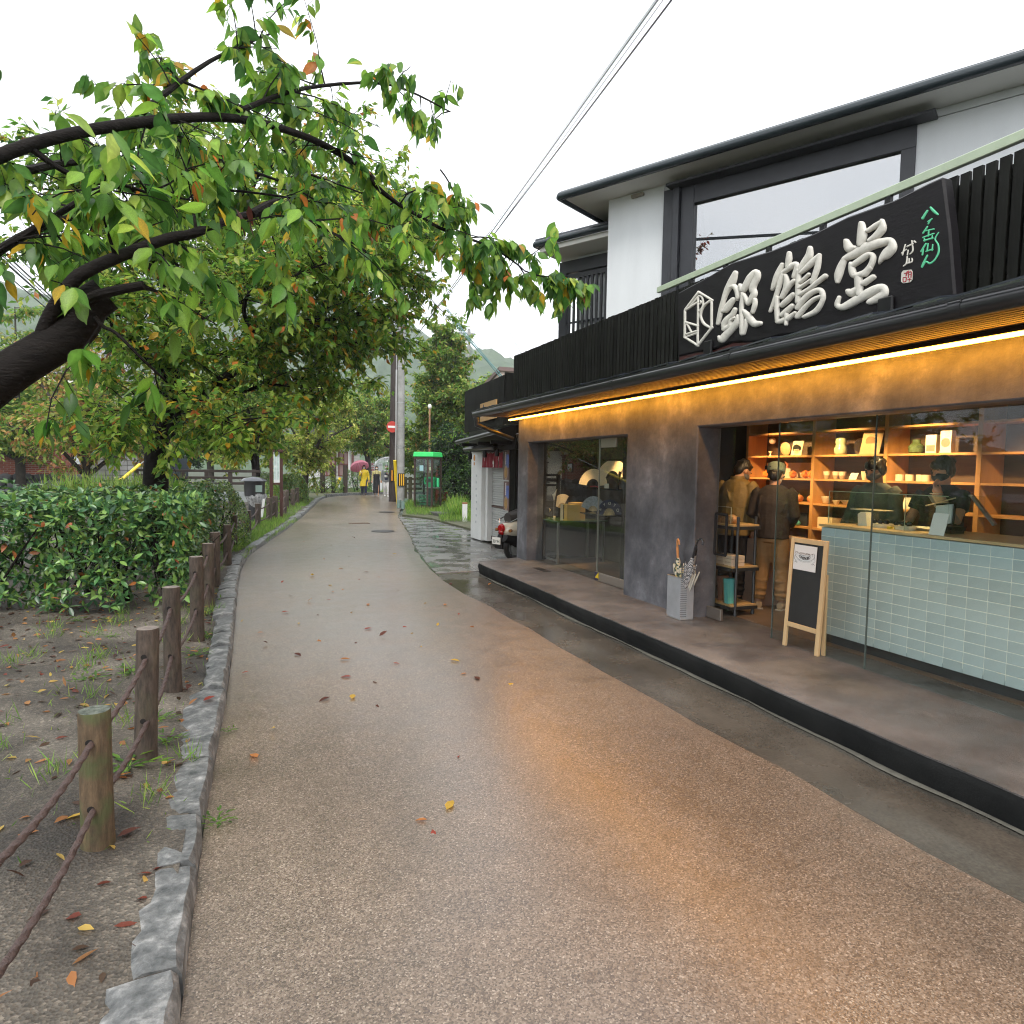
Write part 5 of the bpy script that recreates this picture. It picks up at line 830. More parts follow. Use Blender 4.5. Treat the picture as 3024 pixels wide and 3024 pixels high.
# ---------------------------------------------------------------- poles, sign, cables
CNC = M('pole_concrete', (.28, .28, .27), .75, var=.22, vs=3, bump=.1, bs=30)
q = gz(1183, 1495, .0); H_ = 12.2
pol = thing('utility_pole', 'round grey concrete utility pole beside the phone booth', 'utility pole', q); MB().tube([q, q+Vector((0, 0, H_))], [.168, .12], 20, True).build('pole', CNC, pol, smooth=.8)
mb = MB(); [mb.tube([q+Vector((0, 0, z)), q+Vector((0, 0, z+.05))], .176-.004*z, 18) for z in (2.5, 3.4, 3.48, 4.4, 5.9, 8.2)]; mb.build('steel_band', M('band_steel', (.35, .36, .37), .4, .7), pol, smooth=.8)
mb = MB(); [mb.tube([q+Vector((-.17, -.02, 2.6+.45*k)), q+Vector((.19, -.06, 2.6+.45*k))], .006, 5) for k in range(1)]; mb.build('step_bolt', MATS['band_steel'], pol); MB().box((q.x-1.0, q.y-.05, 10.9), (q.x+1.0, q.y+.05, 11.0)).build('crossarm', MATS['band_steel'], pol); MB().box((q.x-.8, q.y-.05, 9.9), (q.x+.8, q.y+.05, 9.98)).build('crossarm', MATS['band_steel'], pol)
for k in range(5): MB().tube([q+Vector((-.8+.4*k, 0, 11.0)), q+Vector((-.8+.4*k, 0, 11.2))], [.05, .03], 8).build('insulator', M('porcelain', (.7, .7, .68), .2), pol)
m_ = MB(); m_.box((q.x-.16, q.y-.215, .88), (q.x+.12, q.y-.195, 1.42)); w_ = m_.build('warning_wrap', BLK, pol); mb = MB(); [mb.box((q.x-.11+.085*k, q.y-.222, .9), (q.x-.07+.085*k, q.y-.2155, 1.40)) for k in range(3)]; mb.build('yellow_stripe', M('hazard_yellow', (.8, .45, .03), .5), w_)
q2 = gz(1160, 1481, .0)
pl2 = thing('utility_pole', 'dark brown utility pole just left of the concrete pole', 'utility pole', q2); MB().tube([q2, q2+Vector((.05, 0, 7.4))], [.2, .16], 18).build('pole', M('pole_brown', (.035, .025, .022), .7, var=.3, vs=8, stretch=(1, 1, .2)), pl2, smooth=.8); MB().tube([q2+Vector((.05, 0, 7.4)), q2+Vector((.08, 0, 13.2))], [.13, .11], 16).build('steel_top', MATS['band_steel'], pl2, smooth=.8)
MB().box((q2.x-1.3, q2.y-.05, 12.6), (q2.x+.6, q2.y+.05, 12.72)).build('crossarm', MATS['band_steel'], pl2); MB().box((q2.x-1.0, q2.y-.05, 11.8), (q2.x+.5, q2.y+.05, 11.9)).build('crossarm', MATS['band_steel'], pl2)
m_ = MB(); m_.box((q2.x-.15, q2.y-.225, 1.0), (q2.x+.16, q2.y-.205, 1.55)); w_ = m_.build('warning_wrap', BLK, pl2); mb = MB(); [mb.box((q2.x-.12+.12*k, q2.y-.232, 1.02), (q2.x-.06+.12*k, q2.y-.2255, 1.53)) for k in range(2)]; mb.build('yellow_stripe', M('hazard_orange', (.7, .3, .03), .5), w_)
g_ = gz(1173, 1488, 0); g0_, g1_ = gy(1166, 1359, g_.y-.9), gy(1173, 1478, g_.y-.4)
ygd = thing('wire_guard', 'tall bright yellow guy-wire guard standing between the two poles', 'wire guard', g1_); MB().tube([g1_-Vector((0, 0, .2)), g1_.lerp(g0_, .6), g0_], [.03, .075, .07], 10).build('sleeve', M('guard_yellow', (.85, .62, .03), .45), ygd, smooth=.9); MB().tube([g0_, g0_+Vector((.1, .2, 5))], .008, 5).build('guy_wire', STL, ygd)
mb = MB(); MB().tube([g0_+Vector((.1, .3, -.1)), g0_+Vector((.12, .3, 4.))], .035, 8).build('conduit', M('conduit_grey', (.4, .4, .4), .5), ygd, smooth=True)
q = gy(1158, 1260, q2.y-.35); ne = thing('no_entry_sign', 'round red no entry sign with white bar on the brown pole', 'road sign', q); RM = Matrix.Translation(q) @ Matrix.Rotation(rad(90), 4, 'X'); MB().lathe([(.001, 0), (.27, 0), (.27, .012), (.001, .012)], (0, 0, 0), 28, RM).build('disc', M('sign_red_paint', (.5, .05, .035), .4), ne); MB().box((q.x-.2, q.y-.0185, q.z-.05), (q.x+.2, q.y-.0125, q.z+.05)).build('bar', M('sign_white', (.8, .78, .75), .4), ne); MB().box((q.x-.02, q.y+.001, q.z-.1), (q.x+.02, q2.y-.1, q.z+.1)).build('bracket', STL, ne)
for i, (px, py, l) in enumerate(((1178, 1500, 'left'), (1191, 1503, 'front'), (1200, 1495, 'rear'))): 
    q = gz(px, py, .02); tag(MB().tube([q, q+Vector((0, 0, .33))], .085, 12).build('pipe_stub', M('pipe_green', (.16, .24, .22), .5), smooth=.8), l+' grey-green pipe stub at the foot of the concrete pole', 'pipe', 'pipe stubs at the pole foot')
q = gy(1268, 1352, 29.5); sp_ = thing('lamp_post', 'thin rusty pole with a small white top rising behind the phone booth', 'lamp post', (q.x, q.y, 0)); MB().tube([(q.x, q.y, 0), (q.x, q.y, gy(1266, 1205, 29.5).z)], [.05, .04], 8).build('pole', M('rusty_pole', (.3, .17, .09), .7, var=.3, vs=6), sp_, smooth=True); MB().ell((q.x, q.y, gy(1266, 1200, 29.5).z), (.09, .09, .12), 10, 8).build('lamp_head', M('sign_white', (.8, .78, .75), .4), sp_, smooth=True)
CBL = M('cable_black', (.02, .025, .028), .6); CBG = M('cable_green', (.05, .16, .16), .6)
def cable(lab, pts, r, m=CBL, sag=.25):
    a, b = Vector(pts[0]), Vector(pts[-1]); P = [a.lerp(b, t/16)-Vector((0, 0, sag*4*(t/16)*(1-t/16))) for t in range(17)]
    return tag(MB().tube(P, r, 5).build('overhead_cable', m, None, smooth=True), lab, 'cable', 'overhead cables')
for i, (x0_, x1_, y1_, r, l) in enumerate(((1223, 1567, 533, .013, 'thick twisted cable, leftmost of the bundle rising to the top of the sky gap'), (1228, 1558, 533, .006, 'thin cable running beside the thick bundle over the sky gap'), (1212, 1542, 533, .012, 'second thick cable of the bundle over the sky gap'), (1200, 1532, 533, .006, 'lowest thin cable of the bundle over the sky gap'))):
    a = gy(x0_, 1000+8*i, 28.0); b = gy(x1_+(x1_-x0_)*1.5, y1_-(467)*1.5, 7.0); b = a+(b-a)*2.6; cable(l, (a, b), r, sag=.15)
for i, (pa, pb) in enumerate((((1318, 910), (1482, 1118)), ((1322, 912), (1490, 1118)), ((1330, 940), (1476, 1100)))): cable(('upper', 'middle', 'lower')[i]+' blue-green cable slanting down to the neighbour roof', (gy(*pa, 30), gy(*pb, 15)), .014, CBG, .06)
for i, (x_, z_) in enumerate(((-4.2, 6.9), (-4.5, 7.5), (-4.5, 7.75), (-5.2, 8.3), (-4.0, 8.9), (-6.0, 9.6))): cable(('lowest', 'second lowest', 'third lowest', 'third highest', 'second highest', 'topmost')[i]+' of six overhead wires along the left side of the path', ((x_, -22, z_), (x_-3, 46, z_+.6)), (.02, .034, .028, .02, .03, .022)[i], CBL, .5)
q = gy(450, 950, 46); hp_ = thing('far_pole', 'pale distant utility pole with white insulators seen through the cherry leaves', 'utility pole', (q.x, 46, 0)); MB().tube([(q.x, 46, 0), (q.x, 46, gy(450, 925, 46).z)], .13, 8).build('pole', CNC, hp_, smooth=True); [MB().box((q.x-.7, 45.9, gy(450, y_, 46).z), (q.x+.5, 46.05, gy(450, y_, 46).z+.12)).build('crossarm', MATS['band_steel'], hp_) for y_ in (935, 958)]
cable('thin pale wire dropping from the big branch to the fence top', (gy(1425, 810, 20), gy(1541, 1048, 11.)), .006, M('wire_grey', (.3, .3, .3), .5), .05)
for i, (pa, pb) in enumerate((((1050, 700), (1420, 1000)), ((1180, 700), (1400, 1005)))): cable(('left', 'right')[i]+' faint far wire between the poles behind the trees', (gy(*pa, 34), gy(*pb, 60)), .012, M('wire_grey', (.3, .3, .3), .5), .3)
q = gy(1385, 985, 60); fp = thing('far_pole', 'small distant utility pole top above the big green tree', 'utility pole', (q.x, 60, 0)); MB().tube([(q.x, 60, 0), (q.x, 60, gy(1385, 972, 60).z)], .15, 8).build('pole', CNC, fp, smooth=True); MB().box((q.x-1.0, 59.9, q.z-.05), (q.x+.6, 60.1, q.z+.08)).build('crossarm', MATS['band_steel'], fp)
# ---------------------------------------------------------------- vending machines, stake, rocks
q = gz(1440-150, 1480, .06); q = gy(1290, 1500, 28.6); vm = thing('vending_machine', 'bright red vending machine half hidden by trees behind the phone booth', 'vending machine', (q.x+.75, 29, 0)); x_ = gy(1293, 1450, 29).x; x2_ = gy(1318, 1450, 29).x
MB().box((x_, 28.6, .05), (x2_, 29.4, 1.75)).build('cabinet', M('vending_red', (.5, .012, .015), .35), vm, bevel=.02); MB().box((x2_+.01, 28.58, .05), (x2_+.55, 29.4, 1.75)).build('dark_cabinet', BLK, vm); MB().box((x_+.05, 28.585, 1.0), (x2_-.05, 28.598, 1.6)).build('front_panel', M('vending_dark', (.06, .02, .02), .2), vm)
q = gy(1080, 1395, 44); kv = thing('drink_machine', 'white drink vending machine lettered KIRIN in red behind the walkers', 'vending machine', (q.x, 44, 0)); xa, xb_ = gy(1086, 1400, 44).x, gy(1107, 1400, 44).x; zt_ = gy(1090, 1367, 44).z
MB().box((xa, 44, 0), (xb_+.5, 44.7, zt_)).build('cabinet', M('machine_white', (.72, .73, .76), .4), kv, bevel=.02); MB().box((xa-.3, 44.05, 0), (xa-.005, 44.7, zt_-.05)).build('machine_side', M('machine_dark', (.12, .1, .1), .5), kv); text('KIRIN', .40, (gy(1098, 1398, 44).x, 43.99, gy(1098, 1385, 44).z-.1), (0, 0, -1), (1, 0, 0), M('kirin_red', (.5, .02, .05), .5), kv)
q = gz(1372, 1543, .02); st = thing('white_stake', 'white square marker stake in the grass beside the shuttered shop', 'stake', q); MB().cbox(q+Vector((0, 0, .28)), (.13, .13, .66)).build('stake', M('stake_white', (.75, .75, .73), .6, var=.08, vs=9), st, bevel=.008); MB().cbox(q+Vector((0, 0, .60)), (.134, .134, .05)).build('rust_stain', M('rust', (.3, .15, .07), .8), st)
for i, (px, py, s_) in enumerate(((1298, 1462, .28), (1316, 1464, .4))):
    q = gz(px, py, .06); b = bmesh.new(); bmesh.ops.create_icosphere(b, subdivisions=2, radius=1); [setattr(v, 'co', v.co*(1+.15*math.sin(v.co.x*5+i)*math.cos(v.co.y*4))) for v in b.verts]; b.transform(Matrix.Translation(q+Vector((0, 0, .08))) @ Matrix.Diagonal((s_, s_*.7, s_*.45, 1))); me = bpy.data.meshes.new('rock'); b.to_mesh(me); b.free(); me.materials.append(M('pale_rock', (.34, .33, .31), .8, var=.2, vs=6)); me.shade_smooth(); link('rock', me, None, ('small', 'large')[i]+' pale rock at the foot of the red vending machine', 'rock')
# kerb block at the verge corner
q = gz(1290, 1525, .0); q3 = gz(1300, 1532, .0); mb = MB(); a_, b_ = gz(1265, 1524, 0), gz(1306, 1531, 0); xybox(mb, a_.xy, b_.xy, -.02, .17, -.5); tag(mb.build('concrete_block', M('dark_concrete', (.07, .07, .065), .7, var=.3, vs=4, world=True), None, bevel=.02), 'dark concrete kerb block at the corner of the grass verge', 'kerb block')
# ---------------------------------------------------------------- people
SKIN = M('skin', (.5, .27, .17), .5, var=.06, vs=9); HAIR = M('black_hair', (.012, .01, .009), .38, var=.5, vs=60, stretch=(1, 1, .2), bump=.5, bs=90)
def person(label, base, rot, H, kit, fine=.011, group=None):
    """kit: dict of poses (arm targets in the body frame: x right, y ahead, z up for a 1.72 m figure) and of clothes"""
    t = thing('person', label, 'person', base, group); s = H/1.72
    Mx = Matrix.Translation(base) @ Matrix.Rotation(rot, 4, 'Z') @ Matrix.Scale(s, 4)
    lean = kit.get('lean', 0.0); hd = kit.get('head', (0, .03, 1.585)); look = Vector(kit.get('look', (0, 1, -.15))).normalized()
    def remesh(mb, name, mat, vox, parent=t, sm=3):
        me = mb.mesh(name, mat, True, fix=True); bm = bmesh.new(); bm.from_mesh(me); bm.transform(Mx); bm.to_mesh(me); bm.free()
        o = link(name, me, parent); r = o.modifiers.new('skin', 'REMESH'); r.mode = 'VOXEL'; r.voxel_size = vox*s; r.use_smooth_shade = True
        q = o.modifiers.new('smooth', 'SMOOTH'); q.factor = .5; q.iterations = sm; return o
    sh = {-1: Vector((-.175, 0-lean*.0, 1.385)), 1: Vector((.175, 0, 1.385))}; arms = kit.get('arms', {})
    arm = {}
    for k in (-1, 1):
        e, w = arms.get(k, ((k*.235, -.03, 1.11), (k*.25, .06, .86))); arm[k] = (sh[k]+Vector((0, lean, 0)), Vector(e), Vector(w))
    legs = kit.get('legs', {-1: ((-.095, .015, .49), (-.1, -.02, .085)), 1: ((.095, .015, .49), (.1, -.02, .085))})
    toe = kit.get('toe', {-1: (-.03, .99), 1: (.03, .99)})
    # --- body: one continuous surface
    b = MB()
    hc = Vector(hd); X = Vector((look.y, -look.x, 0)).normalized(); Z = X.cross(look).normalized(); HM = Matrix((X, look, Z)).transposed().to_4x4(); HM.translation = hc
    b.ell((0, -.008, .02), (.077, .094, .098), 18, 12, HM); b.ell((0, .018, -.055), (.062, .07, .068), 16, 10, HM)
    b.tube([HM @ Vector((0, .088, .02)), HM @ Vector((0, .104, -.012)), HM @ Vector((0, .106, -.03))], [.010, .014, .016], 8)
    b.ell((0, .083, -.062), (.026, .014, .008), 8, 6, HM)
    for k in (-1, 1): b.ell((k*.08, -.005, -.005), (.012, .02, .032), 8, 6, HM); b.ell((k*.032, .083, .03), (.018, .012, .009), 8, 6, HM)
    b.tube([hc+Vector((0, -.02, -.04)), Vector((0, lean*1-.005, 1.45)), Vector((0, lean-.01, 1.36))], [.056, .056, .075], 12)
    b.stack([(.86, 0, 0, .15, .105), (.95, 0, 0, .155, .11), (1.08, 0, lean*.4, .14, .1), (1.25, 0, lean*.8, .165, .11), (1.36, 0, lean, .16, .095), (1.42, 0, lean, .09, .07)])
    for k in (-1, 1):
        S0, E_, Wr = arm[k]; b.tube([S0, S0.lerp(E_, .5), E_, E_.lerp(Wr, .35), Wr], [.052, .047, .04, .041, .028], 10)
        d = (Wr-E_).normalized(); sd = d.cross(Vector((0, 0, 1)) if abs(d.z) < .9 else Vector((0, 1, 0))).normalized(); nn = sd.cross(d)
        pal = Wr+d*.05; b.tube([Wr, Wr+d*.03, Wr+d*.085], [.026, .036, .034], 10)
        cur = kit.get('curl', .5)
        for j, (o_, ln) in enumerate(((-.027, .072), (-.009, .08), (.009, .076), (.027, .06))):
            p0 = Wr+d*.085+sd*o_; p1 = p0+d*ln*.5+nn*(.02*cur); p2 = p1+d*ln*.35*(1-cur*.5)+nn*(.035*cur); p3 = p2+d*ln*.2*(1-cur)+nn*.02*cur
            b.tube([p0-d*.02, p0, p1, p2, p3], [.0095, .0095, .009, .008, .006], 7)
        p0 = Wr+d*.03+sd*.03; b.tube([p0, p0+d*.03+sd*.025+nn*.01, p0+d*.06+sd*.03+nn*.02, p0+d*.078+sd*.026+nn*.026], [.014, .012, .0105, .007], 7)
        kn, an = Vector(legs[k][0]), Vector(legs[k][1]); hp = Vector((k*.088, 0, .9))
        b.tube([hp, hp.lerp(kn, .5), kn, kn.lerp(an, .4), an], [.088, .076, .054, .055, .037], 12)
        f = Vector((toe[k][0], toe[k][1], 0)); b.tube([an-f*.04-Vector((0, 0, .045)), an+f*.05-Vector((0, 0, .045)), an+f*.17-Vector((0, 0, .062))], [.03, .034, .022], 8); b.tube([an, an-Vector((0, 0, .05))], [.036, .036], 8)
    remesh(b, 'body', SKIN, fine*.8)
    # --- hair
    hr_ = kit.get('hair', 'short'); hb = MB()
    if hr_ != 'none':
        hb.ell((0, -.018, .045), (.086, .098, .09), 18, 12, HM); hb.ell((0, -.055, .0), (.078, .062, .085), 14, 10, HM)
        if hr_ == 'bob': hb.ell((0, -.04, -.03), (.098, .075, .115), 16, 10, HM); [hb.ell((k*.085, .01, -.04), (.022, .05, .085), 10, 8, HM) for k in (-1, 1)]
        if hr_ == 'fringe': hb.ell((0, .05, .055), (.075, .048, .05), 14, 8, HM); [hb.ell((k*.082, .012, .0), (.014, .035, .05), 10, 8, HM) for k in (-1, 1)]
        rr = random.Random(3)
        for i in range(26):
            a = rr.uniform(0, 6.28); e = rr.uniform(.2, 1.5); p = Vector((.084*math.cos(a)*math.cos(e), -.018+.096*math.sin(a)*math.cos(e), .045+.088*math.sin(e))); hb.ell(p, (.02, .022, .014), 7, 5, HM)
        remesh(hb, 'hair', kit.get('hairmat', HAIR), fine, sm=1)
    if 'mask' in kit:
        mb = MB(); mb.ell((0, .03, -.045), (.068, .082, .05), 16, 10, HM); q = remesh(mb, 'face_mask', kit['mask'], fine, sm=1)
        for k in (-1, 1): 
            m_ = MB(); m_.tube([HM @ Vector((k*.062, .06, -.03)), HM @ Vector((k*.088, -.01, .01))], .0035, 5); me = m_.mesh('mask_loop', kit['mask']); me.transform(Mx); link('mask_loop', me, q)
    else:
        pass
    for k in (-1, 1):
        m_ = MB(); m_.ell((k*.032, .0895, .026), (.013, .006, .0055), 8, 6, HM); me = m_.mesh('eye', M('eye_dark', (.02, .015, .012), .2), True); me.transform(Mx); link('eye', me, t)
    # --- cap
    if 'cap' in kit:
        mb = MB(); mb.lathe([(.1, .0), (.104, .02), (.104, .07), (.096, .105), (.07, .122), (.001, .128)], (0, -.012, .03), 22, HM, sy=1.06); o = remesh(mb, 'cap', kit['cap'], fine, sm=2)
        m_ = MB(); m_.prism([(.09*math.cos(a), .07+.085*math.sin(a)) for a in [math.pi*i/10 for i in range(11)]], HM @ Vector((0, 0, .04)), X, look*1.0-Z*.15, Z*.006); me = m_.mesh('brim', kit['cap']); me.transform(Mx); link('brim', me, o)
    # --- shirt / coat
    g = MB(); hem = kit.get('hem', .86); hw = kit.get('hemw', .17); th = kit.get('bulk', .018); slv = kit.get('sleeve', 1.0)
    rings = [(hem, 0, .0, hw+th, hw*.72+th)]
    if hem < .8: rings += [(.9, 0, 0, .165+th, .118+th)]
    rings += [(1.0, 0, lean*.2, .158+th, .115+th), (1.12, 0, lean*.5, .155+th, .112+th), (1.26, 0, lean*.8, .175+th, .118+th), (1.36, 0, lean, .17+th, .1+th), (1.425, 0, lean, .115+th, .078+th), (1.46, 0, lean, .068+th*.5, .062+th*.5)]
    g.stack([r for r in rings if r[0] >= hem])
    for k in (-1, 1):
        S0, E_, Wr = arm[k]; En = Wr if slv >= 1 else S0.lerp(E_, slv*2) if slv < .5 else E_
        pts = [S0+Vector((-k*.02, 0, .0)), S0+Vector((k*.015, 0, -.03)), S0.lerp(E_, .5), E_] if slv >= .5 else [S0+Vector((-k*.02, 0, 0)), S0.lerp(E_, .3), S0.lerp(E_, slv*2)]
        th_ = th*.6; rs = [.058+th_, .06+th_, .052+th_, .046+th_] if slv >= .5 else [.058+th_, .056+th_, .054+th_]
        if slv >= 1: pts += [E_.lerp(Wr, .5), Wr]; rs += [.044+th_, .036+th_]
        g.tube(pts, rs, 12)
        if slv >= 1:                                # sleeve creases
            for f in (.25, .5, .72): c = E_.lerp(Wr, f); g.tube([c-Vector((0, 0, .008)), c+Vector((0, 0, .008))], .044+th*.55, 10)
    rr = random.Random(int(H*1000))
    for i in range(kit.get('folds', 9)):            # long soft folds
        a = rr.uniform(0, 6.28); z = rr.uniform(hem+.05, 1.3); rx = .158+th; p = Vector((rx*math.cos(a), (.112+th)*math.sin(a)+lean*.5, z)); d = Vector((rr.uniform(-.05, .05), 0, rr.uniform(.08, .16)))
        g.tube([p-d*.6, p, p+d*.6], [.006, .016, .006], 6)
    co = remesh(g, kit.get('topname', 'shirt'), kit['top'], fine, sm=2)
    if 'collar' in kit:
        m_ = MB(); m_.lathe([(.078, 0), (.088, .02), (.08, .055), (.072, .05), (.07, .01)], (0, lean-.005, 1.435), 18, sy=.95); me = m_.mesh('collar', kit['collar'], True); me.transform(Mx); link('collar', me, co)
    if 'stripes' in kit:
        for i, (z0, z1, mm) in enumerate(kit['stripes']):
            m_ = MB(); n = 12; vs = []
            for zz in (z0, z1): vs += [Vector((.13*math.cos(math.pi*(.08+.84*j/n)), (.137+th)*math.sin(math.pi*(.08+.84*j/n))+lean*.6+.004, zz)) for j in range(n+1)]
            m_.add(vs, [(j, j+1, n+2+j, n+1+j) for j in range(n)]); me = m_.mesh('shirt_stripe', mm, True); me.transform(Mx); link('shirt_stripe', me, co)
    # --- trousers or skirt
    if 'skirt' in kit:
        m_ = MB(); m_.stack([(kit['skirt'], 0, .01, .2, .17), (.5, 0, .01, .20, .16), (.8, 0, 0, .19, .145), (1.0, 0, 0, .178, .135), (1.24, 0, lean, .18, .138)], 24)
        for i in range(12): a = 6.28*i/12; m_.tube([(.19*math.cos(a), .16*math.sin(a), kit['skirt']), (.17*math.cos(a), .13*math.sin(a), .75)], [.02, .008], 6)
        remesh(m_, 'dress', kit['bottom'], fine)
        for k in (-1, 1): m_ = MB(); m_.tube([(k*.07, .135, 1.2), (k*.085, .11, 1.36), (k*.09, .0, 1.455)], .012, 6); me = m_.mesh('shoulder_strap', kit['bottom']); me.transform(Mx); link('shoulder_strap', me, t)
    elif 'bottom' in kit:
        m_ = MB(); m_.stack([(.80, 0, 0, .165, .12), (.92, 0, 0, .172, .122), (1.0, 0, 0, .16, .115)]); lw = kit.get('legw', .0)
        for k in (-1, 1):
            kn, an = Vector(legs[k][0]), Vector(legs[k][1]); hp = Vector((k*.09, 0, .88)); an2 = kn.lerp(an, kit.get('leglen', .96))
            m_.tube([hp, hp.lerp(kn, .5), kn, kn.lerp(an, .5), an2], [.105, .094+lw, .077+lw, .07+lw, .062+lw], 14)
            for f in (.35, .6, .78): c = kn.lerp(an, f); m_.tube([c-Vector((0, 0, .01)), c+Vector((0, 0, .01))], .078+lw, 12)
        remesh(m_, 'trousers', kit['bottom'], fine)
    for k in (-1, 1):
        an = Vector(legs[k][1]); f = Vector((toe[k][0], toe[k][1], 0)); dn = Vector((0, 0, an.z-.085)); m_ = MB()
        m_.tube([an-f*.055+Vector((0, 0, -.035)), an+f*.03+Vector((0, 0, -.035)), an+f*.12+Vector((0, 0, -.048)), an+f*.20+Vector((0, 0, -.058))], [.042, .047, .038, .026], 12); m_.tube([an+Vector((0, 0, .0)), an-Vector((0, 0, .04))], [.044, .046], 12)
        o = remesh(m_, 'shoe', kit['shoe'], fine)
        m_ = MB(); sd = Vector((f.y, -f.x, 0)); m_.prism([(-.08, -.04), (.05, -.045), (.17, -.042), (.225, 0), (.17, .042), (.05, .045), (-.08, .04)], an+Vector((0, 0, -.085)), f, sd, (0, 0, .014)); me = m_.mesh('sole', kit.get('sole', M('sole_pale', (.5, .45, .38), .7))); me.transform(Mx); link('sole', me, o)
    return t, Mx
def cloth(n, c, rough=.8, **k): return M(n, c, rough, var=.16, vs=9, bump=.5, bs=16, **k)
wm = lambda n, c: M(n, c, .7)
# two customers seen from behind inside the shop
p0 = gz(2262, 1797, .18)
person('man in green cap, brown shirt and tan trousers, his back to the street', (p0.x+.02, p0.y-.02, .18), rad(-62), 1.63,
       dict(head=(0, .05, 1.565), look=(-.15, 1, -.42), arms={-1: ((-.25, .0, 1.12), (-.14, .2, 1.0)), 1: ((.25, .0, 1.12), (.14, .22, 1.0))}, top=cloth('brown_shirt', (.036, .026, .022)), bottom=cloth('tan_trousers', (.36, .2, .08)), shoe=M('suede_beige', (.5, .36, .22), .9), cap=cloth('green_cap', (.15, .19, .15)), mask=wm('mask_white', (.7, .7, .68)), hem=.84, bulk=.028, lean=.03, legw=.008, leglen=.93, folds=14,
            legs={-1: ((-.10, .02, .48), (-.12, -.03, .085)), 1: ((.10, .05, .48), (.13, .05, .085))}, toe={-1: (-.6, .8), 1: (.15, .98)}))
p0 = gz(2150, 1764, .18)
person('man in olive jacket and dark trousers bending his head over goods in the shop', (5.24, 6.2, .18), rad(-70), 1.70,
       dict(head=(.035, .11, 1.55), look=(.55, 1, -.7), arms={-1: ((-.24, .04, 1.12), (-.16, .24, 1.0)), 1: ((.235, .0, 1.10), (.235, .03, .86))}, top=cloth('olive_jacket', (.2, .135, .045), .6), collar=cloth('olive_jacket', (.2, .135, .045)), bottom=cloth('navy_trousers', (.012, .013, .02)), shoe=M('dark_shoe', (.02, .018, .016), .5), mask=wm('mask_grey', (.12, .12, .12)), hem=.80, hemw=.185, bulk=.034, lean=.06, folds=16, topname='jacket'))
person('dark-clothed customer mostly hidden behind the man in the olive jacket', (5.05, 6.95, .18), rad(-110), 1.6,
       dict(head=(0, .06, 1.57), look=(.2, 1, -.4), top=cloth('dark_coat', (.03, .028, .026)), bottom=MATS['navy_trousers'], shoe=MATS['dark_shoe'], mask=MATS['mask_white']), fine=.018)
# two clerks facing the street
person('clerk with straight black hair, grey mask and grey-green top behind the glass case', (5.78, 4.78, .18), rad(95), 1.69,
       dict(hair='fringe', look=(.05, 1, -.3), arms={-1: ((-.25, .03, 1.12), (-.18, .2, .98)), 1: ((.25, .03, 1.12), (.18, .22, .98))}, top=cloth('greygreen_top', (.12, .13, .1)), bottom=MATS['navy_trousers'], shoe=MATS['dark_shoe'], mask=wm('mask_dark', (.16, .15, .14)), bulk=.03))
person('clerk in black top and black mask raising a hand to the chin', (5.78, 4.1, .18), rad(100), 1.69,
       dict(hair='fringe', look=(.25, 1, -.2), arms={-1: ((-.2, .16, 1.14), (-.06, .17, 1.36)), 1: ((.25, .06, 1.12), (.2, .26, 1.05))}, curl=.9, sleeve=.3, top=cloth('black_top', (.015, .016, .02)), bottom=MATS['navy_trousers'], shoe=MATS['dark_shoe'], mask=wm('mask_black', (.015, .016, .018)), bulk=.02))
# three walkers on the path with umbrellas
wk = dict(legs={-1: ((-.09, .10, .5), (-.09, .12, .085)), 1: ((.09, .02, .48), (.09, -.14, .10))})
def umbrella(label, tip, hand, r, mat, drop, ribs=8):
    tip = Vector(tip); hand = Vector(hand); ax = (tip-hand).normalized(); q = ax.to_track_quat('Z', 'Y').to_matrix().to_4x4(); q.translation = tip
    t = thing('umbrella', label, 'umbrella', hand); n = ribs; vs = [(0, 0, 0)]; rg = 5
    for i in range(1, rg+1):
        for j in range(n*3):
            a = 2*math.pi*j/(n*3); f = i/rg; k = 1-.045*f*(1-abs(math.cos(a*n/2)))*2; vs.append((r*math.sin(f*1.45)/math.sin(1.45)*k*math.cos(a), r*math.sin(f*1.45)/math.sin(1.45)*k*math.sin(a), -drop*f*f))
    m = n*3; fs = [(0, 1+j, 1+(j+1) % m) for j in range(m)]+[(1+(i-1)*m+j, 1+i*m+j, 1+i*m+(j+1) % m, 1+(i-1)*m+(j+1) % m) for i in range(1, rg) for j in range(m)]
    mb = MB(); mb.add([q @ Vector(v) for v in vs], fs); mb.build('canopy', mat, t, smooth=.5)
    mb = MB()
    for j in range(n):
        a = 2*math.pi*j/n; mb.tube([q @ Vector((r*math.sin(f*1.45)/math.sin(1.45)*math.cos(a), r*math.sin(f*1.45)/math.sin(1.45)*math.sin(a), -drop*f*f-.008)) for f in (0, .35, .7, 1)], .004, 4)
    mb.build('ribs', BLK, t); MB().tube([tip+ax*.05, hand], .007, 6).build('shaft', STL, t); MB().tube([hand+ax*.03, hand-ax*.09], .014, 6).build('handle', BLK, t)
YL = cloth('yellow_coat', (.62, .46, .02), .5)
w0 = gz(1075, 1462.5); w1 = gz(1112, 1463.5); w2 = gz(1141, 1466.5)
t1, m1 = person('woman in yellow raincoat and dark trousers under a pink umbrella on the path', w0, rad(170), 1.78, dict(wk, hair='bob', look=(0, 1, -.05), top=YL, bottom=cloth('navy_slacks', (.015, .017, .05)), shoe=MATS['dark_shoe'], mask=wm('mask_blue', (.55, .68, .75)), hem=.52, hemw=.235, bulk=.014, topname='raincoat', arms={1: ((.24, .05, 1.12), (.15, .2, 1.22)), -1: ((-.25, -.02, 1.1), (-.27, .06, .86))}, collar=YL), fine=.02)
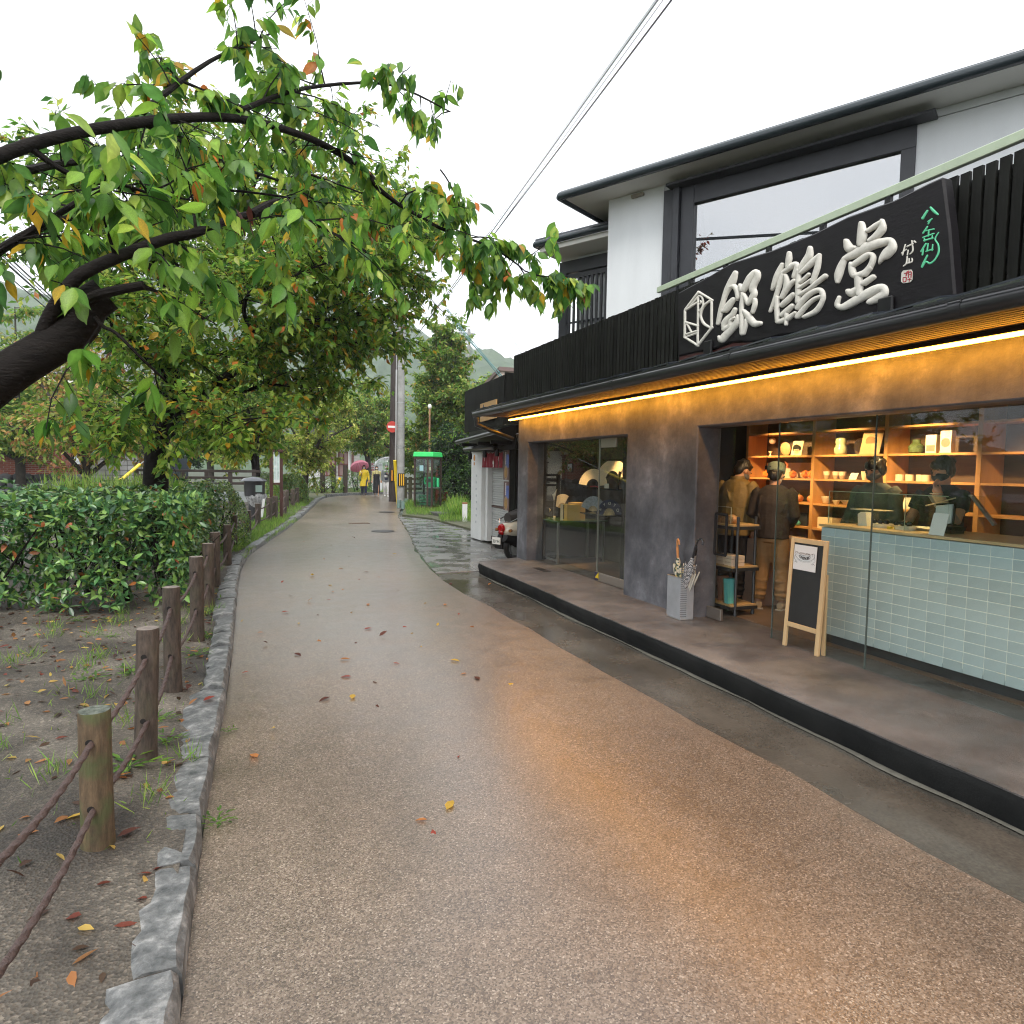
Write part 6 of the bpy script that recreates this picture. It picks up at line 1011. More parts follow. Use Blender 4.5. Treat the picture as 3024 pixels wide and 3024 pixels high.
umbrella('pink umbrella tilted over the shoulder of the woman in yellow', m1 @ Vector((.32, -.17, 1.86)), m1 @ Vector((.14, .22, 1.20)), .56, M('pink_canopy', (.55, .2, .27), .5, trans=.4), .34)
t2, m2 = person('woman in long black dress over a pale yellow blouse on the path', w1, rad(172), 1.75, dict(wk, hair='bob', look=(0, 1, -.05), top=cloth('pale_blouse', (.5, .45, .2)), bottom=cloth('black_dress', (.012, .012, .016)), skirt=.16, shoe=M('tan_sandal', (.3, .18, .1), .6), mask=MATS['mask_white'], bulk=.004, hem=1.15, hemw=.15), fine=.02)
t3, m3 = person('man in grey cardigan, striped jumper and white trousers under a clear umbrella', w2, rad(165), 1.83, dict(wk, hair='short', hairmat=M('grey_cap', (.16, .16, .17), .8), look=(0, 1, -.05), top=cloth('grey_cardigan', (.2, .21, .22)), bottom=cloth('white_trousers', (.68, .68, .7)), shoe=M('white_shoe', (.7, .7, .7), .5), mask=MATS['mask_white'], bulk=.025, hem=.8, hemw=.19, arms={1: ((.24, .0, 1.1), (.25, .06, .86)), -1: ((-.24, .05, 1.12), (-.1, .22, 1.2))},
    stripes=[(1.36, 1.42, M('knit_white', (.65, .65, .65), .9)), (1.24, 1.34, M('knit_grey', (.16, .17, .18), .9)), (1.16, 1.238, M('knit_navy', (.012, .014, .04), .9)), (1.06, 1.158, MATS['knit_white']), (.99, 1.058, MATS['knit_grey']), (.90, .988, MATS['knit_navy'])]), fine=.02)
umbrella('clear plastic dome umbrella over the man in white trousers', m3 @ Vector((.06, .16, 2.12)), m3 @ Vector((-.1, .27, 1.2)), .72, glassmat('clear_plastic', (.86, .89, .9), 1.5, .15, 3.), .42)
# shoulder bag of the woman in yellow
q = m1 @ Vector((.27, -.02, .98)); t = thing('shoulder_bag', 'olive green bag hanging at the side of the woman in yellow', 'bag', q); MB().ell(q, (.07, .13, .17), 12, 8).build('bag_body', M('bag_green', (.2, .26, .06), .7), t, smooth=True); MB().tube([q+Vector((0, 0, .14)), m1 @ Vector((.2, 0, 1.46))], .01, 5).build('bag_strap', MATS['bag_green'], t)
# ---------------------------------------------------------------- plants
LT1 = np.array([(0, 0, 0), (-.42, .30, .10), (.42, .30, .10), (-.38, .62, .07), (.38, .62, .07), (0, 1, -.14), (0, .32, -.02), (0, .64, -.03)]); LF1 = [(0, 2, 6), (0, 6, 1), (6, 2, 4, 7), (1, 6, 7, 3), (7, 4, 5), (3, 7, 5)]
LT0 = np.array([(0, 0, 0), (-.46, .45, .12), (.46, .45, .12), (0, 1, -.06)]); LF0 = [(0, 2, 3), (0, 3, 1)]
_st = [(.0, .0, 0), (.13, .25, 0), (.32, .47, 0), (.52, .47, -.02), (.72, .31, -.06), (.87, .12, -.12), (1.06, .0, -.2)]
LT2 = []; LF2 = []
for _i, (_t, _w, _h) in enumerate(_st): LT2 += [(-_w, _t, _h+.22*_w), (0, _t, _h), (_w, _t, _h+.22*_w)]
for _i in range(len(_st)-1): a_ = _i*3; LF2 += [(a_, a_+1, a_+4, a_+3), (a_+1, a_+2, a_+5, a_+4)]
LT2 = np.array(LT2)
def nrm(a): return a/np.maximum(np.linalg.norm(a, axis=-1, keepdims=True), 1e-9)
def leafmesh(name, mat, pos, dr, up, L, Wd, col, det=0):
    T, F = (LT2, LF2) if det == 2 else (LT1, LF1) if det else (LT0, LF0); n = len(pos)
    dr = nrm(dr); sd = nrm(np.cross(dr, up)); up = np.cross(sd, dr)
    L = np.broadcast_to(L, (n,)); Wd = np.broadcast_to(Wd, (n,))
    V = pos[:, None]+sd[:, None]*(T[:, 0][None, :, None]*Wd[:, None, None])+dr[:, None]*(T[:, 1][None, :, None]*L[:, None, None])+up[:, None]*(T[:, 2][None, :, None]*Wd[:, None, None])
    k = len(T); me = bpy.data.meshes.new(name)
    nl = np.array([len(f) for f in F]); base = np.concatenate([np.array(f) for f in F]); li = (base[None]+(np.arange(n)*k)[:, None]).ravel(); ln = np.tile(nl, n)
    me.vertices.add(n*k); me.vertices.foreach_set('co', V.reshape(-1).astype('f')); me.loops.add(len(li)); me.loops.foreach_set('vertex_index', li.astype('i')); me.polygons.add(len(ln)); me.polygons.foreach_set('loop_start', np.concatenate([[0], np.cumsum(ln)[:-1]]).astype('i')); me.polygons.foreach_set('loop_total', ln.astype('i'))
    me.update(calc_edges=True); a = me.color_attributes.new('Col', 'FLOAT_COLOR', 'POINT'); c = np.ones((n, k, 4), 'f'); c[:, :, :3] = col[:, None]; c[:, 1::3, :3] *= 1.35 if det == 2 else 1; a.data.foreach_set('color', c.ravel()); me.materials.append(mat)
    if det: me.shade_smooth()
    me.validate(); return me
LEAF = M('leaf', (.06, .12, .02), .32, attr=True, var=.22, vs=28, spec=.35, trans=.6); LEAFB = M('leaf_glossy', (.03, .07, .02), .3, attr=True, var=.2, vs=30, spec=.5, trans=.18); LEAFD = M('leaf_matt', (.06, .1, .02), .55, attr=True, var=.2, vs=3, trans=.5)
BARK = M('cherry_bark', (.010, .008, .007), .7, spec=.1, var=.5, vs=14, stretch=(1, 1, 2.5), bump=.5, bs=40); BARK2 = M('grey_bark', (.05, .042, .034), .8, var=.4, vs=8, bump=.4, bs=20)
def pal(n, ws, cols):
    i = nr.choice(len(cols), n, p=np.array(ws)/sum(ws)); c = np.array(cols)[i]; return np.clip(c*nr.uniform(.7, 1.3, (n, 1))*nr.uniform(.92, 1.08, (n, 3)), 0, 1)
G0, G1, G2, G3, Y0, O0, R0 = (.058, .15, .032), (.125, .265, .04), (.225, .36, .05), (.37, .46, .08), (.5, .32, .03), (.5, .17, .04), (.3, .04, .03)
def polyline(pts, n):
    P = np.array([tuple(p) for p in pts], float); d = np.concatenate([[0], np.cumsum(np.linalg.norm(np.diff(P, axis=0), axis=1))]); t = np.linspace(0, d[-1], n); return np.stack([np.interp(t, d, P[:, k]) for k in range(3)], 1), d[-1]
def smoothpl(pts, n=5):
    P = [Vector(p) for p in pts]; q = []
    for i in range(len(P)-1):
        a, b, c, d = P[max(i-1, 0)], P[i], P[i+1], P[min(i+2, len(P)-1)]
        for k in range(n): t = k/n; q.append(.5*((2*b)+(c-a)*t+(2*a-5*b+4*c-d)*t*t+(3*b-a-3*c+d)*t**3))
    return q+[P[-1]]
class Tree:
    def __init__(s): s.wood = MB(); s.tw = MB(); s.pos = []; s.dir = []; s.limbs = []
    def limb(s, pts, r0, r1, dens=1., f0=.2, n=8):
        q = smoothpl(pts); k = len(q); s.wood.tube(q, [r0+(r1-r0)*(i/(k-1))**.8 for i in range(k)], n); s.limbs.append((q, r0, r1, dens, f0)); return q
    def twigs(s, sec=4.0, slen=(.6, 1.4), tl=(.18, .42), per=7, droop=.35, tdens=7., up=.15, twr=.004, seclv=True):
        for q, r0, r1, dens, f0 in s.limbs:
            P, Ln = polyline(q, max(8, int(len(q)*2))); ns = max(1, int(Ln*sec*dens))
            for _ in range(ns):
                f = f0+(1-f0)*nr.rand(); i = min(int(f*(len(P)-1)), len(P)-2); p = P[i]+(P[i+1]-P[i])*nr.rand(); d = nrm(P[i+1]-P[i])
                r = nr.normal(size=3); r[2] *= .6; r[2] += up; d2 = nrm(d*.55+nrm(r)); L2 = nr.uniform(*slen)*(1.1-.4*f); pts = [p]; dd = d2.copy()
                for k in range(4): dd = nrm(dd+nr.normal(size=3)*.16+np.array([0, 0, -.10*droop*2])); pts.append(pts[-1]+dd*L2/4)
                s.tw.tube(pts, [max(twr*2.2, min(r1*1.2, .014)), twr*1.9, twr*1.6, twr*1.2, twr], 4, False)
                s.leafy(pts, tl, per, droop, tdens, twr)
    def leafy(s, pts, tl, per, droop, tdens, twr):
        P, Ln = polyline(pts, 12); nt = max(1, int(Ln*tdens))
        for _ in range(nt):
            f = .15+.85*nr.rand(); i = min(int(f*11), 10); p = P[i]; d = nrm(P[i+1]-P[i]); r = nr.normal(size=3); r[2] *= .6; d3 = nrm(d*.7+nrm(r)); l = nr.uniform(*tl); e = p+d3*l+np.array([0, 0, -.25*droop*l]); 
            if tl[1] > .15: s.tw.tube([p, e], [twr*.8, twr*.45], 3, False)
            for k in range(per):
                g = (k+.6)/per; b = p+(e-p)*g; w = nr.normal(size=3); w[2] *= .5; s.pos.append(b); s.dir.append(nrm(d3*.45+nrm(w)*.75+np.array([0, 0, -droop*1.5])))
    def finish(s, t, size, ratio, palette, bark, nobj=0, det=0, mat=None, trunk='trunk', sizes=.25, objsel=None, onm='leaf'):
        s.wood.build(trunk, bark, t, smooth=True)
        if s.tw.v: o = s.tw.build('twigs', bark, t); o['kind'] = 'stuff'
        pos = np.array(s.pos); dr = np.array(s.dir); n = len(pos); up = np.tile([0, 0, 1.], (n, 1))+nr.normal(size=(n, 3))*.45; L = size*nr.uniform(1-sizes, 1+sizes, n); col = pal(n, *palette); mat = mat or LEAF
        keep = np.ones(n, bool)
        if nobj:
            d = np.linalg.norm(pos-cO, axis=1)/L; v = pos-cO; z = v@cF; inside = (z > .3) & (np.abs(v@cR/z) < .7) & (np.abs(v@cU/z) < .53); d[~inside] += 1e6; idx = np.argsort(d)[:nobj]; keep[idx] = False
            var = [leafmesh(onm, mat, np.zeros((1, 3)), np.array([[0, 1., 0]]), np.array([[0, 0, 1.]]), np.array([1.]), np.array([ratio]), pal(1, *palette), det or 1) for _ in range(22)]
            for i in idx:
                a = nrm(dr[i]); sd = nrm(np.cross(a, up[i])); u = np.cross(sd, a); m = Matrix(((*(),) if 0 else (sd[0]*L[i], a[0]*L[i], u[0]*L[i], pos[i][0]), (sd[1]*L[i], a[1]*L[i], u[1]*L[i], pos[i][1]), (sd[2]*L[i], a[2]*L[i], u[2]*L[i], pos[i][2]), (0, 0, 0, 1)))
                o = link(onm, var[nr.randint(22)], t); o.matrix_basis = m
        print('leaves', n); me = leafmesh('leaves', mat, pos[keep], dr[keep], up[keep], L[keep], L[keep]*ratio, col[keep], det); o = link('leaves', me, t); o['kind'] = 'stuff'; return n
GREENMIX = ([1.5, 4, 6, 3.5, .7, .3], [G0, G1, G2, G3, Y0, O0])
# main cherry tree behind the hedge
YT = 12.2
mt = thing('cherry_tree', 'broad dark-trunked cherry tree with green and orange leaves behind the clipped hedge', 'tree', gz(453, 1447, .1) if False else gy(453, 1447, YT)); T = Tree()
def at(px, py, dy=0.): return gy(px, py, YT+dy)
b0 = at(450, 1452); b0.z = -.05
T.limb([b0, at(462, 1360), at(475, 1270), at(508, 1154), at(516, 1009, .2), at(523, 906, .4), at(520, 798, .5), at(470, 650, .8), at(430, 480, 1.2)], .22, .03, .7, .35, 12)
T.limb([at(480, 1235), at(514, 1071, .2), at(560, 1001, .3), at(589, 939, .4), at(606, 897, .4), at(622, 823, .6), at(655, 781, .8), at(705, 670, 1.2), at(760, 520, 1.6)], .13, .03, .8, .35, 10)
T.limb([at(600, 900, .4), at(663, 868, .1), at(713, 831, -.1), at(830, 760, -.4), at(960, 690, -.6), at(1080, 640, -.7)], .075, .015, 1.1)
T.limb([at(475, 1290), at(523, 1250, -.1), at(568, 1187, -.3), at(605, 1158, -.5), at(655, 1121, -.7), at(705, 1084, -.9), at(734, 1030, -1.1), at(750, 988, -1.2), at(779, 968, -1.2), at(817, 960, -1.3), at(900, 945, -1.2), at(1007, 939, -1.), at(1120, 905, -.8)], .12, .015, 1.0, .35, 10)
T.limb([at(568, 1171, -.3), at(498, 1125, -.6), at(436, 1059, -.9), at(382, 997, -1.2), at(345, 980, -1.4), at(307, 926, -1.6), at(240, 850, -1.9)], .06, .015, 1.)
T.limb([at(560, 1050, .3), at(643, 1046, .3), at(746, 1034, .2), at(821, 1038, .1), at(945, 1026, .2), at(1060, 1010, .4), at(1150, 985, .6)], .075, .015, 1.1)
T.limb([at(750, 988, -1.2), at(721, 922, -1.5), at(738, 864, -1.7), at(796, 848, -1.9), at(900, 800, -2.1), at(1010, 760, -2.2)], .04, .01, 1.2)
T.limb([at(605, 1160, -.4), at(700, 1160, -.6), at(788, 1137, -.7), at(900, 1140, -.5), at(985, 1130, -.3)], .045, .012, .9)
T.limb([at(620, 840, .6), at(760, 790, 1.), at(900, 740, 1.4), at(1040, 690, 1.8), at(1150, 660, 2.)], .06, .015, 1.)
T.limb([at(1040, 690, 1.8), at(1170, 650, 1.9), at(1265, 610, 2.0)], .014, .006, 1.4, .05); T.limb([at(1080, 640, -.7), at(1190, 690, -.8), at(1285, 745, -.9)], .014, .006, 1.4, .05); T.limb([at(960, 690, -.6), at(1110, 760, -.4), at(1240, 860, -.3)], .014, .006, 1.3, .05)
T.limb([at(700, 680, 1.2), at(850, 620, 1.8), at(980, 570, 2.2), at(1090, 560, 2.4)], .05, .012, 1.)
T.limb([at(523, 880, .4), at(420, 760, .2), at(330, 660, 0), at(250, 560, -.2), at(120, 480, -.4)], .06, .015, 1.)
T.limb([at(516, 1000, .2), at(430, 900, .8), at(330, 820, 1.2), at(220, 760, 1.5), at(80, 700, 1.8)], .06, .015, 1.)
T.limb([at(640, 640, 1.), at(600, 480, .6), at(520, 340, .3)], .04, .012, .9); T.limb([at(760, 520, 1.6), at(880, 420, 1.2), at(1000, 360, .8)], .035, .01, .9)
T.limb([at(500, 1180), at(430, 1190, -.8), at(370, 1220, -1.4), at(330, 1260, -1.8)], .04, .01, .8); T.limb([at(500, 1200), at(600, 1230, -1.), at(680, 1240, -1.6), at(760, 1235, -1.9)], .04, .01, .8)
T.limb([at(900, 950, -1.2), at(1010, 880, -1.1), at(1100, 810, -1.1), at(1180, 760, -1.2)], .025, .008, 1.2)
T.twigs(sec=13.5, slen=(.5, 1.6), per=6, tdens=12., droop=.3)
nM = T.finish(mt, .138, .52, GREENMIX, BARK, 240, 0, mat=LEAF)
# near cherry tree : trunk left of the view, long boughs reaching over the path
nb = gz(-190, 2250, .08); nt_ = thing('cherry_tree', 'near cherry tree whose boughs and big drooping leaves overhang the path', 'tree', nb); T = Tree()
def nY(px, py, Y): return gy(px, py, Y)
T.limb([nb-Vector((.5, 0, .2)), nY(-420, 1650, 3.4), nY(-230, 1330, 3.55), nY(0, 1120, 3.65), nY(208, 985, 3.7), nY(262, 905, 3.7), nY(312, 868, 3.7)], .105, .078, 0, .9, 14)
T.limb([nY(255, 905, 3.68), nY(270, 880, 3.6), nY(330, 860, 3.55), nY(424, 842, 3.5)], .028, .02, 0, .9, 8)
T.limb([nY(95, 1090, 3.7), nY(140, 950, 3.65), nY(208, 840, 3.6), nY(262, 797, 3.6), nY(374, 748, 3.7), nY(498, 703, 3.8), nY(560, 692, 3.85), nY(622, 670, 3.95), nY(726, 636, 4.1), nY(790, 628, 4.2)], .034, .02, .75, .25, 10)
T.limb([nY(742, 632, 4.1), nY(790, 605, 4.2), nY(822, 597, 4.25)], .024, .022, 0, .9, 8)
T.limb([nY(790, 628, 4.2), nY(887, 645, 4.4), nY(1007, 699, 4.7), nY(1080, 740, 4.9)], .012, .006, .9, .1, 6)
T.limb([nY(-150, 1360, 3.65), nY(-190, 900, 3.8), nY(-120, 560, 4.0), nY(80, 430, 4.2), nY(420, 360, 4.5), nY(700, 350, 4.8), nY(930, 415, 5.1), nY(1083, 508, 5.3), nY(1112, 550, 5.3), nY(1166, 595, 5.35), nY(1228, 632, 5.4), nY(1306, 676, 5.5), nY(1381, 703, 5.5), nY(1455, 732, 5.5), nY(1518, 773, 5.5), nY(1550, 800, 5.5)], .042, .005, .6, .35, 10)
T.limb([nY(-190, 900, 3.8), nY(60, 700, 4.3), nY(330, 610, 4.9), nY(640, 560, 5.5), nY(960, 600, 6.1)], .03, .006, .9, .2, 7); T.limb([nY(-120, 560, 4.0), nY(200, 480, 4.9), nY(520, 470, 5.7), nY(860, 500, 6.6), nY(1120, 590, 7.2)], .03, .006, .9, .2, 7)
for pts in ([(1300, 500), (1323, 533), (1352, 595), (1373, 674), (1389, 765), (1398, 844), (1402, 905)], [(1350, 690), (1440, 780), (1462, 840)], [(1381, 703), (1430, 700), (1500, 715), (1560, 740)], [(1455, 732), (1490, 780), (1500, 850)], [(1550, 800), (1600, 815), (1660, 815), (1700, 830)], [(1600, 815), (1650, 860), (1665, 905)], [(1530, 780), (1570, 840), (1610, 880)], [(1660, 820), (1720, 840), (1745, 880)], [(1166, 595), (1100, 640), (1060, 700)], [(1228, 632), (1180, 590), (1230, 560), (1290, 555)], [(1306, 676), (1330, 610), (1395, 590)]):
    P_ = [nY(x, y, 5.5-.0*i) for i, (x, y) in enumerate(pts)]; q = smoothpl(P_); T.wood.tube(q, [.007-.004*i/len(q) for i in range(len(q))], 5); T.leafy(q, (.04, .14), 3, .8, 42., .0022)
T.limb([nY(-100, 800, 3.9), nY(160, 640, 3.9), nY(330, 545, 4.), nY(470, 585, 4.05)], .022, .006, 1.3, .2, 7)
T.limb([nY(420, 360, 4.5), nY(640, 470, 5.4), nY(850, 545, 6.2), nY(1010, 640, 6.8)], .02, .006, 1.2, .1, 7); T.limb([nY(80, 430, 4.2), nY(220, 520, 4.3), nY(400, 560, 4.6), nY(560, 590, 5.)], .02, .006, 1.2, .1, 7)
T.limb([nY(-120, 560, 4.0), nY(-100, 380, 4.3), nY(-100, 200, 4.6)], .04, .01, .9, .2, 8)
T.limb([nY(420, 330, 4.5), nY(620, 180, 4.9), nY(820, 90, 5.4)], .022, .006, 1.3, .1, 7); T.limb([nY(700, 330, 4.8), nY(900, 260, 5.3), nY(1150, 250, 5.8), nY(1330, 330, 6.1)], .02, .006, 1.2, .1, 7)
T.limb([nY(262, 905, 3.7), nY(300, 960, 3.6), nY(345, 985, 3.5), nY(420, 1060, 3.5), nY(485, 1120, 3.6)], .012, .005, .55, .15, 6)
T.twigs(sec=6.2, slen=(.3, .8), tl=(.06, .18), per=4, droop=.7, tdens=13., twr=.0026)
T.finish(nt_, .122, .5, ([4, 5, 4, 1.6, .55, .2], [G0, G1, G2, G3, Y0, O0]), BARK, 300, 2, sizes=.4)
# withered brown leaf cluster on the near bough
q = nY(716, 630, 4.06); tag(leafmesh('x', LEAFD, np.array([list(q)]*7)+nr.normal(size=(7, 3))*.02, np.array([[0, 0, -1.]]*7)+nr.normal(size=(7, 3))*.25, nr.normal(size=(7, 3)), .12, .05, np.array([[.09, .018, .012]]*7), 1) and link('withered_leaves', leafmesh('withered_leaves', LEAFD, np.array([list(q)]*7)+nr.normal(size=(7, 3))*.02, np.array([[0, 0, -1.]]*7)+nr.normal(size=(7, 3))*.25, nr.normal(size=(7, 3)), .12, .05, np.array([[.09, .018, .012]]*7), 1)), 'bunch of withered dark red leaves hanging at the end of the near bough', 'leaves', kind='stuff')
# ---- other trees
def autotree(label, base, h, spread, seed, palette, size, nlimb=7, tr=.16, fork=.35, sec=3., per=7, lean=(0, 0), group=None, bark=BARK2, slen=(.7, 1.6), flat=.6, low=.0, name='tree', mat=None, tdens=5., tl=(.2, .45), droop=.3, nobj=0):
    global nr
    st = nr; nr = np.random.RandomState(seed); rr = random.Random(seed); t = thing(name, label, 'tree', base, group); T = Tree(); base = Vector(base); tp = base+Vector((lean[0], lean[1], h*fork))
    T.limb([base-Vector((0, 0, .2)), base.lerp(tp, .5)+Vector((rr.uniform(-.1, .1), rr.uniform(-.1, .1), 0)), tp], tr, tr*.75, 0, .9, 10)
    for i in range(nlimb):
        a = 6.283*(i+rr.uniform(-.3, .3))/nlimb; e = rr.uniform(low, 1.); R_ = spread*(1-.55*e*flat)*rr.uniform(.8, 1.1); end = Vector((base.x+lean[0]*1.5+R_*math.cos(a), base.y+lean[1]+R_*math.sin(a), base.z+h*(fork+(1-fork)*e*rr.uniform(.85, 1.))))
        st_ = base.lerp(tp, rr.uniform(.7, 1.)); mid = st_.lerp(end, .5)+Vector((0, 0, h*.07)); T.limb([st_, mid, end], tr*.55, .015, 1, .15, 7)
    T.limb([tp, tp.lerp(base+Vector((lean[0], lean[1], h)), .5), base+Vector((lean[0]*1.2, lean[1], h*.98))], tr*.6, .015, 1, .1, 7)
    T.twigs(sec=sec*1.45, slen=slen, per=per, tdens=tdens*3.4, tl=tl, droop=droop); n = T.finish(t, size*1.35, .5, palette, bark, nobj, 0, mat=mat or LEAFD); nr = st; return n
def ground(px, Y): q = gy(px, 1400, Y); return (q.x, Y, .03)
YG = ([1, 3, 4, 5, 3, .2], [G1, G2, G3, (.45, .52, .1), (.62, .6, .16), O0]); BR_ = ([2, 3, 4, 2, 2], [G1, G2, (.4, .42, .1), (.55, .36, .12), (.5, .25, .1)]); GR_ = ([2, 5, 5, 3, .5], [(.085, .19, .045), (.16, .3, .055), (.27, .4, .07), (.42, .45, .1), (.58, .34, .1)]); DKG = ([4, 4, 2], [(.018, .05, .02), (.035, .085, .026), G1])
autotree('small bright yellow-green tree with spreading low branches at the bend of the path', ground(900, 33), 5.4, 2.9, 21, YG, .13, 9, .22, .32, sec=3.2, per=6, low=.1, lean=(.1, 0))
autotree('mid green tree with curved boughs behind the pink umbrella', ground(1085, 44), 7.2, 3.6, 22, GR_, .16, 9, .2, .35, sec=2.8, per=6, low=.0)
autotree('tall layered green tree filling the gap behind the phone booth', ground(1312, 34), 9.2, 2.75, 23, GR_, .17, 19, .2, .14, sec=3.8, per=7, low=-.05, flat=.9)
autotree('broad green tree at the right behind the shuttered shop', ground(1420, 33), 6.4, 3.0, 24, GR_, .17, 15, .16, .12, sec=3.4, per=6, low=-.1)
autotree('orange-brown sparse tree in front of the left house', ground(255, 24), 5.6, 2.8, 25, BR_, .13, 8, .15, .3, sec=2.4, per=5, low=.1)
autotree('dark slender trunked tree between the hedge and the notice board', ground(752, 27), 5.6, 2.4, 26, GR_, .13, 8, .18, .42, sec=3.0, per=6, low=.1, bark=BARK)
autotree('green tree standing behind the notice board', ground(620, 38), 7.5, 3.6, 27, YG, .17, 9, .2, .3, sec=2.6, per=6, low=-.1)
autotree('dark evergreen tree behind the concrete block wall', ground(420, 42), 7., 3.4, 28, DKG, .17, 9, .22, .25, sec=3., per=7, low=-.2)
autotree('green tree far behind the drink machine', ground(1180, 52), 9., 4., 29, GR_, .2, 9, .25, .25, sec=2.4, per=7, low=-.1)
autotree('tall green tree beyond the bend left of the poles', ground(980, 58), 9.5, 4.2, 30, GR_, .2, 9, .25, .3, sec=2.4, per=7, low=-.1)
autotree('dark leafy small tree hiding the red vending machine', ground(1335, 27.5), 3.4, 1.3, 31, DKG, .12, 7, .07, .3, sec=4, per=7, low=-.2, slen=(.4, .8))
autotree('pale green tree behind the left house', ground(330, 50), 9, 4.5, 32, YG, .2, 9, .25, .3, sec=2.2, per=7, low=-.1)
autotree('green tree beside the brick pillar at the far left', ground(60, 30), 7.5, 3.6, 33, GR_, .15, 9, .2, .3, sec=2.6, per=6, low=.0)
# trees standing behind the camera's left, mirrored in the shop window
for k, (x, y) in enumerate(((-6.2, 7.2), (-9, 15))): autotree(('tall russet tree across the garden bed beyond the left edge', 'farther green tree across the garden bed beyond the left edge')[k], (x, y, .05), (9.4, 6.5)[k], (2.6, 2.8)[k], 40+k, ((([2, 2, 3], [(.12, .1, .03), (.3, .1, .04), (.2, .05, .03)]), GR_)[k]), .13, 9, .18, (.5, .35)[k], sec=1.6, per=4)
# ---- clipped shrubs
def shrub(name, label, cat, fn, n, size, ratio, palette, stems, mat=LEAFB, whorl=5, nobj=0, det=0, group=None, base=(0, 0, 0), core=None):
    t = thing(name, label, cat, base, group); T = Tree()
    for a, b, r in stems: T.wood.tube(smoothpl([a, Vector(a).lerp(Vector(b), .5)+Vector((rnd.uniform(-.06, .06), rnd.uniform(-.06, .06), 0)), b], 3), [r, r*.95, r*.9, r*.8, r*.7, r*.55, r*.4], 6)
    for _ in range(n):
        p, nn = fn(); a0 = nr.rand()*6.28; nn = nrm(nn+nr.normal(size=3)*.3); x = nrm(np.cross(nn, [.3, .5, .8])); y = np.cross(nn, x)
        for k in range(whorl): a = a0+6.283*k/whorl+nr.uniform(-.3, .3); T.pos.append(p); T.dir.append(nrm(x*math.cos(a)+y*math.sin(a)+nn*nr.uniform(.15, .7)))
    T.finish(t, size, ratio, palette, BARK, nobj, det, mat=mat, trunk='stems', sizes=.3); print(name, len(T.pos)); return t
HDG = ([2, 5, 5, .25], [(.03, .09, .036), (.075, .18, .06), (.17, .3, .07), (.35, .12, .04)])
def hedge1():
    y = nr.uniform(8.0, 12.6); xr = interp([(-.62, 7.9), (-.6, 9.5), (-.48, 12.8)], y); top = 1.24+.05*math.sin(y*3)+.04*math.sin(y*7)+(nr.uniform(0, .14) if nr.rand() < .25 else 0)
    u = nr.rand()
    if u < .46: x = nr.uniform(-4.6, xr); y = 8.15+.12*math.sin(x*5)+.1*math.sin(x*11)+abs(nr.normal())*.16; z = .12+(top-.12)*(nr.rand()**.7); n_ = np.array([0, -1, .35]); y += .18*(z-.3)
    elif u < .68: z = .28+(top-.28)*(nr.rand()**.7); x = xr-abs(nr.normal())*.12-.1*max(0, z-.9); n_ = np.array([1, 0, .35])
    else: x = nr.uniform(-4.6, xr); z = top-abs(nr.normal())*.07-.3*max(0, (x-xr+.35))-.35*max(0, 8.6-y); n_ = np.array([0, 0, 1.])
    x += .03*nr.normal(); return np.array([x, y, z]), n_
stm = []
for k in range(26): x = rnd.uniform(-4.2, -.8); y = rnd.uniform(8.35, 12); stm.append(((x, y, .02), (x+rnd.uniform(-.35, .35), y+rnd.uniform(-.3, .3), rnd.uniform(.9, 1.15)), rnd.uniform(.025, .05)))
for k in range(110): x = rnd.uniform(-4.2, -.8); y = rnd.uniform(8.3, 11); stm.append(((x, y, rnd.uniform(.2, .6)), (x+rnd.uniform(-.5, .5), y+rnd.uniform(-.5, .3), rnd.uniform(.8, 1.2)), rnd.uniform(.008, .018)))
shrub('hedge', 'big clipped hedge with dark glossy leaf rosettes beside the wooden posts', 'hedge', hedge1, 3500, .096, .46, HDG, stm, nobj=200, det=1, base=(-2, 9, .05), whorl=5)
def mound(cx, cy, rx, ry, h, zb=.06):
    def f():
        a = nr.rand()*6.283; e = math.asin(nr.rand()**.8); k = 1-abs(nr.normal())*.05+.05*math.sin(a*5+e*4); c = math.cos(e)**.6
        return np.array([cx+rx*k*c*math.cos(a), cy+ry*k*c*math.sin(a), zb+h*k*math.sin(e)]), np.array([math.cos(a)*c/rx, math.sin(a)*c/ry, .25+math.sin(e)/h])
    return f
FIN = ([2, 5, 5, 2, .4], [(.035, .095, .025), (.08, .18, .035), (.17, .29, .045), (.32, .38, .06), (.3, .1, .03)])
q = gy(640, 1400, 14); q2_ = gy(760, 1400, 14.2)
def stem_of(cx, cy, h, n=7): return [((cx+rnd.uniform(-.3, .3), cy+rnd.uniform(-.3, .3), .02), (cx+rnd.uniform(-.6, .6), cy+rnd.uniform(-.5, .5), h*.8), .03) for _ in range(n)]
shrub('shrub', 'rounded fine-leaved shrub just before the black hooded bin', 'shrub', mound(-.72, 14.2, .72, 1.2, 1.30), 2600, .05, .42, FIN, stem_of(-.75, 14.2, 1.2), base=(-.72, 14.2, .05), nobj=0)
shrub('shrub', 'long fine-leaved shrub with browned top between the big hedge and the round shrub', 'shrub', mound(-2.0, 13.2, 1.3, 1.1, 1.32), 2600, .05, .42, FIN, stem_of(-2., 13.2, 1.2), base=(-2., 13.2, .05))
c = gz(793, 1487, .1); shrub('shrub', 'small round bright green shrub left of the notice board', 'shrub', mound(gy(793, 1450, 24).x, 24, .5, .55, 1.0), 1300, .055, .42, FIN, stem_of(gy(793, 1450, 24).x, 24, .8, 3), base=(gy(793, 1450, 24).x, 24, .05))
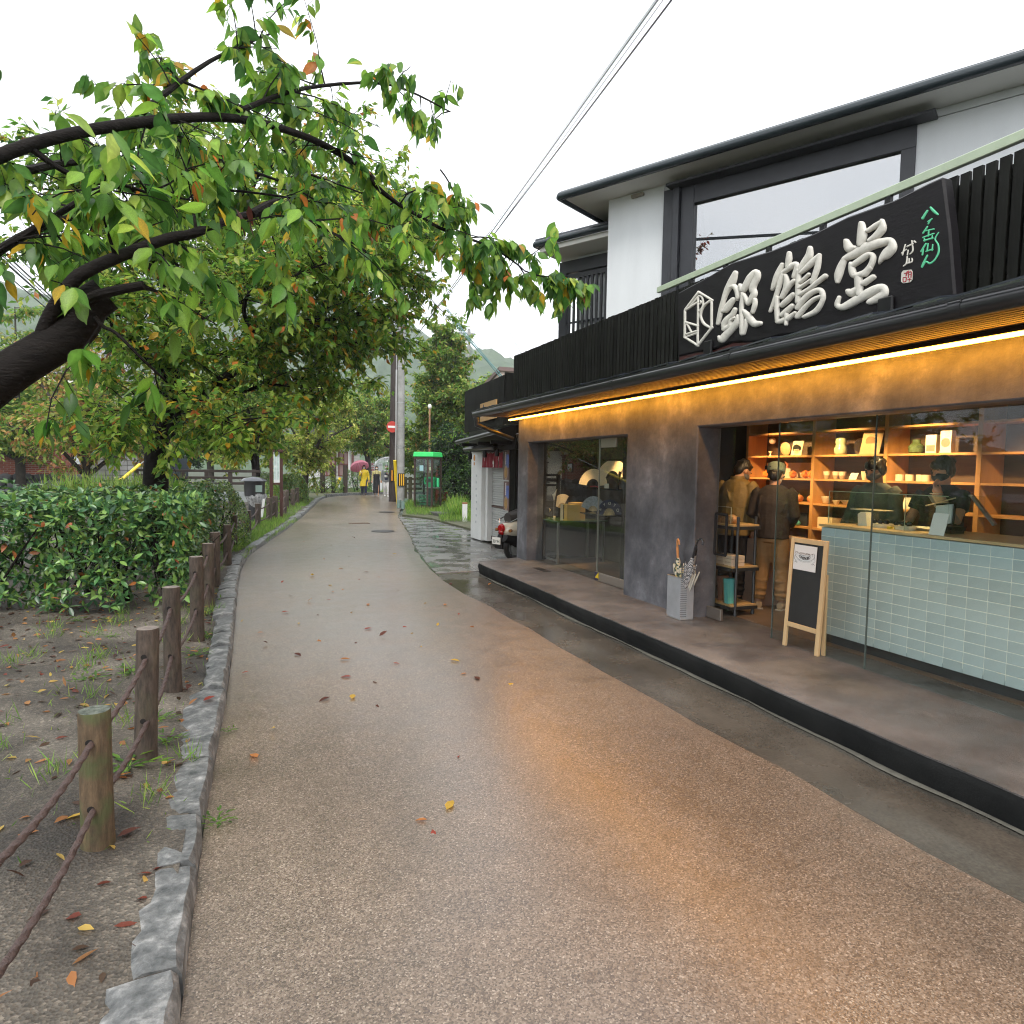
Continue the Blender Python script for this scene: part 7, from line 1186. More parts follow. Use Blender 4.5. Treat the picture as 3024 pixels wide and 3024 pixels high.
shrub('shrub', 'dark leafy shrub right of the notice board', 'shrub', mound(gy(864, 1450, 29.5).x, 29.5, .62, .7, 1.25), 1500, .08, .4, FIN, stem_of(gy(864, 1450, 29.5).x, 29.5, 1., 4), base=(gy(864, 1450, 29.5).x, 29.5, .05))
shrub('shrub', 'round green shrub peeping over the round one by the bin', 'shrub', mound(gy(785, 1420, 29).x, 29, .6, .6, 1.35), 900, .07, .42, FIN, stem_of(gy(785, 1420, 29).x, 29, 1., 4), base=(gy(785, 1420, 29).x, 29, .05))
shrub('shrub', 'dark shrub at the far kerb behind the walkers', 'shrub', mound(gy(1052, 1440, 43).x, 43, 1.0, .8, 1.5), 900, .1, .4, HDG, stem_of(gy(1052, 1440, 43).x, 43, 1.2, 4), base=(gy(1052, 1440, 43).x, 43, .05))
shrub('shrub', 'low green shrub beyond the bend near the small trees', 'shrub', mound(gy(955, 1440, 41).x, 41, 1.2, .8, .95), 800, .09, .4, FIN, stem_of(gy(955, 1440, 41).x, 41, .8, 3), base=(gy(955, 1440, 41).x, 41, .05))
shrub('shrub', 'wide dark shrub behind the white stake', 'shrub', mound(gy(1372, 1450, 27).x+.2, 27, 1.3, 1.0, 1.9), 1600, .09, .4, DKG, stem_of(gy(1372, 1450, 27).x, 27, 1.2, 4), base=(gy(1372, 1450, 27).x, 27, .05), mat=LEAFB)
# ---- grass
def grass(name, label, areas, cat=None):
    P = []; D = []; L = []; C = []
    for (f, n, l0, l1, spread, pl2_) in areas:
        for _ in range(n):
            x, y, z = f(); P.append((x, y, z)); D.append((nr.normal()*spread, nr.normal()*spread, 1)); L.append(nr.uniform(l0, l1))
        C.append(pal(n, *pl2_))
    P = np.array(P); D = np.array(D); L = np.array(L); me = leafmesh(name, LEAFD, P, D, nr.normal(size=P.shape), L, np.maximum(.005, L*.045), np.concatenate(C), 0); o = link(name, me, None, label, cat, None, 'stuff'); return o
GC = ([2, 4, 3], [(.09, .2, .03), (.17, .33, .045), (.3, .42, .08)])
def vg(y0, y1, w0, w1):
    def f(): y = nr.uniform(y0, y1); x = le(y)-nr.uniform(w0, w1); return x, y, bedz(x, y)-.01
    return f
def box_(x0, x1, y0, y1, z): return lambda: (nr.uniform(x0, x1), nr.uniform(y0, y1), z)
def px_area(pxs, pys, z): return lambda: tuple(gz(nr.uniform(*pxs), nr.uniform(*pys), z))
grass('grass', 'bright grass along the left kerb, around the phone booth and on the far verge', [(vg(13, 20, .16, .85), 9000, .05, .2, .4, GC), (vg(20, 32, .2, 1.6), 9000, .06, .2, .4, GC), (vg(12.2, 14, -.01, .05), 250, .04, .12, .5, GC), (vg(15, 21, -.06, .04), 500, .04, .16, .5, GC),
    (px_area((1200, 1305), (1497, 1522), .06), 3000, .06, .24, .4, GC), (px_area((1300, 1392), (1485, 1542), .05), 5000, .06, .3, .4, GC), (px_area((1330, 1368), (1505, 1535), .05), 900, .3, .75, .3, GC), (px_area((1196, 1235), (1490, 1504), .06), 600, .15, .4, .35, GC), (px_area((1290, 1400), (1470, 1492), .06), 4000, .1, .35, .4, GC),
    (box_(-3.2, -1.2, 12.9, 14.2, 1.0), 900, .3, .62, .3, ([1, 3, 3], [(.1, .2, .03), (.2, .34, .06), (.3, .4, .1)])), (box_(3, 9, 41.5, 46, .06), 3000, .08, .25, .5, GC), (vg(9, 13, .25, .6), 700, .04, .12, .6, GC), (vg(3, 9, .1, 1.2), 420, .03, .1, .7, GC), *[((lambda cx, cy: (lambda: (cx+nr.normal()*.05, cy+nr.normal()*.06, bedz(cx, cy)-.005)))(-nr.uniform(.3, 2.), nr.uniform(3.3, 8.)), 34, .04, .17, .6, GC) for _ in range(34)]])
def weed(px, py, s, lab, n=9, z=.1):
    q = gz(px, py, z); q.z = bedz(q.x, q.y) if q.x < le(q.y)-.05 else .012; P = []; D = []; L = []
    for i in range(n):
        a = 6.283*i/n+nr.uniform(-.3, .3); e = nr.uniform(.25, .9)
        for k in range(4): f = (k+.3)/4; P.append((q.x+s*f*math.cos(a), q.y+s*f*math.sin(a), q.z+s*e*f*(1.3-f))); D.append((math.cos(a)+nr.normal()*.55, math.sin(a)+nr.normal()*.55, .2)); L.append(s*.42)
    tag(link('weed', leafmesh('weed', LEAFD, np.array(P), np.array(D), np.tile([0, 0, 1.], (len(P), 1)), np.array(L), np.array(L)*.36, pal(len(P), [2, 3], [(.06, .15, .02), (.13, .25, .03)]), 1)), lab, 'weed', 'weeds at the path edge')
for px, py, s, lab in ((385, 2285, .17, 'large jagged-leaved weed by the foot of the second post'), (640, 2375, .09, 'flat weed growing at the kerb edge on the road side'), (620, 1865, .12, 'bright green weed beside the fourth post'), (575, 1925, .13, 'leafy weed behind the third post'), (465, 2120, .12, 'feathery weed between the second and third posts'), (325, 1885, .08, 'small bright rosette weed on bare soil under the hedge'), (325, 1838, .09, 'dark green rosette weed below the hedge stems'), (260, 2020, .13, 'jagged weed among red leaves at the left'), (390, 2000, .12, 'upright weed left of the second post top'), (225, 1835, .1, 'weed by the hedge at the left edge'), (675, 2120, .05, 'tiny weed tuft at the kerb on the road'), (495, 2200, .1, 'grassy weed right of the second post'), (640, 1770, .14, 'leafy weed by the post under the hedge')): weed(px, py, s, lab)
# ---- fallen leaves
FL = ([3, 3, 3, 1.5], [(.62, .4, .06), (.5, .2, .06), (.3, .05, .03), (.13, .04, .025)])
n = 1500; x = -nr.rand(n)**1.1*3.6-.32; y = 2+8*nr.rand(n)**.75; P = np.stack([x+0*y, y, [bedz(a, b)+.008 for a, b in zip(x, y)]], 1)
o = link('leaf_litter', leafmesh('leaf_litter', LEAFD, P, np.stack([nr.normal(size=n), nr.normal(size=n), nr.normal(size=n)*.18], 1), np.tile([0, 0, 1.], (n, 1))+nr.normal(size=(n, 3))*.25, nr.uniform(.04, .085, n), nr.uniform(.02, .04, n), pal(n, [2, 3, 2, 5], [(.55, .38, .1), (.42, .19, .07), (.2, .05, .03), (.1, .055, .035)]), 1), None, 'red, brown and yellow leaves scattered over the soil', None, None, 'stuff')
fl = [(978, 1730), (984, 1750), (977, 1772), (936, 1816), (1042, 1808), (1086, 1784), (1121, 1706), (1033, 1643), (1221, 1870), (1002, 1949), (1038, 2000), (1110, 2016), (1039, 2066), (1379, 1990), (1359, 2233), (1114, 2082), (881, 1844), (1312, 1789), (1355, 1812), (1330, 1722), (1158, 1636), (1441, 1728), (830, 1722), (1046, 1900), (1319, 2395), (1262, 2424), (1277, 2453), (975, 2060), (800, 2155), (760, 2240), (735, 1985), (1415, 2010), (1500, 2020), (1000, 1680), (900, 1600), (1090, 1690), (720, 1830), (760, 1870), (1190, 1850), (860, 1760), (925, 1700), (955, 1650), (1060, 1710), (1180, 1745), (1260, 1780), (910, 1775), (830, 1810), (1120, 1880), (1240, 1910), (940, 1890), (1160, 1960), (870, 1930), (1290, 1850), (1010, 1740), (1075, 1860), (790, 1900), (1330, 1950), (1400, 1850), (980, 1610), (1050, 1590)]
var = [leafmesh('fallen_leaf', LEAFD, np.zeros((1, 3)), np.array([[0, 1., 0]]), np.array([[0, 0, 1.]]), np.array([1.]), np.array([.5]), np.array([FL[1][k % 4]])*nr.uniform(.85, 1.15), 1) for k in range(12)]; FLN = ('yellow', 'orange', 'dark red', 'brown')
for i, (px, py) in enumerate(fl):
    q = gz(px, py, .012); c_ = (i*5) % 12; zone = ('beside the kerb' if px < 850 else 'by the gutter strip' if px > 1290 else 'left of the middle' if px < 1010 else 'right of the middle' if px > 1130 else 'in the middle')+(' near the camera' if py > 2200 else ' near the chalkboard' if py > 1960 else ' beside the step' if py > 1760 else ' before the slabs' if py > 1650 else ' far along')
    o = link('fallen_leaf', var[c_], None, 'fallen '+FLN[c_ % 4]+' leaf on the road, '+zone, 'leaf', 'fallen leaves on the road'); o.location = (q.x, q.y, q.z+.008); tl_ = rnd.choice((.06, .5)); o.rotation_euler = (tl_*rnd.choice((-1, 1)), tl_*.6, rnd.uniform(0, 6.28)); s_ = rnd.choice((.06, .1)); o.scale = (s_, s_, s_); o['label'] = ('small' if s_ < .08 else 'large')+(' flat' if tl_ < .3 else ' curled-up')+o['label'].replace('fallen', '', 1)
for px, py, c_ in ((345, 2475, 3), (262, 2425, 4), (388, 2300, 1), (295, 2440, 2), (440, 2205, 0), (415, 2155, 5), (600, 2070, 6), (560, 2020, 3)):
    q = gz(px, py, .11); q.z = max(bedz(q.x, q.y), .1 if q.x > le(q.y)-.25 else 0)+.012; o = link('fallen_leaf', var[c_], None, 'fallen '+FLN[c_ % 4]+' leaf on the soil '+('just right of the nearest post' if px < 330 else 'at the corner of the kerb stones' if py > 2400 else 'between the posts and the kerb'), 'leaf', 'fallen leaves by the posts'); o.location = q; o.rotation_euler = (rnd.uniform(-.25, .25), rnd.uniform(-.3, .3), rnd.uniform(0, 6.28)); o.scale = (.095,)*3
# ---------------------------------------------------------------- fence posts and ropes, board, bin, left background
def postmat(name, c0, c1, moss): 
    def fn(t, b, p, L):
        s = N(t, 'ShaderNodeMapping'); s.inputs['Scale'].default_value = (1, 1, .22); L(p, s.inputs[0]); a = noise(t, s.outputs[0], 45., 6., .7); m = noise(t, p, 7., 5.)
        mm = N(t, 'ShaderNodeMixRGB'); L(mrange(t, m, .48, .66, 0, moss), mm.inputs[0]); L(ramp(t, a, [(.3, c0), (.7, c1)]), mm.inputs[1]); mm.inputs[2].default_value = (.07, .085, .03, 1); L(mm.outputs[0], b.inputs['Base Color']); b.inputs['Roughness'].default_value = .75
        bp = N(t, 'ShaderNodeBump', i_Strength=.9, i_Distance=.012); L(a, bp.inputs['Height']); L(bp.outputs[0], b.inputs['Normal'])
    return groundmat(name, fn)
PM1 = postmat('log_brown', (.02, .015, .012), (.10, .073, .055), .2); PM2 = postmat('log_mossy', (.035, .024, .013), (.15, .10, .055), .9); PTOP = M('log_end', (.19, .16, .14), .85, var=.35, vs=20, bump=.4, bs=60); MOSS = M('log_end_moss', (.16, .18, .15), .9, col2=(.03, .04, .03), vs=40, bump=.6, bs=60)
pb = [((-.60, 3.12), (.0, 0), .06, 'nearest mossy log post at the lower left corner'), (gz(429, 2253, .1).xy, (.03, 0), .055, 'bark-textured log post, second from the corner'), (gz(512, 2032, .1).xy, (-.005, 0), .057, 'smooth brown log post, third from the corner'), (gz(583, 1875, .1).xy, (0, 0), .06, 'log post standing before the right end of the hedge'), (gz(616, 1784, .1).xy, (0, 0), .062, 'log post half behind the hedge end, nearer one'), (gz(636, 1726, .1).xy, (0, 0), .062, 'log post half behind the hedge end, farther one'), (gz(672, 1668, .1).xy, (0, 0), .06, 'short log post buried in the hedge side'), (gz(692, 1621, .1).xy, (0, 0), .06, 'log post at the far end of the hedge side'), (gz(732, 1588, .1).xy, (0, 0), .075, 'log post at the corner of the grass strip'), (gz(762, 1559, .1).xy, (0, 0), .07, 'log post right below the hooded bin'), (gz(794, 1545, .1).xy, (.02, 0), .075, 'log post before the small round shrub, left one'), (gz(812, 1536, .1).xy, (.01, 0), .075, 'log post before the small round shrub, right one'), (gz(837, 1519.6, .1).xy, (.08, .1), .085, 'leaning dark log post before the notice board'), (gz(847.5, 1503, .1).xy, (0, 0), .07, 'thin log post tucked behind the leaning one'), (gz(864.5, 1499.6, .1).xy, (0, 0), .08, 'log post, third from the far end of the rope fence'), (gz(878, 1490.6, .1).xy, (0, 0), .08, 'log post, second from the far end of the rope fence'), (gz(892, 1478, .1).xy, (0, 0), .085, 'last log post at the far end of the rope fence')]
tops = []
for i, ((x, y), (lx, ly), r, lab) in enumerate(pb):
    h = (.68, .83, .83, .84, .8, .8, .74, .74, .70, .72, .80, .8, .87, .8, .8, .8, .8)[i]; t = thing('log_post', lab, 'post', (x, y, .05), 'log posts of the rope fence along the path'); zz = [.0, .1, .2, .3, .4, .5, .6, h-.02, h]; rj = [rnd.random() for _ in range(36)]; n = 36; vs = []
    for z in zz:
        rr_ = r*(1.06 if z < .12 else 1.0)*(.96 if z == h else 1)
        for j in range(n): k = 1+.022*math.sin(j*.9+z*7+i)+(.055 if i == 1 else .028)*(rj[j]-.5)*(1 if z < h-.02 else .5); a = 2*math.pi*j/n; vs.append((x+lx*z+rr_*k*math.cos(a), y+ly*z+rr_*k*math.sin(a), z))
    m_ = MB(); m_.add(vs, [(k*n+j, k*n+(j+1) % n, (k+1)*n+(j+1) % n, (k+1)*n+j) for k in range(len(zz)-1) for j in range(n)]); m_.build('log', PM2 if i == 0 else PM1, t, smooth=True); m_ = MB(); m_.add(vs[-n:], [tuple(range(n))]); m_.build('cut_end', MOSS if i == 0 else PTOP, t)
    for f in ((.40, .21) if i else (.50, .33)):
        z = h*(.83 if f in (.40, .50) else .42); c_ = Vector((x+lx*z-.01, y+ly*z-r*.98, z)); MB().tube([c_+Vector((0, -.004, 0)), c_+Vector((0, .02, 0))], .014, 10).build('rope_hole', M('hole_black', (.008, .006, .005), .9), t)
    tops.append((x+lx*h, y+ly*h, h))
RP = M('rope_brown', (.07, .045, .04), .75, var=.3, vs=60, bump=.5, bs=120)
for i in range(-1, len(tops)-1):
    for lv, nm in ((.83, 'upper'), (.42, 'lower')):
        b = tops[i+1]; a = tops[i] if i >= 0 else (b[0]-.06, b[1]-1.15, b[2]+.08)
        A = Vector((a[0], a[1], a[2]*lv)); B = Vector((b[0], b[1], b[2]*lv)); L_ = (B-A).length; P_ = [A.lerp(B, t/8)-Vector((0, 0, .04*L_*4*(t/8)*(1-t/8))) for t in range(9)]
        if i < 5:
            q_, _l = polyline(P_, 90); tt = (B-A).normalized(); sa = tt.orthogonal().normalized(); sb = tt.cross(sa); vs = []
            for k_, c_ in enumerate(q_): vs += [Vector(c_)+(sa*math.cos(a_)+sb*math.sin(a_))*.0118*(1+.16*math.cos(3*a_-k_*_l*.75)) for a_ in [2*math.pi*j/12 for j in range(12)]]
            rm = MB(); rm.add(vs, [(k_*12+j, k_*12+(j+1) % 12, k_*12+12+(j+1) % 12, k_*12+12+j) for k_ in range(89) for j in range(12)]); o = rm.build('rope', RP, None, smooth=True)
        else: o = MB().tube(P_, .016, 7).build('rope', RP, None, smooth=True)
        tag(o, nm+' rope '+('running out past the nearest mossy post' if i < 0 else ('between the nearest mossy post and the bark-textured one', 'between the bark-textured post and the smooth brown one', 'between the smooth brown post and the one before the hedge end', 'from the post before the hedge end into the hedge', 'between the two posts half behind the hedge end', 'from the farther hedge-end post to the buried post', 'from the buried post to the far hedge end', 'from the far hedge end to the grass strip corner', 'from the grass strip corner to the post below the bin', 'from the post below the bin to the round shrub', 'between the two posts before the round shrub', 'from the round shrub to the leaning post', 'between the leaning post and the thin post', 'from the thin post to the third last post', 'between the third last and second last posts', 'between the second last and last posts')[i]), 'rope', 'ropes of the log post fence')
for i, px in enumerate((985, 1020)):
    q = gz(px, 1449+i, .06) if False else gy(px, 1450, 41.); t = tag(MB().tube([(q.x, 41, 0), (q.x, 41, 1.75)], .14, 10).build('log_post', M('post_dark', (.04, .028, .02), .8), smooth=.8), ('left', 'right')[i]+' dark post of the pair on the far verge beyond the bend', 'post', 'dark posts on the far verge')
q = gy(953, 1450, 40.5); tag(MB().tube([(q.x, 40.5, 0), (q.x, 40.5, 1.7)], .15, 10).build('log_post', MATS['post_dark'], smooth=.8), 'dark post before the yellow-green tree beyond the bend', 'post', 'dark posts on the far verge')
q = gy(1000, 1440, 42); tag(MB().tube([(gy(990, 1440, 42).x, 42, .3), (gy(1005, 1410, 42).x, 42, gy(1005, 1410, 42).z)], .09, 8).build('wire_guard', MATS['guard_yellow']), 'short yellow guy-wire guard behind the dark posts on the far verge', 'wire guard')
# notice board
YB = 20.5; L0, L1, Rr = gy(800, 1327, YB), gy(836, 1330, YB), None
nbd = thing('notice_board', 'brown framed notice board with white map panel beside the rope fence', 'notice board', (L0.x, YB, .05)); WB = M('board_brown', (.06, .022, .016), .5, var=.12, vs=6)
zt_ = L0.z; xa, xb_, xc = gy(796, 1400, YB).x, gy(806, 1400, YB).x, gy(836, 1400, YB).x; zp1, zp0 = gy(820, 1334, YB).z, gy(820, 1425, YB).z
MB().box((xa, YB-.06, .0), (xb_, YB+.06, zt_)).build('post', WB, nbd, bevel=.006); MB().box((xc-.09, YB+.1, .0), (xc, YB+.2, zt_-.04)).build('post', WB, nbd, bevel=.006); mb = MB(); mb.box((xb_, YB-.03, zp1), (xc, YB+.2, zp1+.07)); mb.box((xb_, YB-.0, zp0-.06), (xc-.09, YB+.15, zp0)); mb.build('frame', WB, nbd)
m_ = MB(); m_.add([(xb_+.02, YB-.02, zp0), (xc-.09, YB+.09, zp0), (xc-.09, YB+.09, zp1), (xb_+.02, YB-.02, zp1)], [(0, 1, 2, 3)]); m_.build('panel', M('panel_white', (.72, .75, .74), .4), nbd)
m_ = MB(); f = lambda u, v, o=.003: (xb_+.02+(xc-.09-xb_-.02)*u, YB-.02-o+.11*u, zp0+(zp1-zp0)*v); [m_.add([f(u0, v0), f(u1, v0), f(u1, v1), f(u0, v1)], [(0, 1, 2, 3)]) for u0, u1, v0, v1 in ((.08, .45, .55, .88), (.52, .9, .1, .88), (.08, .45, .1, .5))]; m_.build('map_print', M('map_pale', (.5, .62, .58), .5, var=.25, vs=9), nbd); m_ = MB(); m_.add([f(.06, .91), f(.94, .91), f(.94, .97), f(.06, .97)], [(0, 1, 2, 3)]); m_.build('heading_bar', M('map_grey', (.35, .4, .4), .5), nbd)
# hooded bin wrapped in plastic
YN, k = 19.7, 1.2; q = gy(752, 1440, YN); bn = thing('hooded_bin', 'black bin with a shiny domed hood, half wrapped in clear plastic, behind the rope fence', 'bin', (q.x, YN, .1)); zt_ = gy(752, 1406, YN).z; BB = M('bin_black', (.02, .021, .024), .3)
MB().lathe([(r_*k, z*k) for r_, z in ((.02, 0), (.12, -.012), (.22, -.045), (.30, -.1), (.30, -.115), (.02, -.1))], (q.x-.03, YN, zt_), 24).build('hood', M('hood_wet', (.06, .065, .075), .12), bn, smooth=.9)
MB().lathe([(.22*k, -.45*k), (.23*k, -.10*k)], (q.x, YN, zt_), 20).build('bin_body', BB, bn, smooth=.8); MB().box((q.x+.02, YN-.285, zt_-.43), (q.x+.19, YN-.272, zt_-.24)).build('bin_label', M('label_green', (.2, .28, .25), .4), bn, bevel=.004)
m_ = MB(); n = 22; vs = []
for r_, z in ((.225*k, -.40*k), (.235*k, -.47*k), (.19*k, -.58*k), (.15*k, -.70*k)): vs += [(q.x+.04+(r_+.018*math.sin(j*3.3+z*30))*math.cos(2*math.pi*j/n), YN+(r_+.018*math.sin(j*2.7))*math.sin(2*math.pi*j/n), zt_+z+.02*math.sin(j*1.9)) for j in range(n)]
m_.add(vs, [(i*n+j, i*n+(j+1) % n, (i+1)*n+(j+1) % n, (i+1)*n+j) for i in range(3) for j in range(n)]); m_.build('plastic_wrap', M('wrap_plastic', (.3, .31, .32), .1, var=.6, vs=14), bn, smooth=.6); MB().tube([(q.x, YN, .0), (q.x, YN, zt_-.5)], .17, 12).build('bin_pedestal', BB, bn, smooth=.8); m_ = MB(); m_.prism([(0, 0), (.07, .02), (.0, -.5), (-.07, -.5)], (q.x+.2, YN-.27, zt_-.62), (1, 0, 0), (0, 0, 1), (0, .01, 0)); m_.build('tape_strip', M('tape_white', (.7, .72, .72), .4), bn)
# yellow guy-wire guard at the left and its stay
a, b, c = gy(298, 1466, 18), gy(412, 1372, 20.5), gy(470, 1325, 22); d1 = a.lerp(b, .48)
yg = thing('wire_guard', 'yellow and black guy-wire guard slanting up from behind the hedge', 'wire guard', a); MB().tube([a-(b-a)*.12, d1], .055, 10).build('sleeve', MATS['guard_yellow'], yg, smooth=.9); MB().tube([d1+(b-a)*.02, b], .042, 10).build('upper_sleeve', MATS['guard_yellow'], yg, smooth=.9); MB().tube([d1, d1+(b-a)*.02], .05, 10).tube([a.lerp(b, .27), a.lerp(b, .285)], .058, 10).build('black_band', BLK, yg); MB().tube([b, c], .012, 6).build('guy_wire', STL, yg)
# wooden railing and stump by the canal bridge
YR = 26; wr = thing('wooden_railing', 'dark brown wooden railing behind the cherry trunk', 'railing', (gy(580, 1400, YR).x, YR, 0)); RB = M('rail_wood', (.035, .024, .02), .6, var=.25, vs=6)
for py, nm in ((1390, 'top_rail'), (1411, 'middle_rail'), (1428, 'lower_rail')): a, b = gy(400, py-3, YR), gy(770, py+3, YR); MB().box((a.x, YR-.05, a.z-.05), (b.x, YR+.05, a.z+.04)).build(nm, RB, wr, bevel=.008)
for px in (402, 470, 540, 610, 680, 750): x_ = gy(px, 1400, YR).x; MB().box((x_-.07, YR-.04, -.05), (x_+.07, YR+.09, gy(px, 1386, YR).z)).build('post', RB, wr)
q = gy(412, 1440, 22); tag(MB().tube([(q.x, 22, 0), (q.x, 22, gy(412, 1399, 22).z)], .11, 12).build('wooden_stump', PM1, smooth=.8), 'weathered round wooden stump left of the cherry trunk', 'post')
# concrete block wall, brick pillar, stone base, left house
YW = 34.; xl, xr_ = gy(244, 1400, YW).x, gy(440, 1400, YW).x; zt_ = gy(300, 1342, YW).z; bw = thing('block_wall', 'grey concrete block wall with dark damp streaks behind the yellow guard', 'wall', ((xl+xr_)/2, YW, 0)); CBM = M('block_grey', (.19, .18, .165), .85, col2=(.42, .42, .41), vs=.9, bump=.2, bs=20, orand=.16, world=True)
nrow = 9; hB = (zt_+.0)/nrow; nc = 9; wB = (xr_-xl)/nc; bm_ = MB().box((-wB/2+.012, 0, -hB/2+.012), (wB/2-.012, .15, hB/2-.012)).mesh('block', CBM)
for r in range(nrow):
    for c in range(nc):
        if (r, c) == (1, 3): continue
        link('block', bm_, bw, loc=(xl+wB*(c+.5), YW, hB*(r+.5)))
MB().box((xl, YW+.02, 0), (xr_, YW+.14, zt_-.01)).build('mortar_core', M('mortar_dark', (.09, .085, .08), .9), bw); MB().box((xl-.05, YW-.04, zt_), (xr_+.05, YW+.19, zt_+.07)).build('coping', M('coping_dark', (.07, .068, .065), .8), bw); MB().box((xr_+.01, YW, .0), (xr_+1.6, YW+.1, zt_-.1)).build('dark_gate', M('gate_blue', (.012, .02, .03), .5), bw)
def brick_nodes(t, b, p, L):
    br = N(t, 'ShaderNodeTexBrick', i_Scale=1.0); s = N(t, 'ShaderNodeMapping'); s.inputs['Rotation'].default_value = (rad(90), 0, 0); L(p, s.inputs[0]); L(s.outputs[0], br.inputs['Vector'])
    br.inputs['Color1'].default_value = (.22, .05, .035, 1); br.inputs['Color2'].default_value = (.3, .085, .055, 1); br.inputs['Mortar'].default_value = (.3, .25, .22, 1); br.inputs['Brick Width'].default_value = .22; br.inputs['Row Height'].default_value = .075; br.inputs['Mortar Size'].default_value = .008; L(br.outputs[0], b.inputs['Base Color']); b.inputs['Roughness'].default_value = .85
groundmat('red_brick', brick_nodes)
YP = 30.; x1_ = gy(243, 1400, YP).x; z0_, z1_ = gy(220, 1400, YP).z, gy(220, 1313, YP).z; zs0 = gy(220, 1404, YP).z
bp_ = thing('brick_wall', 'red brick wall with a white sign plate on a rough stone base at the left edge', 'wall', (x1_-3, YP, 0)); MB().box((x1_-7.5, YP, zs0), (x1_, YP+.6, z1_)).build('brickwork', MATS['red_brick'], bp_, bevel=.01); MB().box((x1_-7.6, YP-.06, z1_+.002), (x1_+.05, YP+.66, z1_+.09)).build('brick_coping', M('coping_brick', (.2, .055, .04), .8, var=.2, vs=12, world=True), bp_)
xw0, xw1 = gy(221, 1380, YP).x, gy(241, 1380, YP).x; zz0, zz1 = gy(230, 1371, YP).z, gy(230, 1342, YP).z; MB().box((xw0, YP-.05, zz0), (xw1, YP-.012, zz1)).build('sign_plate', M('plate_pale', (.7, .74, .78), .4), bp_); mb = MB(); mb.box((xw0-.1, YP-.045, zz0-.05), (xw0-.003, YP-.004, zz1+.05)); mb.box((xw0-.1, YP-.044, zz1+.003), (xw1, YP-.004, zz1+.06)); mb.build('plate_frame', BLK, bp_)
ST = [M('stone_%s' % k, c_, .8, var=.3, vs=5, bump=.3, bs=10, orand=.2, world=True) for k, c_ in (('grey', (.14, .14, .15)), ('dark', (.06, .062, .066)), ('tan', (.26, .2, .14)))]
sm = []
for v in range(4):
    b = bmesh.new(); bmesh.ops.create_icosphere(b, subdivisions=2, radius=.5); [setattr(w, 'co', Vector((max(-.42, min(.42, w.co.x*1.15)), w.co.y*.6, max(-.4, min(.4, w.co.z*1.1))))*(1+.12*math.sin(w.co.x*7+v*2)*math.cos(w.co.z*6+v))) for w in b.verts]; me = bpy.data.meshes.new('stone'); b.to_mesh(me); b.free(); me.shade_smooth(); sm.append(me)
for v, me in enumerate(sm): me.materials.append(ST[v % 2])
MB().box((x1_-7.5, YP+.1, -.05), (x1_+.05, YP+.6, zs0-.002)).build('base_core', ST[1], bp_)
r_ = 0; z = .12
while z < zs0:
    x_ = x1_+.12
    while x_ > x1_-4.5:
        w = rnd.uniform(.22, .5); h = .36 if z < zs0-.4 else .3; o = link('stone', sm[rnd.randrange(4)], bp_); o.matrix_basis = Matrix.Translation((x_-w/2, YP+.08, z+h/2-.1)) @ Matrix.Rotation(rnd.uniform(-.3, .3), 4, 'Y') @ Matrix.Diagonal((w*1.12, .45, h*1.2, 1)); x_ -= w
    z += .31
# left house behind the walls
YH = 40.; lh = thing('left_house', 'cream-walled old house with dark timbers and white eaves behind the block wall', 'building', (-12, YH, 0)); CW = M('cream_wall', (.55, .5, .4), .85, var=.08, vs=1.5, world=True); TMB = M('dark_timber', (.04, .032, .028), .7)
xr2 = gy(330, 1300, YH).x; MB().box((xr2-14, YH, -.1), (xr2, YH+8, 6.2)).build('wall', CW, lh); mb = MB()
for px in (245, 302, 330): x_ = gy(px, 1300, YH).x; mb.box((x_-.15, YH-.06, 0), (x_+.15, YH-.002, 6.2))
for z in (2.9, .9): mb.box((xr2-14, YH-.05, z), (xr2, YH-.003, z+.2))
mb.build('timber', TMB, lh); z_ = gy(250, 1120, YH).z
def eave(nm, x0, x1, y0, y1, z0, z1, th, m, par): m_ = MB(); m_.add([(x0, y0, z0), (x1, y0, z0), (x1, y1, z1), (x0, y1, z1), (x0, y0, z0+th), (x1, y0, z0+th), (x1, y1, z1+th), (x0, y1, z1+th)], [(0, 3, 2, 1), (4, 5, 6, 7), (0, 1, 5, 4), (1, 2, 6, 5), (2, 3, 7, 6), (3, 0, 4, 7)]); m_.build(nm, m, par)
RTL = M('grey_tiles', (.12, .125, .13), .35, var=.2, vs=3, world=True); eave('roof', xr2-15, xr2+1., YH-1.3, YH+4, z_-.1, z_+2., .2, RTL, lh); eave('eave_board', xr2-15, xr2+1., YH-1.32, YH-1.25, z_-.35, z_-.3, .25, M('eave_white', (.7, .68, .62), .7), lh); eave('lower_roof', xr2-14.5, xr2+.4, YH-1.0, YH-.07, 3.2, 3.6, .12, RTL, lh)
for px in (262,): x_ = gy(px, 1300, YH).x; f_ = MB().box((x_-.5, YH-.04, 3.9), (x_+.5, YH-.004, 5.2)).build('window', M('window_dark', (.03, .035, .04), .15), lh)
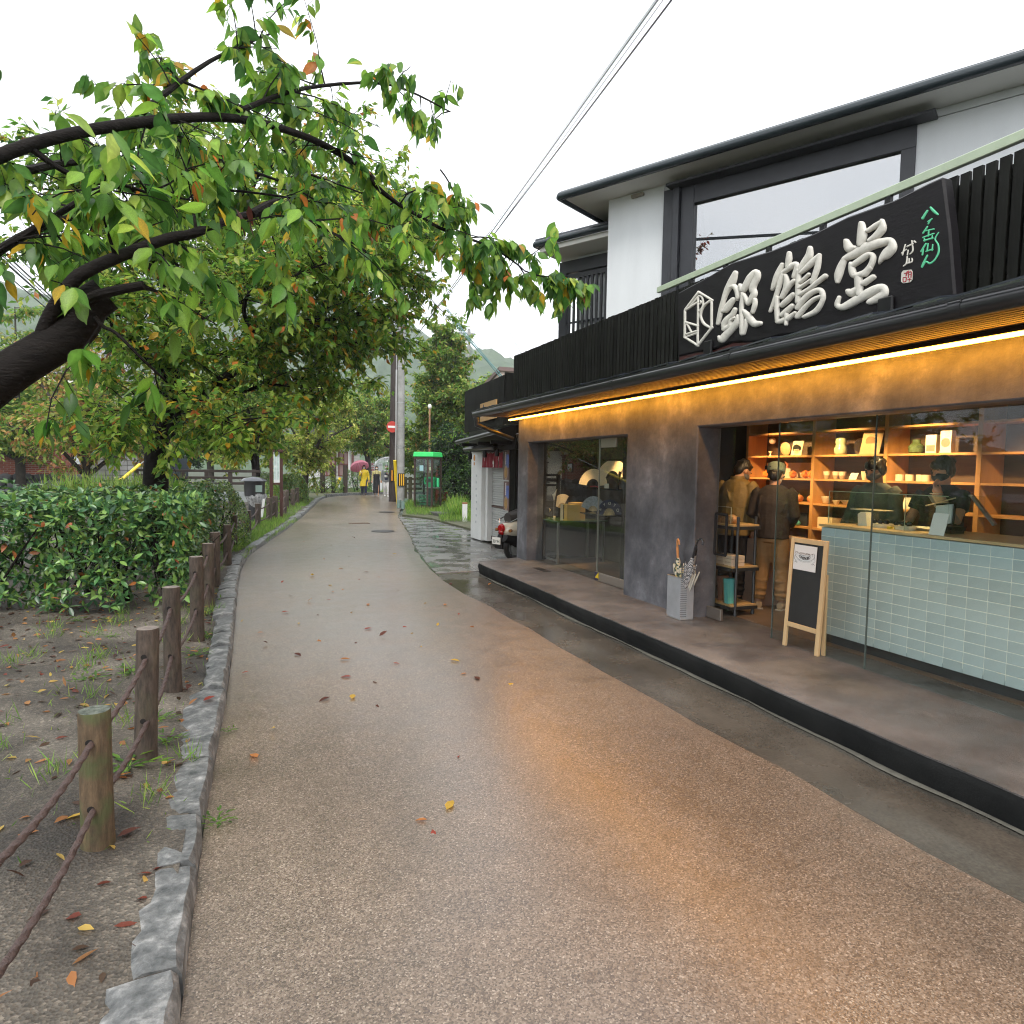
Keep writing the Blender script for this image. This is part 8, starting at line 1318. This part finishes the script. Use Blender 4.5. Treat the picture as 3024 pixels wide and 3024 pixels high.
# white house and others beyond the bend
YF = 56.; wh = thing('white_house', 'white sided house with red-brown window frames beyond the bend of the path', 'building', (gy(980, 1400, YF).x, YF, 0)); xa, xb_ = gy(905, 1400, YF).x, gy(1062, 1400, YF).x
MB().box((xa, YF, -.1), (xb_, YF+7, 4.0)).build('wall', M('white_siding', (.66, .66, .66), .8, var=.06, vs=2), wh)
for k in range(13): MB().box((xa, YF-.03, .35+.28*k), (xb_, YF-.003, .37+.28*k)).build('siding_board', M('siding_grey', (.5, .5, .5), .8), wh)  # thin grey strips at even spacing across the wall
for px0, px1 in ((952, 990), (1000, 1042)):
    f_ = MB().box((gy(px0, 1400, YF).x, YF-.09, .9), (gy(px1, 1400, YF).x, YF-.032, 2.8)).build('window', M('window_pink', (.36, .25, .24), .3), wh); mb = MB()
    for i in range(4): x_ = gy(px0+(px1-px0)*i/3, 1400, YF).x; mb.box((x_-.05, YF-.14, .85), (x_+.05, YF-.092, 2.85))
    for z in (.85, 1.8, 2.8): mb.box((gy(px0, 1400, YF).x, YF-.15, z), (gy(px1, 1400, YF).x, YF-.141, z+.08))
    mb.build('window_frame', M('frame_red', (.16, .045, .04), .5), f_)
eave('roof', xa-.6, xb_+.6, YF-1, YF+3.5, 3.9, 5.6, .2, M('dark_roof', (.06, .06, .065), .5), wh); eave('red_roof', gy(975, 1300, YF).x, gy(1000, 1300, YF).x, YF-.6, YF+1, gy(985, 1305, YF).z, gy(985, 1300, YF).z, .1, M('red_sheet', (.3, .07, .06), .6), wh)
q = gy(1033, 1300, 54); tag(MB().tube([(q.x, 54, 0), (q.x, 54, 5)], .13, 10).build('white_column', M('white_pole', (.7, .7, .7), .6), smooth=True), 'white slender post in front of the white house', 'post')
Yb = 24.; x_ = gy(1471, 1100, Yb).x; z_ = gy(1500, 1085, Yb).z; bh = thing('beige_building', 'beige flat-roofed building top showing above the short slat fence', 'building', (x_+3, Yb, 0)); MB().prism([(x_+.1, Yb), (x_+7, Yb), (x_+9, Yb+6), (x_+1.5, Yb+6)], (0, 0, 0), (1, 0, 0), (0, 1, 0), (0, 0, z_-.15)).build('wall', M('beige_wall', (.52, .43, .37), .85, var=.05, vs=2), bh); MB().prism([(x_, Yb-.1), (x_+7.1, Yb-.1), (x_+9.1, Yb+6.1), (x_+1.4, Yb+6.1)], (0, 0, z_-.149), (1, 0, 0), (0, 1, 0), (0, 0, .149)).build('parapet_cap', M('cap_brown', (.16, .11, .1), .6), bh)
dh = thing('dark_shed', 'dark low shed roof behind the trees and the shuttered shop', 'building', (10, 36, 0)); x0_, x1_ = gy(1310, 1380, 31).x, gy(1420, 1380, 31).x; MB().box((x0_, 31, 0), (x1_+4, 34, gy(1350, 1385, 31).z)).build('wall', M('shed_dark', (.03, .03, .03), .8), dh); eave('roof', x0_-.4, x1_+4, 30.3, 34, gy(1350, 1378, 30.3).z, gy(1350, 1378, 30.3).z+.7, .12, RTL, dh)
gr = thing('green_railing', 'mossy wooden railing seen between the pole and the phone booth', 'railing', (gy(1205, 1430, 33).x, 33, 0)); MS = M('mossy_wood', (.05, .05, .025), .8, var=.3, vs=5)
for py in (1413, 1428, 1442): a, b = gy(1185, py, 33), gy(1245, py, 33); MB().box((a.x, 32.96, a.z-.06), (b.x, 33.04, a.z+.04)).build('rail', MS, gr)
for px in (1197, 1212): x_ = gy(px, 1440, 33).x; MB().box((x_-.08, 32.95, 0), (x_+.08, 33.1, gy(px, 1408, 33).z)).build('post', MS, gr)
# wooded hills
hp = [(-2200, 930), (-900, 900), (-300, 860), (100, 800), (400, 765), (600, 790), (800, 850), (1000, 905), (1150, 945), (1240, 965), (1340, 995), (1440, 1028), (1540, 1062), (1700, 1120), (2100, 1230), (2600, 1320)]
vs = []; nx, ny = 260, 46; YHL = 520.; xs = [gy(p[0], p[1], YHL) for p in hp]
for j in range(ny):
    f = j/(ny-1); y = 170+(YHL-170)*f
    for i in range(nx):
        x = -700+1500*i/(nx-1); hh = interp([(p.z, p.x) for p in xs], x); prof = f**1.25; z = hh*prof*(1+.10*math.sin(x*.021+y*.013)+.06*math.sin(x*.05-y*.03))/1.0
        vs.append((x+rnd.uniform(-2, 2), y+rnd.uniform(-3, 3), z-2+(rnd.uniform(-1, 1)*2.8+2.2*math.sin(x*.31)*math.sin(y*.27))*min(1, f*4)))
mb = MB(); mb.add(vs, [(j*nx+i, j*nx+i+1, (j+1)*nx+i+1, (j+1)*nx+i) for j in range(ny-1) for i in range(nx-1)])
mb.build('hills', M('forest_hill', (.02, .05, .022), .95, col2=(.075, .12, .05), vs=.12, detail=8, bump=1., bs=.25, world=True), kind='structure', smooth=3.1)
if HAZE:
    mb = MB(); mb.box((-760, -40, -2), (830, 560, 150)); o = mb.build('haze', None, kind='stuff'); m = bpy.data.materials.new('haze'); m.use_nodes = True; t = m.node_tree; t.nodes.clear(); v = N(t, 'ShaderNodeVolumePrincipled', i_Density=HAZE); v.inputs['Color'].default_value = (.93, .97, 1, 1); v.inputs['Anisotropy'].default_value = .2; t.links.new(v.outputs[0], N(t, 'ShaderNodeOutputMaterial').inputs['Volume']); o.data.materials.append(m)
